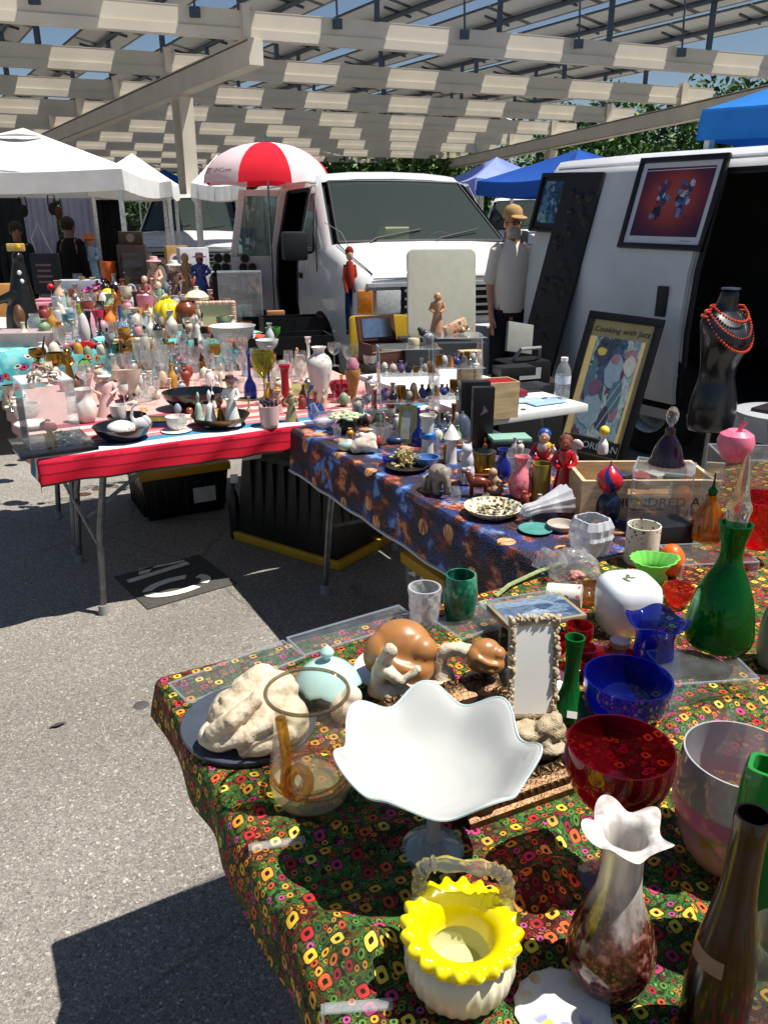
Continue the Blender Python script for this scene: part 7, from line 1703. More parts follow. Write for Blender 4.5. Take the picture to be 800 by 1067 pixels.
b.build('bead_heap', [paint('#5a4a34', .4, key='bead_brown'), paint('#a89a7a', .4, key='bead_cream'), paint('#2c2a28', .3, key='bead_black')], o)
# crystal horn lying on its side
q = at(558, 548, Z); b = MB().lathe(smoothed([(.012, -.01), (.02, .0), (.017, .035), (.024, .07), (.036, .12), (.046, .15), (.042, .15), (.03, .12), (.02, .075)], 1), 40, rf=lambda a, r, z: (r*(1+.07*math.cos(10*a)), z))
m_ = Matrix.Translation((0, 0, .042)) @ Matrix.Rotation(math.radians(84), 4, 'Y') ; b.v = [tuple(m_ @ Vector(p)) for p in b.v]
o = b.build('crystal_vase', glass('#f6f8fc', .5, body=.34), None, at(548, 548, Z)+Vector((0, .02, 0)), .45); tag(o, 'fluted clear crystal vase lying on its side at the cloth edge', 'vase')  # white diffuse share stands in for glints on the flutes
V('stone_coaster', (570, 540, 600, 556), P['plate'], paint('#a89f94', .6, .2, 40, key='stone_grey'), 'round pale stone coaster near the crystal vase', 'coaster', z0=Z)
V('candle_dish', (540, 544, 576, 558), P['plate'], paint('#4a8a84', .3, .2, 30, key='teal_glaze'), 'flat teal glazed dish in front of the crystal vase', 'dish', z0=Z)
V('blue_ornament', (592, 494, 606, 512), P['ball'], paint('#24388a', .3, .2, key='blue_glaze'), 'blue ball ornament beside the wooden crate', 'ornament', z0=Z, open=False)
V('small_dish', (596, 512, 612, 524), P['bowl'], paint('#8a3a2a', .4, .3, key='red_brown'), 'little red brown dish at the foot of the wooden crate', 'dish', z0=Z)
V('olive_cup', (553, 480, 572, 524), P['mug'], paint('#8a7a2c', .35, .25, 40, key='olive_glaze'), 'olive yellow cup standing before the porcelain boy', 'cup', z0=Z)
V('salt_shaker', (469, 506, 480, 524), P['jar'], clr2, 'tiny clear shaker beside the elephant', 'shaker', z0=Z)
V('clear_candlestick', (450, 452, 462, 480), P['stick'], clr2, 'clear glass candlestick behind the lantern house', 'candlestick', z0=Z)
# black boxes, mint box, crates
o, *_ = BX('black_box', 494, 456, 30, 398, .05, paint('#0f0f12', .4, key='box_paint'), 'tall black box at the back of the pair beside the open crate', 'box', z0=Z, rz=.1)
o, wm, h = BX('black_box', 502, 468, 22, 404, .04, paint('#121215', .35, key='box_paint'), 'tall black box with a silver bird mark, front of the pair', 'box', z0=Z, rz=.1)
MB().add([(-wm*.2, -.001, h*.55), (wm*.22, -.001, h*.62), (wm*.0, -.001, h*.72), (-wm*.05, -.001, h*.62)], [(0, 1, 2, 3)]).build('emblem', paint('#6a6c70', .4, key='print_grey'), o, recalc=False)
o, wm, h = BX('dark_base_box', 534, 474, 44, 462, .10, paint('#101014', .4, key='box_paint'), 'flat black box under the mint green book', 'box', z0=Z, rz=.15)
q = o.location+Vector((0, .005, h)); o = MB().box((0, .05, .008), (wm*.94, .09, .016)).build('mint_book', paint('#7fa896', .5, .1, 20, key='book_cloth'), None, q, .15, bevel=.002); tag(o, 'mint green book lying on the flat black box', 'book')
q = at(518, 436, T+.026); k = depth(q)/F; oc = empty('open_wooden_box', at(524, 436, T+.02), .32, 'pale plywood box with a dark red lining standing open', 'box'); ww, hh, dd = 34*k, top_z(q, 398)-q.z, .12; wl = wood('#c9b085')
for nm, c_, d_ in (('front_board', (0, 0, hh/2), (ww, .006, hh)), ('back_board', (0, dd, hh/2), (ww, .006, hh)), ('side_board', (-ww/2+.003, dd/2, hh/2), (.0058, dd-.008, hh-.001)), ('side_board', (ww/2-.003, dd/2, hh/2), (.0058, dd-.008, hh-.001))): MB().box(c_, d_).build(nm, wl, oc)
MB().box((0, dd/2, hh*.5), (ww-.016, dd-.012, hh*.94)).build('red_lining', fabric('#8a1420'), oc)
o, *_ = BX('wooden_block', 489, 436, 22, 366, .06, wood('#c4ae86'), 'upright pale plywood box behind the tall black boxes', 'box', z0=Z, rz=.25)
# tall acrylic display shelf with trinkets on three levels
def shelf(px, pyb, wpx, dep, levels, rz, label):
    q = at(px, pyb, Z); wd = wpx*depth(q)/F; t = empty('acrylic_shelf', q, rz, label, 'display shelf'); hs = [top_z(q, y)-Z for y in levels]
    for h_ in hs: MB().box((0, dep/2, h_), (wd-.01, dep, .004)).build('shelf_plate', acr, t)
    H_ = hs[-1]
    for sx_ in (-1, 1): MB().add([(sx_*wd/2, 0, 0), (sx_*wd/2, dep, 0), (sx_*wd/2, dep, H_), (sx_*wd/2, dep*.55, H_), (sx_*(wd/2-.004), 0, 0), (sx_*(wd/2-.004), dep, 0), (sx_*(wd/2-.004), dep, H_), (sx_*(wd/2-.004), dep*.55, H_)], [(0, 1, 2, 3), (7, 6, 5, 4), (0, 4, 5, 1), (1, 5, 6, 2), (2, 6, 7, 3), (3, 7, 4, 0)]).build('side_plate', acr, t)
    e = MB()
    for sx_ in (-1, 1): e.tube([(sx_*wd/2, 0, 0), (sx_*wd/2, dep*.55, H_), (sx_*wd/2, dep, H_), (sx_*wd/2, dep, 0)], .0024, seg=5)
    for h_ in hs: e.tube([(-wd/2, 0, h_), (wd/2, 0, h_)], .002, seg=5)
    e.build('polished_edge', acre, t); return t, hs, wd
sA, hA, wA = shelf(428, 446, 62, .17, (420, 392, 364), .12, 'left clear acrylic display shelf crowded with little trinkets')
sB, hB, wB = shelf(478, 446, 52, .17, (416, 384, 352), .12, 'right clear acrylic display shelf beside the tall black boxes')
tr_kinds = [('gilt_cup', 'tumbler', metal('#9a6a24', .3), 'gilt cup'), ('shell', 'egg', paint('#c8b49a', .4, .3, 60, key='shell'), 'cream shell'), ('crystal', 'dome', clr2, 'crystal dome'), ('skull_ornament', 'egg', paint('#cfc8b8', .5, .2, 60, key='bone'), 'bone white egg'), ('tiny_vase', 'bulb', paint('#7a5a8a', .3, .3, 60, key='violet_glaze'), 'violet vase'), ('tiny_bell', 'bell', silv, 'silver bell'), ('orange_shell', 'cone', paint('#c87a34', .4, .3, 60, key='orange_shell'), 'orange cone shell'), ('tiny_bottle', 'bottle', paint('#26262a', .2, key='black_gloss3'), 'black bottle'), ('tiny_figure', 'stick', paint('#d2cbc0', .4, .2, 60, key='bisque2'), 'white candlestick'), ('blue_bead', 'ball', paint('#3a4a8a', .2, .2, key='blue_glaze'), 'blue ball')]
rnd = random.Random(77); lev_names = ['lowest', 'middle', 'top']; cnt = {}
for si, (sh_o, hs, wd) in enumerate(((sA, hA, wA), (sB, hB, wB))):
    for li, h_ in enumerate([0.0]+hs[:2]):
        for row in range(2):
            n = 7
            for i in range(n):
                kx = (i*3+li*4+row*5+si*2) % len(tr_kinds)
                if li == 0 and row == 0 and si == 0: kx = 0
                nm, pr, mt, lbn = tr_kinds[kx]
                x = (-.5+(i+.5)/n)*wd*.9+rnd.uniform(-.003, .003); y = .05+.065*row if li == 0 else .075+.06*row
                rr = rnd.uniform(.012, .019); hh = rr*rnd.uniform(2.0, 3.6) if pr not in ('ball',) else rr*2
                pp = [(r*rr, z*hh) for r, z in P[pr]]
                if pp[0][0] > 1e-6: pp = [(0, pp[0][1])]+pp
                if pp[-1][0] > 1e-6: pp.append((0, pp[-1][1]-.001))
                o = MB().lathe(pp, 12).build(nm, mt, None, loc(sh_o, x, y, h_+(.003 if li else .0)))
                lb = '%s, %s in the %s row, %s level, %s acrylic shelf' % (lbn, ['first', 'second', 'third', 'fourth', 'fifth', 'sixth', 'seventh'][i], ['front', 'back'][row], lev_names[li], ['left', 'right'][si])
                tag(o, lb, lbn.split()[-1], 'trinkets on the acrylic shelves')
zt_ = Z+hB[2]+.004
o = blob('marble_ball', [('e', (0, 0, .026), (.026, .026, .026)), ('e', (0, 0, .004), (.015, .015, .006))], paint('#8a8c94', .25, .4, 40, key='marble'), .002, None, loc(sA, wA*.35, .11, hA[2]+.004), 0); tag(o, 'grey marbled ball on top of the acrylic shelves', 'ball')
o = MB().box((0, 0, .02), (.11, .03, .045)).build('patterned_tin', dotted('#c8a888', ['#8a2430', '#c8602a', '#3a3040', '#d8c8a0'], 60, .9), None, loc(sB, .0, .12, hB[2]+.012), .5, bevel=.003); o.rotation_euler = (0, -.35, .5); tag(o, 'tilted red and orange patterned tin on top of the right shelf', 'tin')
o = MB().lathe([(0, 0), (.026, 0), (.027, .02), (.024, .026), (0, .026)], 20).build('cream_jar', ceramic('#c2b898'), None, loc(sA, wA*.1, .12, hA[2]+.004)); tag(o, 'low cream jar on top of the left acrylic shelf', 'jar')
bouquet('shell_heap', loc(sB, wB*.1, .13, hB[2]+.006), .035, 22, [paint('#d0c2aa', .5, .2, 50, key='shell'), paint('#b8a488', .5, .2, 50, key='shell')], 'heap of pale shells behind the patterned tin', 'shells', .8, 4)
blobq('bird_figurine', 442, 352, 16, lambda s: [('e', (0, 0, .3*s), (.4*s, .25*s, .25*s)), ('e', (-.3*s, 0, .55*s), (.18*s, .16*s, .16*s)), ('t', [(.3*s, 0, .3*s), (.6*s, 0, .45*s)], [.14*s, .05*s])], paint('#2c2a2c', .4, .2, key='dark_bird'), 'small dark bird ornament on top of the shelves', 'figurine', z0=Z+hA[2]+.004)
# wooden sewing box with the open lid
q = at(407, 378, .80); k = depth(q)/F; wb_ = empty('wooden_chest', q, .5, 'dark red brown wooden chest with its lid propped open', 'chest'); dk = wood('#4a2216'); ww, dd, hh = .26, .17, .115
for nm, c_, d_ in (('front_board', (0, 0, hh/2), (ww, .01, hh)), ('back_board', (0, dd, hh/2), (ww, .01, hh)), ('side_board', (-ww/2+.005, dd/2, hh/2), (.0098, dd-.012, hh-.001)), ('side_board', (ww/2-.005, dd/2, hh/2), (.0098, dd-.012, hh-.001)), ('base_board', (0, dd/2, .006), (ww-.024, dd-.014, .01))): MB().box(c_, d_).build(nm, dk, wb_)
MB().box((0, -.0065, hh*.62), (ww*.98, .003, .006)).build('inlay', paint('#a88a6a', .4, key='inlay'), wb_)
ld = MB().box((0, 0, .075), (ww, .02, .15)).build('lid', dk, wb_); ld.location = (0, dd, hh); ld.rotation_euler = (-.25, .0, 0)
mi = MB().box((0, -.0125, .075), (ww*.78, .004, .115)).build('lid_mirror', metal('#b9bdc2', .1), ld)
st2 = MB().box((0, 0, 0), (.34, .26, .05)).build('chest_stand', paint('#26272b', .5, key='box_paint'), None, loc(wb_, 0, .09, -.026), .5, bevel=.004); tag(st2, 'black flat case under the wooden chest', 'case')
# slim venus statuette and grey panel behind
FIG('bronze_statuette', (446, 303, 464, 350), paint('#b88a6a', .4, .2, 40, key='terracotta'), paint('#b88a6a', .4, .2, 40, key='terracotta'), 'terracotta statuette of a standing woman before the grey panel', z0=Z+hA[2]+.004)
gp0 = at(462, 352, .55); gp = aty(460, 312, 5.0)
pw, ph = .42, .52; pb = MB(); n = 10; poly = []
for cx, cy2, a0 in ((pw/2-.04, ph-.04, 0), (-pw/2+.04, ph-.04, 90), (-pw/2+.04, .04, 180), (pw/2-.04, .04, 270)):
    for i in range(n+1): a = math.radians(a0+90*i/n); poly.append((cx+.04*math.cos(a), cy2+.04*math.sin(a)))
pb.prism(poly, .03); q = aty(460, 352, 4.9)
po = pb.build('seat_panel', plastic('#a9a898', .5), None, (q.x, 4.9, q.z), 0, bevel=.006); po.rotation_euler = (PI/2-.16, 0, .12); tag(po, 'pale grey rounded plastic panel standing in front of the white van', 'panel')
o = MB().box((0, 0, .0), (.5, .36, q.z-.02)).build('panel_box', paint('#202226', .6, key='box_paint'), None, (q.x, 5.0, (q.z-.02)/2), .12, bevel=.01); tag(o, 'dark box the pale grey panel stands on', 'box')
ypad = MB(); poly = [(x*.62, y*.42) for x, y in poly]; ypad.prism(poly, .05); q = aty(395, 372, 5.3)
o = ypad.build('yellow_case', plastic('#b8961c', .5), None, (q.x+.0, 5.3, q.z+.0), 0, bevel=.01); o.rotation_euler = (PI/2-.1, 0, .2); o.scale = (1.5, 1.25, 1); tag(o, 'yellow plastic case behind the wooden chest', 'case')
# red and blue cloth doll hanging from the van's mirror
q = aty(364, 256, 6.84); dl = empty('cloth_doll', (q.x, 6.84, q.z-.62), .2, 'long legged cloth doll in red and blue hanging at the white van door', 'doll')
MB().tube([(0, .02, .6), (-.04, .3, .72), (-.16, .82, .80)], .004, seg=5).build('cord', fabric('#8a8478'), dl)
rdm = fabric('#9a3424'); MB().ell((0, 0, .55), (.042, .04, .05)).build('head', fabric('#d8a890'), dl); MB().ell((0, .01, .575), (.05, .046, .044)).build('hair', fabric('#7a2418'), dl)
dl.scale = (.72, .8, 1)
b = MB(); b.lathe([(0, .5), (.035, .5), (.06, .44), (.065, .33), (.05, .28), (0, .28)], 14); b.build('shirt', rdm, dl)
for sx_ in (-1, 1):
    MB().tube([(sx_*.05, 0, .47), (sx_*.07, -.02, .36), (sx_*.05, -.06, .25)], [.024, .022, .02]).build('arm', rdm, dl)
    MB().tube([(sx_*.028, 0, .3), (sx_*.035, 0, .1), (sx_*.032, 0, -.06)], [.034, .028, .022]).build('leg', fabric('#1c3060'), dl); MB().ell((sx_*.035, -.02, -.08), (.024, .04, .02)).build('shoe', fabric('#8a2a24'), dl)
# ================================================================ WHITE TABLE
Z = T+.022
o, R, h = V('water_bottle', (577, 373, 593, 416), [(.9, 0), (1, .03), (.96, .3), (1, .34), (1, .62), (.8, .78), (.42, .9), (.4, .96)], thin('#dfe6ec', .16, 1.6), 'clear plastic water bottle with a white cap on the white table', 'water bottle', z0=Z, open=False)
MB().lathe([(0, h*.93), (R*.46, h*.93), (R*.46, h*1.02), (0, h*1.02)], 14).build('cap', plastic('#dfdfdc'), o); MB().lathe([(R*1.01, h*.38), (R*1.01, h*.58)], 24, caps=False).build('label_band', paint('#c8d0d8', .5, .3, 60, key='label'), o, recalc=False)
for i, (px, py, w_, hh, dp, cl, rz, nm, lb) in enumerate(((545, 409, 52, .02, .14, '#1a1b1f', .35, 'black_folder', 'black folder at the back of the white table'), (548, 420, 44, .006, .1, '#9fb2c6', .2, 'paper_sheet', 'pale blue paper sheet on the white table'), (575, 421, 42, .004, .1, '#8fb0d8', .5, 'paper_sheet', 'sky blue paper sheet under the water bottle'), (536, 414, 30, .03, .09, '#7a2028', .3, 'red_book', 'dark red book on the white table'), (540, 392, 40, .05, .12, '#16171a', .3, 'black_case', 'small black case at the far end of the white table'), (560, 404, 36, .01, .12, '#2a2c34', .5, 'dark_tablet', 'dark flat tablet on the white table'))):
    q = at(px, py, Z+i*.0006); k = depth(q)/F; o = MB().box((0, dp/2, hh/2), (w_*k, dp, hh)).build(nm, paint(cl, .45, .1, 30, key='stationery'), None, q, rz, bevel=.0015); tag(o, lb, lb.split()[-6] if False else nm.split('_')[-1])
o = MB().tube([(.012*math.cos(a), .008*math.sin(a), .003) for a in [i*.5 for i in range(13)]], .0025, seg=5, close=True).build('key_ring', paint('#1a1b1e', .4, key='black_gloss3'), None, at(545, 427, Z)); tag(o, 'small black ring lying on the bare white table', 'ring')
q = at(540, 392, .6); bgp = aty(541, 388, 5.2)
o = MB().box((0, 0, .0), (.34, .22, .2)).build('black_bag', fabric('#141518'), None, (bgp.x, 5.15, bgp.z), .4, bevel=.04); tag(o, 'black soft bag behind the white table', 'bag'); MB().tube([(-.1, -.05, .1), (-.07, -.1, .18), (.07, -.1, .18), (.1, -.05, .1)], .012).build('handle', fabric('#8a8c90'), o)
MB().box((0, -.112, .02), (.16, .004, .07)).build('pale_patch', fabric('#a9adb0'), o)
o = MB().box((0, 0, .0), (.22, .025, .2)).build('grey_case', paint('#8a8b86', .5, .15, 8, key='grey_plastic'), None, aty(541, 352, 5.45), .5, bevel=.006); o.rotation_euler = (-.2, .18, .5); tag(o, 'grey flat case leaning behind the black bag', 'case')
pl = MB().box((0, 0, 0), (.5, .4, .62)).build('black_stand', paint('#17181b', .6, key='box_paint'), None, (bgp.x, 5.25, .31), .4, bevel=.01); tag(pl, 'black box stand under the black bag', 'box')
# stool with papers at the open doorway
q = aty(790, 440, 3.95); so_ = empty('folding_stool', (q.x+.12, 4.0, 0), .3, 'white folding stool holding dark papers by the open van', 'stool'); zz = aty(790, 430, 3.95).z
MB().lathe([(0, zz-.02), (.21, zz-.02), (.215, zz-.005), (.2, zz), (0, zz)], 32).build('seat', plastic('#a9acb2'), so_)
for sx_ in (-1, 1):
    for sy_ in (-1, 1): MB().tube([(sx_*.15, sy_*.1, zz-.02), (-sx_*.12*0+sx_*.05, sy_*.12, zz*.5), (sx_*.2, sy_*.14, .02)], .012).build('leg', plastic('#9a9da2'), so_)
o = MB().box((0, 0, .008), (.24, .18, .016)).build('magazine', paint('#2a2228', .4, .4, 12, key='magazine'), None, (q.x+.12, 4.0, zz+.001), .7); tag(o, 'dark magazine lying on the white stool', 'magazine')

# ---- little pieces that fill the red striped and the galaxy tables
def scatter(rows, seed, Zs):
    rnd = random.Random(seed)
    cols_ = [('cream', '#cfc4ae'), ('rose', '#b8868a'), ('brick red', '#8a3a2c'), ('grey blue', '#8a9cac'), ('ochre', '#b0802c'), ('white', '#d4d2ce'), ('black', '#1c1a1a'), ('sage green', '#7a9070'), ('grey', '#9a98a0'), ('brown', '#6a4a34'), ('ivory', '#d0c8b4'), ('beige', '#b8a088'), ('clear glass', None), ('white', '#d4d2ce'), ('clear glass', None), ('clear glass', None), ('clear glass', None), ('amber glass', '#b0701c'), ('silver', 'S')]
    shp = [('bulb', 'vase', 2.1, 1), ('cup', 'cup', 1.1, 1), ('bell', 'bell', 1.9, 0), ('bowl', 'bowl', .8, 1), ('jar', 'jar', 1.5, 0), ('egg', 'egg', 1.4, 0), ('stick', 'candlestick', 2.2, 0), ('bottle', 'bottle', 2.3, 0), ('goblet', 'goblet', 2.2, 1), ('ball', 'ball', .95, 0), ('dome', 'dome', 1.2, 0), ('shoulder', 'vase', 2.0, 1)]
    rk = ['first', 'second', 'third', 'fourth', 'fifth', 'sixth', 'seventh', 'eighth', 'ninth', 'tenth', 'eleventh', 'twelfth', 'thirteenth', 'fourteenth', 'fifteenth', 'sixteenth', 'seventeenth', 'eighteenth', 'nineteenth', 'twentieth']
    for rname, ya, yb, x0, x1, n, w0, w1 in rows:
        for i in range(n):
            cn, cc = cols_[rnd.randrange(len(cols_))]; pr, sn, ar, op = shp[rnd.randrange(len(shp))]
            f = (i+.5)/n; x = x0+(x1-x0)*f+rnd.uniform(-2, 2); y = ya+(yb-ya)*f+rnd.uniform(-2, 2); w_ = rnd.uniform(w0, w1); hp_ = w_*ar*rnd.uniform(.85, 1.2)
            m_ = clr if cc is None else silv if cc == 'S' else thin(cc, .03, 1.3) if 'glass' in cn else (paint(cc, .5, .25, 30, key='painted') if rnd.random() < .5 else dotted(cc, ['#6a4a3a', '#b89a5a', '#8a5a6a', '#d8d2c4'], 60, .5, .25))
            V(sn, (x-w_/2, y-hp_, x+w_/2, y), pr, m_, '%s %s, %s in the %s' % (cn, sn, rk[i], rname), sn, z0=Zs, seg=14, sm=1, open=bool(op))
scatter([('red cloth row behind the bells', 430, 420, 236, 320, 9, 7, 11), ('row beside the rose vase', 414, 408, 286, 372, 9, 8, 12), ('row between white jug and blue box', 426, 420, 100, 168, 6, 8, 12), ('row beside the acrylic case', 408, 398, 62, 128, 6, 8, 12), ('left edge of the red cloth', 432, 414, 4, 26, 3, 9, 13), ('row under the black bowl', 432, 428, 176, 236, 4, 7, 9)], 5, T+.004)
scatter([('galaxy cloth row behind the flower pot', 424, 438, 352, 430, 9, 9, 13), ('row behind the large shell', 444, 448, 372, 430, 6, 8, 12), ('row below the acrylic shelves', 456, 462, 420, 480, 6, 8, 12), ('row before the brass tin', 478, 492, 456, 530, 4, 7, 10), ('back row beside the white table', 432, 428, 376, 430, 6, 9, 13), ('row at the red robed figurine', 530, 524, 540, 600, 4, 7, 10)], 8, T+.005)

scatter([('third row of the red cloth, middle', 416, 412, 96, 232, 11, 9, 13), ('fourth row of the red cloth, middle', 408, 402, 90, 250, 13, 9, 13), ('fifth row of the red cloth', 398, 392, 60, 320, 18, 9, 14), ('row right of the red candlestick', 430, 424, 300, 352, 6, 8, 11), ('sixth row of the red cloth', 388, 384, 120, 330, 15, 9, 14)], 63, T+.004)
scatter([('second row behind the flower pot', 414, 426, 372, 428, 7, 9, 13), ('row between shells and photo frame', 438, 446, 366, 412, 5, 8, 11), ('row in front of the flower pot', 458, 470, 348, 400, 5, 7, 10), ('row left of the black boxes', 446, 450, 424, 484, 7, 9, 13), ('row before the mint green book', 470, 480, 500, 548, 5, 7, 10), ('row beside the ornate plate', 530, 544, 500, 560, 4, 6, 9)], 64, T+.005)
# ================================================================ BACK TABLES
Z = T+.006
# big black carved figure at the far left
def fl(c): return paint(c, .5, .25, 30, key='painted')
q = at(26, 343, Z); s_ = 30*depth(q)/F
o = blob('black_sculpture', [('t', [(0, 0, 0), (0, 0, .5*s_), (.08*s_, 0, 1.5*s_), (.12*s_, 0, 2.2*s_)], [.62*s_, .55*s_, .34*s_, .2*s_]), ('e', (.12*s_, -.02*s_, 2.35*s_), (.2*s_, .2*s_, .24*s_)), ('t', [(-.1*s_, -.2*s_, 1.2*s_), (-.7*s_, -.2*s_, 1.0*s_), (-.9*s_, -.1*s_, 1.1*s_)], [.2*s_, .14*s_, .1*s_])], paint('#14120f', .3, .3, 20, coat=.2, key='ebony'), .012, None, q, facing(q)); tag(o, 'tall black carved cloaked figure at the far left of the back tables', 'sculpture')
MB().ell((-.1*s_, -.36*s_, .45*s_), (.22*s_, .3*s_, .45*s_)).build('front_panel', wood('#5a3a20'), o)
for i in range(3): MB().ell((.1*s_+.04*s_*i, -.28*s_, (1.9-.28*i)*s_), (.07*s_, .04*s_, .08*s_)).build('white_spot', ceramic('#d8d8d4'), o)
o = MB().box((0, 0, .03), (.14, .02, .06)).build('wooden_bird', paint('#c8a45a', .5, .3, 20, key='yellow_wood'), None, q+Vector((.12*s_, 0, 2.58*s_)), .2, bevel=.01); MB().lathe([(.02, 0), (.018, .02), (0, .025)], 10, c=(.02, -.02, .03)).build('yellow_disc', paint('#d8b01c', .4, key='yellow'), o); tag(o, 'tan and yellow wooden piece on top of the black figure', 'ornament')
def CB_(px, pyb, w_, yt, dep, col, lb, cat='box', rz=G, z0=None, mat=None, nm=None):
    return BX(nm or cat.replace(' ', '_'), px, pyb, w_, yt, dep, mat or paint(col, .65, .2, 12, key='carton'), lb, cat, rz=rz, z0=Z if z0 is None else z0)
CB_(25, 362, 62, 347, .26, '#a2928f', 'long pale pink tray at the left end of the turquoise cloth', 'tray', rz=.12)
CB_(70, 318, 66, 312, .26, '#c87a8a', 'pink rimmed tray under the grey display box', 'tray', rz=.1)
CB_(82, 312, 40, 292, .2, '#a9b2bc', 'pale grey display box full of shells', 'box', rz=.1)
o, wm, h = CB_(50, 306, 26, 264, .18, '#24262f', 'black printed bag with rope handles on the back table', 'bag', rz=.1)
MB().tube([(-wm*.3, .09, h), (-wm*.42, .09, h*1.35), (-wm*.1, .09, h*1.75), (wm*.1, .09, h*1.35), (wm*.3, .09, h)], .008, seg=6).build('handle', fabric('#b9bcc0'), o)
for i in range(4): MB().box((-wm*.02, -.001, h*(.3+.14*i)), (wm*(.5+.1*(i % 2)), .001, h*.05)).build('print_line', paint('#8a6a6a', .6, key='print_grey'), o)
zb = .98
st3 = [(71, 296, 20, 272, .2, '#b8895a', 'tan cardboard box behind the rope handled bag'), (93, 294, 22, 270, .2, '#c09a62', 'tan cardboard box right of centre on the rearmost table'), (118, 292, 18, 272, .2, '#a87a4c', 'brown cardboard box half behind the orange vase')]
for a in st3: CB_(*a)
for i, (px, py, w_, yt, cl, lb) in enumerate(((75, 306, 30, 292, '#b88a8a', 'dusty pink carton under the tan boxes'), (98, 304, 26, 290, '#7a3a6a', 'purple carton under the tan boxes'))): CB_(px, py, w_, yt, .2, cl, lb)
bouquet('plush_toy', at(100, 312, Z), .13, 40, [fl('#c83a7a'), fl('#8a3a9a'), fl('#e08a3a'), fl('#d86aa0')], 'bright pink and purple plush toys heaped on the back table', 'toys', 1.5, 41)
V('orange_trumpet', (106, 272, 122, 312), P['goblet'], fl('#d8661c'), 'orange trumpet shaped vase on the back table', 'vase', z0=Z)
FIG('bird_lady_figurine', (90, 244, 108, 300), '#8ab0c8', fl('#c88a6a'), 'pale blue figurine with an orange hat standing above the plush toys', hat=fl('#b8622c'))
FIG('boy_figurine', (84, 256, 96, 300), '#d8c8a8', fl('#d8b8a0'), 'cream figurine left of the pale blue figurine')
bx_, wm, h = CB_(142, 312, 28, 255, .22, '#2a1c18', 'tall dark brown curio cabinet on the back table', 'cabinet', rz=.2)
MB().box((0, -.002, h*.5), (wm*.7, .004, h*.72)).build('glass_door', paint('#2c3038', .08, .3, coat=.5, key='dark_window'), bx_)
for i in range(4): MB().box((0, -.006, h*(.2+.2*i)), (wm*.72, .006, h*.014)).build('shelf', paint('#4a3424', .5, key='shelf'), bx_)
o = MB().box((0, .08, .07), (.26, .16, .14)).build('dark_clock', paint('#2c211c', .4, .4, 20, key='clock_wood'), None, bx_.location+Vector((0, .02, h+.001)), .2, bevel=.008); MB().lathe([(0, 0), (.045, 0), (.045, .006), (0, .006)], 20).build('dial', paint('#6a5a4a', .4, key='dial'), o).matrix_local = Matrix.Translation((0, -.006, .075)) @ Matrix.Rotation(PI/2, 4, 'X'); tag(o, 'dark mantel clock on top of the curio cabinet', 'clock')
q = at(139, 312, Z); o = MB().lathe([(0, 0), (.055, 0), (.058, .012), (0, .016)], 24).build('blue_plate', paint('#d2d6e0', .3, key='white_glaze'), None, q+Vector((0, -.03, .12)), 0); o.rotation_euler = (PI/2-.2, 0, 0); tag(o, 'round white and blue plate leaning on the curio cabinet', 'plate'); MB().lathe([(0, .014), (.042, .015), (.04, .019), (0, .02)], 24).build('blue_centre', paint('#1c2c8a', .2, key='blue_glaze'), o)
# dolls and frames right of the cabinet
def oval_frame(px, pyb, w_, yt, col, colin, lb):
    q = at(px, pyb, Z); k = depth(q)/F; h = top_z(q, yt)-Z; o = MB().lathe([(0, 0), (w_*k*.5, 0), (w_*k*.5, .012), (w_*k*.36, .02), (w_*k*.34, .01), (0, .01)], 24, sy=1.0).build('photo_frame', fl(col), None, q+Vector((0, .05, h*.5)), 0); o.rotation_euler = (PI/2-.15, 0, facing(q)); o.scale = (1, h/(w_*k), 1)
    MB().lathe([(0, .011), (w_*k*.34, .011), (w_*k*.33, .013), (0, .013)], 24).build('portrait', fl(colin), o); return tag(o, lb, 'frame')
oval_frame(170, 312, 17, 268, '#4a3a2c', '#8a8070', 'oval dark brown portrait frame among the dolls')
oval_frame(184, 306, 15, 264, '#d0c0c0', '#c87a84', 'oval white and pink frame behind the dolls')
FIG('doll', (157, 268, 172, 318), '#d8a894', fl('#d8b098'), 'doll in a peach dress beside the curio cabinet', hat=fl('#d8a0a8'))
FIG('doll', (176, 272, 194, 322), '#6a4a40', fl('#d8b4a4'), 'doll in a brown dress with a white bonnet', hat=fl('#dcd4d0'))
FIG('doll', (188, 262, 204, 312), '#c89a5a', fl('#c89a6a'), 'golden teddy like doll behind the yellow pumpkin')
FIG('doll', (200, 264, 222, 312), '#2c4a9a', fl('#8a5a4a'), 'doll in a blue dress with a frilly pink hat', hat=fl('#d89aa8'))
FIG('doll', (148, 286, 160, 326), '#a85a5a', fl('#d0a890'), 'small doll in dull red below the curio cabinet')
FIG('doll', (162, 292, 174, 330), '#8aa08a', fl('#d8b8a0'), 'small doll in grey green left of the yellow pumpkin')
CB_(206, 306, 30, 258, .16, '#c9ccd2', 'white box standing behind the doll with the pink hat')
CB_(188, 298, 22, 256, .14, '#b08a52', 'brown carton behind the golden doll')
o, R, h = V('pumpkin_vase', (160, 308, 190, 340), [(.5, 0), (.8, .08), (1, .35), (.9, .65), (.5, .85), (.25, .9), (.3, 1)], paint('#dcc400', .25, .1, 20, coat=.4, key='yellow_glaze'), 'bright yellow ribbed pumpkin vase', 'vase', z0=Z, rf=lambda a, r, z, R, h: (r*(1+.06*math.cos(10*a)), z), seg=60)
V('brown_jar', (182, 312, 206, 342), P['ginger'], paint('#7a3a18', .3, .3, 20, coat=.4, key='brown_glaze'), 'glossy red brown jar behind the yellow pumpkin', 'jar', z0=Z)
o, R, h = V('mushroom_jar', (198, 312, 216, 340), P['mug'], paint('#6a3a1c', .4, .3, 20, key='brown_glaze'), 'brown jar with a wide cream mushroom lid', 'jar', z0=Z, open=False)
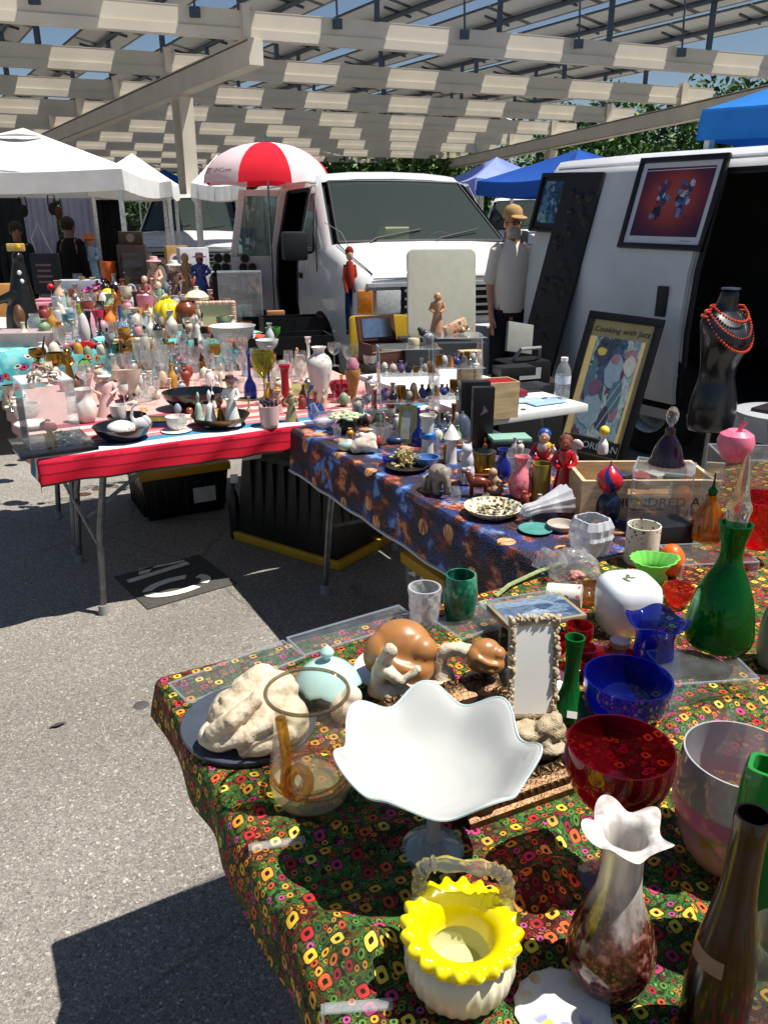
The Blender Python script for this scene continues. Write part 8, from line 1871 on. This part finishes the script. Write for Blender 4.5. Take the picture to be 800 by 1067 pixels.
MB().lathe([(0, h), (R*1.35, h), (R*1.4, h*1.12), (R*.9, h*1.3), (R*.25, h*1.38), (R*.25, h*1.5), (0, h*1.52)], 24).build('lid', ceramic('#d8d0ae'), o)
q = at(226, 344, Z); k = depth(q)/F; fr = empty('photo_frame', q, facing(q), 'ruffled cream frame edged with pink shells', 'picture frame'); wd, hh = 40*k, top_z(q, 313)-Z; b = MB(); rnd = random.Random(8)
for i in range(44):
    t_ = i/44*4; sd = int(t_); f = t_-sd; x, z = [(-.5+f, 0), (.5, f), (.5-f, 1), (-.5, 1-f)][sd]; b.ell((x*wd*.9, 0, hh*(.08+z*.84)), (wd*.075, .012, wd*.06), i % 2, seg=8, rings=5)
b.build('shell_border', [paint('#d8bca0', .5, .2, 50, key='shell'), paint('#d09a8a', .5, .2, 50, key='shell')], fr); MB().box((0, .006, hh/2), (wd*.86, .006, hh*.84)).build('backing', paint('#c8b48a', .6, .1, key='backing'), fr)
# black spools: three rows of round black rolls, beside the van
for r_ in range(3):
    for i in range(5-(r_ == 2)):
        q = at(226+i*9+r_*2, 310, Z)
        o = MB().lathe([(0, -.05), (.052, -.05), (.055, -.04), (.055, .04), (.052, .05), (0, .05)], 18); ro = Matrix.Rotation(PI/2, 4, 'X'); o.v = [tuple((ro @ Vector(p).to_4d())[:3]) for p in o.v]
        o = o.build('black_roll', paint('#141416', .5, .2, key='roll'), None, q+Vector((0, 0, .235+r_*.104)), .3); MB().tube([(.053*math.cos(a), -.051, .053*math.sin(a)) for a in [2*PI*j/16 for j in range(16)]], .004, close=True, seg=5).build('pale_edge', paint('#a9a498', .5, key='pale_edge'), o)
        tag(o, '%s black roll from the left in the %s row of the stack' % (['first', 'second', 'third', 'fourth', 'fifth'][i], ['bottom', 'middle', 'top'][r_]), 'roll', 'stack of black rolls')
o, wm, h = CB_(246, 312, 46, 289, .2, '#1f2024', 'black case under the stack of black rolls', 'case', rz=.2)
t_, q, wd, bh = abox('acrylic_box', 252, 330, 44, .18, 283, .2, 'clear acrylic box beside the van doorway', z0_=Z, mat=thin('#c8ccd0', .14, 1.6))
CB_(288, 330, 18, 324, .08, '#b07a4a', 'small tan wooden box near the black trays', rz=.3)
# black trays and stacked boxes by the van
dt = [(300, 370, 96, 352, .3, 'lowest wide black tray beside the turquoise cloth'), (306, 350, 62, 332, .26, 'upper black tray with rings, stacked behind'), (268, 342, 30, 326, .2, 'small black open case left of the trays')]
for px, py, w_, yt, dp, lb in dt:
    q = at(px, py, .62); k = depth(q)/F; h = max(.03, top_z(q, yt)-.62); tr = empty('black_tray', q, .30, lb, 'tray'); wd = w_*k; bm2 = paint('#121316', .35, .2, key='tray')
    MB().box((0, dp/2, .008), (wd, dp, .016)).build('base', bm2, tr)
    for y in (0, dp): MB().box((0, y, h/2+.008), (wd, .012, h)).build('rim', bm2, tr)
    for sx_ in (-1, 1): MB().box((sx_*(wd/2-.006), dp/2, h/2+.008), (.0118, dp-.014, h-.001)).build('rim', bm2, tr)
    for i in range(5): MB().ell((wd*(-.36+.18*i), dp*.5, .028), (wd*.05, dp*.2, .012)).build('silver_piece', paint('#a9adb2', .3, .3, 40, metal=.8, key='silver'), tr)
    o = MB().box((0, 0, .30), (wd*.96, dp*.9, .60)).build('tray_stand', paint('#1b1c1f', .7, .2, key='box_paint'), None, loc(tr, 0, dp/2, -.622), .30, bevel=.01); tag(o, 'dark stand under the '+lb, 'stand')
# turquoise table items
q = at(88, 364, Z); k = depth(q)/F; car = empty('toy_car', q, .3, 'long shiny red toy car on the turquoise cloth', 'toy car'); L_ = 42*k
b = MB(); pf_ = [(-.5, .03), (-.5, .1), (-.3, .14), (-.12, .15), (-.04, .21), (.14, .21), (.24, .14), (.5, .11), (.5, .03)]
n = len(pf_); b.add([(x*L_, -.16*L_, z*L_) for x, z in pf_]+[(x*L_, .16*L_, z*L_) for x, z in pf_], [tuple(range(n)), tuple(reversed(range(n, 2*n)))]+[(i, (i+1) % n, (i+1) % n+n, i+n) for i in range(n)])
b.build('body', paint('#b80f14', .2, .1, coat=.6, key='red_glaze'), car, bevel=.006)
for x in (-.3, .3):
    for y in (-.165, .165): w_ = MB().lathe([(0, -.012), (.065*L_, -.012), (.065*L_, .012), (0, .012)], 16); ro = Matrix.Rotation(PI/2, 4, 'X'); w_.v = [tuple((ro @ Vector(p).to_4d())[:3]) for p in w_.v]; w_.build('wheel', rubber, car).location = (x*L_, y*L_, .066*L_)
q = at(138, 358, Z); o = MB().ell((0, 0, .03), (.17, .05, .026)).build('boat_dish', paint('#c9bc94', .35, .3, 20, key='cream_glaze'), None, q, .35); MB().ell((0, 0, .044), (.15, .036, .014)).build('dark_hollow', paint('#1c1a18', .5, key='hollow'), o); tag(o, 'long cream boat shaped dish with a dark hollow', 'dish')
V('swirl_vase', (82, 326, 94, 360), P['egg'], ceramic('#c8c4c4'), 'grey white pear shaped vase on the turquoise cloth', 'vase', z0=Z, open=False)
V('pink_handled_jug', (88, 322, 100, 352), P['jar'], fl('#d090a0'), 'small pink jug behind the pear shaped vase', 'jug', z0=Z)
for i, (bx2, pr, ml, lb, ct) in enumerate((((55, 338, 82, 362), 'bowl', clr2, 'clear glass bowl left of the pear shaped vase', 'bowl'), ((30, 326, 46, 352), 'jar', clr2, 'clear footed jar at the foot of the black figure', 'jar'), ((108, 318, 122, 346), 'bulb', fl('#d87a2c'), 'orange bulb vase on the turquoise table', 'vase'), ((96, 322, 110, 346), 'cup', fl('#c83050'), 'crimson cup beside the orange bulb vase', 'cup'), ((120, 318, 134, 348), 'longneck', fl('#2a4a8a'), 'blue long necked bottle on the crowded table', 'bottle'), ((76, 316, 90, 336), 'cup', fl('#8ab030'), 'lime green cup on the crowded table', 'cup'), ((132, 320, 150, 344), 'bulb', fl('#b8a89a'), 'beige bulb vase left of the yellow pumpkin', 'vase'), ((146, 328, 160, 350), 'goblet', clr, 'clear goblet at the foot of the yellow pumpkin', 'goblet'), ((190, 330, 210, 352), 'bowl', clr2, 'clear bowl in front of the brown jar', 'bowl'), ((56, 308, 70, 328), 'mug', fl('#a8b4bc'), 'pale blue grey mug on the second back table', 'mug'), ((40, 318, 54, 340), 'jar', fl('#7a2a2a'), 'dark red jar beside the black figure', 'jar'), ((104, 300, 122, 320), 'ball', fl('#d8b82c'), 'yellow ball shaped flower on the crowded table', 'ornament'), ((128, 300, 142, 322), 'dome', fl('#b8bcc0'), 'pale grey dome ornament below the cabinet', 'ornament'), ((140, 306, 160, 328), 'bowl', fl('#c87a90'), 'pink flower bowl below the curio cabinet', 'bowl'), ((160, 326, 172, 352), 'stick', silv, 'silver candlestick before the yellow pumpkin', 'candlestick'), ((206, 326, 216, 350), 'stick', fl('#3a2a24'), 'dark brown candlestick before the shell frame', 'candlestick'), ((110, 334, 126, 356), 'tumbler', clr, 'clear tumbler behind the boat shaped dish', 'tumbler'), ((126, 330, 142, 352), 'goblet', clr, 'clear goblet behind the boat shaped dish', 'goblet'), ((64, 326, 78, 346), 'cup', fl('#5a8a9a'), 'teal cup on the second back table', 'cup'), ((172, 338, 186, 362), 'flute', clr, 'clear flute in front of the yellow pumpkin', 'glass'))):
    x0, y0, x1, y1 = bx2; V(lb.split()[-1] if False else ct, bx2, pr, ml, lb, ct, z0=Z, open=(pr not in ('ball', 'dome', 'stick')))
o = MB().lathe([(0, 0), (.03, 0), (.004, .0), (.004, .2), (0, .2)], 8); o.ell((0, 0, .22), .034, 1); o = o.build('lollipop_ornament', [fl('#d8d4d0'), fl('#c81c24')], None, at(56, 322, Z), 0); tag(o, 'red ball on a white stick on the pink tray', 'ornament')
q = at(95, 330, Z); o = MB().lathe([(0, 0), (.075, 0), (0, .15)], 4).build('blue_pyramid', fl('#5a8ab0'), None, q, .4); tag(o, 'pale blue pyramid ornament on the crowded table', 'ornament')
V('cake_plate', (218, 336, 266, 360), P['plate'], white, 'white plate heaped with pink and cream shells', 'plate', z0=Z)
bouquet('shell_heap', at(242, 352, Z+.02), .075, 40, [paint('#d8b0a0', .5, .2, 50, key='shell'), paint('#d8cfc0', .5, .2, 50, key='shell'), paint('#c88a6a', .5, .2, 50, key='shell')], 'heap of pink and cream shells on the white plate', 'shells', .7, 51)
bouquet('silk_flower', at(190, 374, Z), .06, 30, [fl('#c850a0'), fl('#e08ac0'), fl('#7a9a5a')], 'bunch of bright pink silk flowers at the cloth edge', 'flowers', 1.0, 52)
V('dark_bottle', (200, 352, 212, 384), P['bottle'], paint('#3a1010', .2, .2, coat=.4, key='maroon_glaze'), 'dark maroon bottle beside the pink silk flowers', 'bottle', z0=Z, open=False)
V('green_bottle', (168, 352, 178, 384), P['bottle'], thin('#2a8a5a', .03, 1.2), 'slim green bottle left of the pink silk flowers', 'bottle', z0=Z)
V('yellow_glass', (218, 358, 230, 386), P['goblet'], thin('#b8902c', .04, 1.2), 'amber yellow goblet right of the maroon bottle', 'goblet', z0=Z)
V('teal_dish', (232, 362, 262, 376), P['bowl'], thin('#3a9ab0', .06, 1.2), 'turquoise glass dish at the cloth edge', 'dish', z0=Z)
V('orange_dish', (234, 352, 256, 366), P['bowl'], fl('#d8702c'), 'orange flower shaped dish behind the turquoise dish', 'dish', z0=Z, rf=lambda a, r, z, R, h: (r*(1+.1*math.cos(7*a)), z), seg=42)
V('green_leaf_dish', (276, 340, 292, 354), P['bowl'], fl('#4a8a3a'), 'small green dish near the black trays', 'dish', z0=Z)
V('white_bowl', (266, 352, 290, 366), P['bowl'], white, 'white bowl at the right end of the turquoise cloth', 'bowl', z0=Z)
V('milk_vase', (276, 336, 286, 360), P['bulb'], ceramic('#b8bcc0'), 'small pale grey vase near the black trays', 'vase', z0=Z)
# scatter of little knick-knacks that fill the back tables
cols = [('cream', '#d2c6ae'), ('dusty pink', '#b8888c'), ('brick red', '#8a3a2c'), ('grey blue', '#8a9cac'), ('ochre', '#a8803a'), ('white', '#d8d6d2'), ('black', '#1c1a1a'), ('sage green', '#7a8a70'), ('ivory', '#cfc8b8'), ('brown', '#6a4a34'), ('grey', '#8c8e94'), ('beige', '#bca48c')]
shapes = [('bulb', 'vase'), ('cup', 'cup'), ('bell', 'bell'), ('bowl', 'bowl'), ('jar', 'jar'), ('egg', 'egg'), ('stick', 'candlestick'), ('bottle', 'bottle'), ('goblet', 'goblet'), ('ball', 'ball')]
rnd = random.Random(99); used_ = set()
rows = [('front row of the turquoise table', 352, 100, 215, 8), ('back row of the turquoise table', 340, 60, 160, 8), ('middle back table', 326, 60, 240, 14), ('rear edge of the middle back table', 318, 70, 240, 13), ('rearmost back table', 309, 60, 232, 13), ('left side of the red cloth', 404, 6, 60, 3)]
ranks = ['first', 'second', 'third', 'fourth', 'fifth', 'sixth', 'seventh', 'eighth', 'ninth', 'tenth', 'eleventh', 'twelfth', 'thirteenth', 'fourteenth']
for rname, yb, x0, x1, n in rows:
    for i in range(n):
        for _ in range(30):
            ci, si = rnd.randrange(len(cols)), rnd.randrange(len(shapes))
            if (ci, si) not in used_: break
        used_.add((ci, si)); cn, cc = cols[ci]; pr, sn = shapes[si]
        x = x0+(x1-x0)*(i+.5)/n+rnd.uniform(-3, 3); y = yb+rnd.uniform(-3, 3); wpx = rnd.uniform(8, 14); hp_ = wpx*{'bowl': .8, 'ball': .9, 'cup': 1.1, 'egg': 1.4, 'jar': 1.5}.get(pr, 2.1)
        V(sn, (x-wpx/2, y-hp_, x+wpx/2, y), pr, fl(cc) if rnd.random() < .7 else paint(cc, .2, .15, 30, coat=.4, key='gloss_glaze'), '%s %s on the %s, %s from the left' % (cn, sn, rname, ranks[i]), sn, z0=Z, seg=14, sm=1, open=pr in ('bulb', 'cup', 'bowl', 'goblet'))
# under the white tent: hanging cloths and racks in shade
def panel(px0, px1, y0, y1, Y, mat, nm, lb, cat):
    a, b_ = aty(px0, y1, Y), aty(px1, y0, Y); n = 16; m = MB(); vs = []
    for i in range(n+1):
        x = a.x+(b_.x-a.x)*i/n; d = .03*math.sin(i*1.9); vs += [(x, Y+d, max(.05, a.z)), (x, Y+d*.5, b_.z)]
    m.add(vs, [(2*i, 2*i+2, 2*i+3, 2*i+1) for i in range(n)])
    o = m.build(nm, mat, None); md = o.modifiers.new('thick', 'SOLIDIFY'); md.thickness = .006; baked(o); return tag(o, lb, cat)
panel(36, 56, 206, 300, 12.0, fabric('#8a8ca8'), 'hanging_cloth', 'lilac grey cloth hanging under the white tent, left', 'cloth')
panel(74, 96, 206, 300, 12.1, fabric('#8e90b0'), 'hanging_cloth', 'lilac grey cloth hanging under the white tent, middle', 'cloth')
panel(-10, 30, 206, 300, 12.3, fabric('#1c2326'), 'hanging_cloth', 'dark green black cloth at the far left under the tent', 'cloth')
panel(92, 112, 208, 300, 12.2, fabric('#7a726a'), 'hanging_cloth', 'grey patterned cloth hanging under the white tent, right', 'cloth')
panel(110, 128, 208, 300, 12.0, fabric('#141618'), 'hanging_cloth', 'black cloth beside the parked van under the tent', 'cloth')
for i, (px, yt) in enumerate(((54, 212), (60, 216), (24, 214))):
    q = aty(px, yt, 10.6); o = MB().ell((0, 0, -.06), (.055, .03, .075)).build('handbag', fabric(['#2a2422', '#4a2c24', '#1c1e22'][i]), None, q); MB().tube([(-.05, 0, -.02), (-.04, 0, .1), (.04, 0, .1), (.05, 0, -.02)], .008, seg=6).build('strap', fabric('#1a1818'), o); tag(o, ['dark brown handbag hanging under the tent', 'red brown handbag hanging beside the dark one', 'black handbag hanging at the left under the tent'][i], 'handbag')
# stalls and parked cars in the gap behind the umbrella
def small_car(px, pyb, Y, col, lb, rz):
    q = aty(px, 300, Y); t = empty('parked_car', (q.x, Y, 0), rz, lb, 'car', 'cars parked beyond the stalls'); pf_ = [(-2.1, .35), (-2.15, .75), (-1.9, .95), (-1.0, 1.0), (-.5, 1.42), (1.0, 1.45), (1.7, 1.02), (2.1, .95), (2.15, .4)]; n = len(pf_)
    b = MB(); ws = [.85, .88, .86, .86, .66, .66, .84, .84, .85]; b.add([(x, -w_, z) for (x, z), w_ in zip(pf_, ws)]+[(x, w_, z) for (x, z), w_ in zip(pf_, ws)], [tuple(range(n)), tuple(reversed(range(n, 2*n)))]+[(i, (i+1) % n, (i+1) % n+n, i+n) for i in range(n)])
    b.build('body', paint(col, .25, .05, coat=.5, key='car_paint'), t, bevel=.04)
    gw = paint('#12171a', .06, .2, coat=.5, key='dark_window')
    for sy_ in (-1, 1): MB().add([(-.85, sy_*.86, 1.04), (1.45, sy_*.86, 1.04), (.95, sy_*.69, 1.38), (-.45, sy_*.69, 1.38)], [(0, 1, 2, 3)]).build('side_window', gw, t, recalc=False)
    MB().add([(-1.0, -.78, 1.02), (-1.0, .78, 1.02), (-.55, .62, 1.39), (-.55, -.62, 1.39)], [(0, 1, 2, 3)]).build('windshield', gw, t, recalc=False).location = (-.012, 0, .012)
    for x in (-1.3, 1.3):
        for y in (-.82, .82): w_ = MB().lathe([(0, -.1), (.3, -.1), (.32, -.06), (.32, .06), (.3, .1), (0, .1)], 20); ro = Matrix.Rotation(PI/2, 4, 'X'); w_.v = [tuple((ro @ Vector(p).to_4d())[:3]) for p in w_.v]; w_.build('wheel', rubber, t).location = (x, y, .32)
    return t
small_car(236, 0, 19, '#2c3a52', 'dark blue car in the gap behind the umbrella', .6)
small_car(318, 0, 24, '#c9cbcc', 'silver car seen between the vans behind the doorway', .4)
small_car(495, 0, 24, '#a9adb0', 'grey car beyond the long hood of the white van', 1.2)
for i, (px, Y, w_, hh, cl, lb) in enumerate(((224, 14.8, .7, 1.0, '#23272e', 'dark crate stack in the gap left of the umbrella'), (236, 15.5, .6, 1.35, '#3a2c2a', 'brown box stack in the gap left of the umbrella'), (246, 14.2, .4, .8, '#2c3440', 'blue grey crate beside the open van door'))):
    q = aty(px, 300, Y); t = empty('crate_stack', (q.x, Y, 0), .3*i, lb, 'crates'); n = 3
    for j in range(n): MB().box((.03*(j % 2), 0, hh*(j+.5)/n), (w_, w_*.7, hh/n-.015)).build('crate', paint(cl, .7, .3, 8, key='crate'), t, bevel=.015)

scatter([('foremost row of the turquoise table', 362, 352, 20, 220, 12, 9, 14), ('long row in front of the shell frame', 348, 342, 40, 230, 16, 8, 13), ('crowded row before the yellow pumpkin', 336, 330, 56, 160, 10, 9, 14), ('crowded row under the dolls', 324, 322, 56, 160, 11, 9, 15), ('deepest row in front of the boxes', 314, 310, 60, 240, 16, 9, 16)], 31, T+.006)
for i, (px, py, w_, yt, cl, lb) in enumerate(((152, 306, 24, 290, '#b0885c', 'tan carton behind the peach doll'), (128, 310, 20, 296, '#7a4a3a', 'brown carton half behind the orange vase'), (70, 330, 40, 322, '#9aa4b0', 'flat blue grey tray among the knick knacks'), (172, 300, 22, 286, '#8a6a5a', 'dusty brown carton behind the oval frames'), (220, 334, 30, 326, '#c8bca8', 'flat cream box lid near the shell frame'), (40, 328, 30, 316, '#b87a86', 'dusty pink box beside the black figure'), (12, 330, 30, 296, '#a8763c', 'round topped ochre box behind the black figure'))): CB_(px, py, w_, yt, .16, cl, lb, rz=.15+.05*i)

scatter([('back cloth row below the shell frame', 372, 366, 40, 180, 12, 9, 13), ('second row of the turquoise table', 356, 350, 150, 262, 9, 9, 13), ('dense row above the red toy car', 345, 338, 100, 200, 10, 9, 13), ('dense row left of the yellow pumpkin', 330, 327, 60, 158, 10, 9, 14)], 65, T+.006)
lf = MB().add([(-.03, 0, .004), (0, -.012, .01), (.035, .004, .006), (0, .014, .004), (0, 0, .014)], [(0, 1, 4), (1, 2, 4), (2, 3, 4), (3, 0, 4)]).build('dry_leaf', paint('#3a3040', .8, .2, key='leaf_litter'), None, at(60, 757, .001), .5, recalc=False); tag(lf, 'small dark dry leaf on the sunlit asphalt', 'leaf')
st_ = MB().lathe([(0, 0), (.028, 0), (.024, .002), (0, .003)], 12).build('chewing_gum', paint('#4a4642', .8, .2, key='gum'), None, at(147, 735, .0005), 0); tag(st_, 'dark flattened spot of gum on the sunlit asphalt', 'gum')
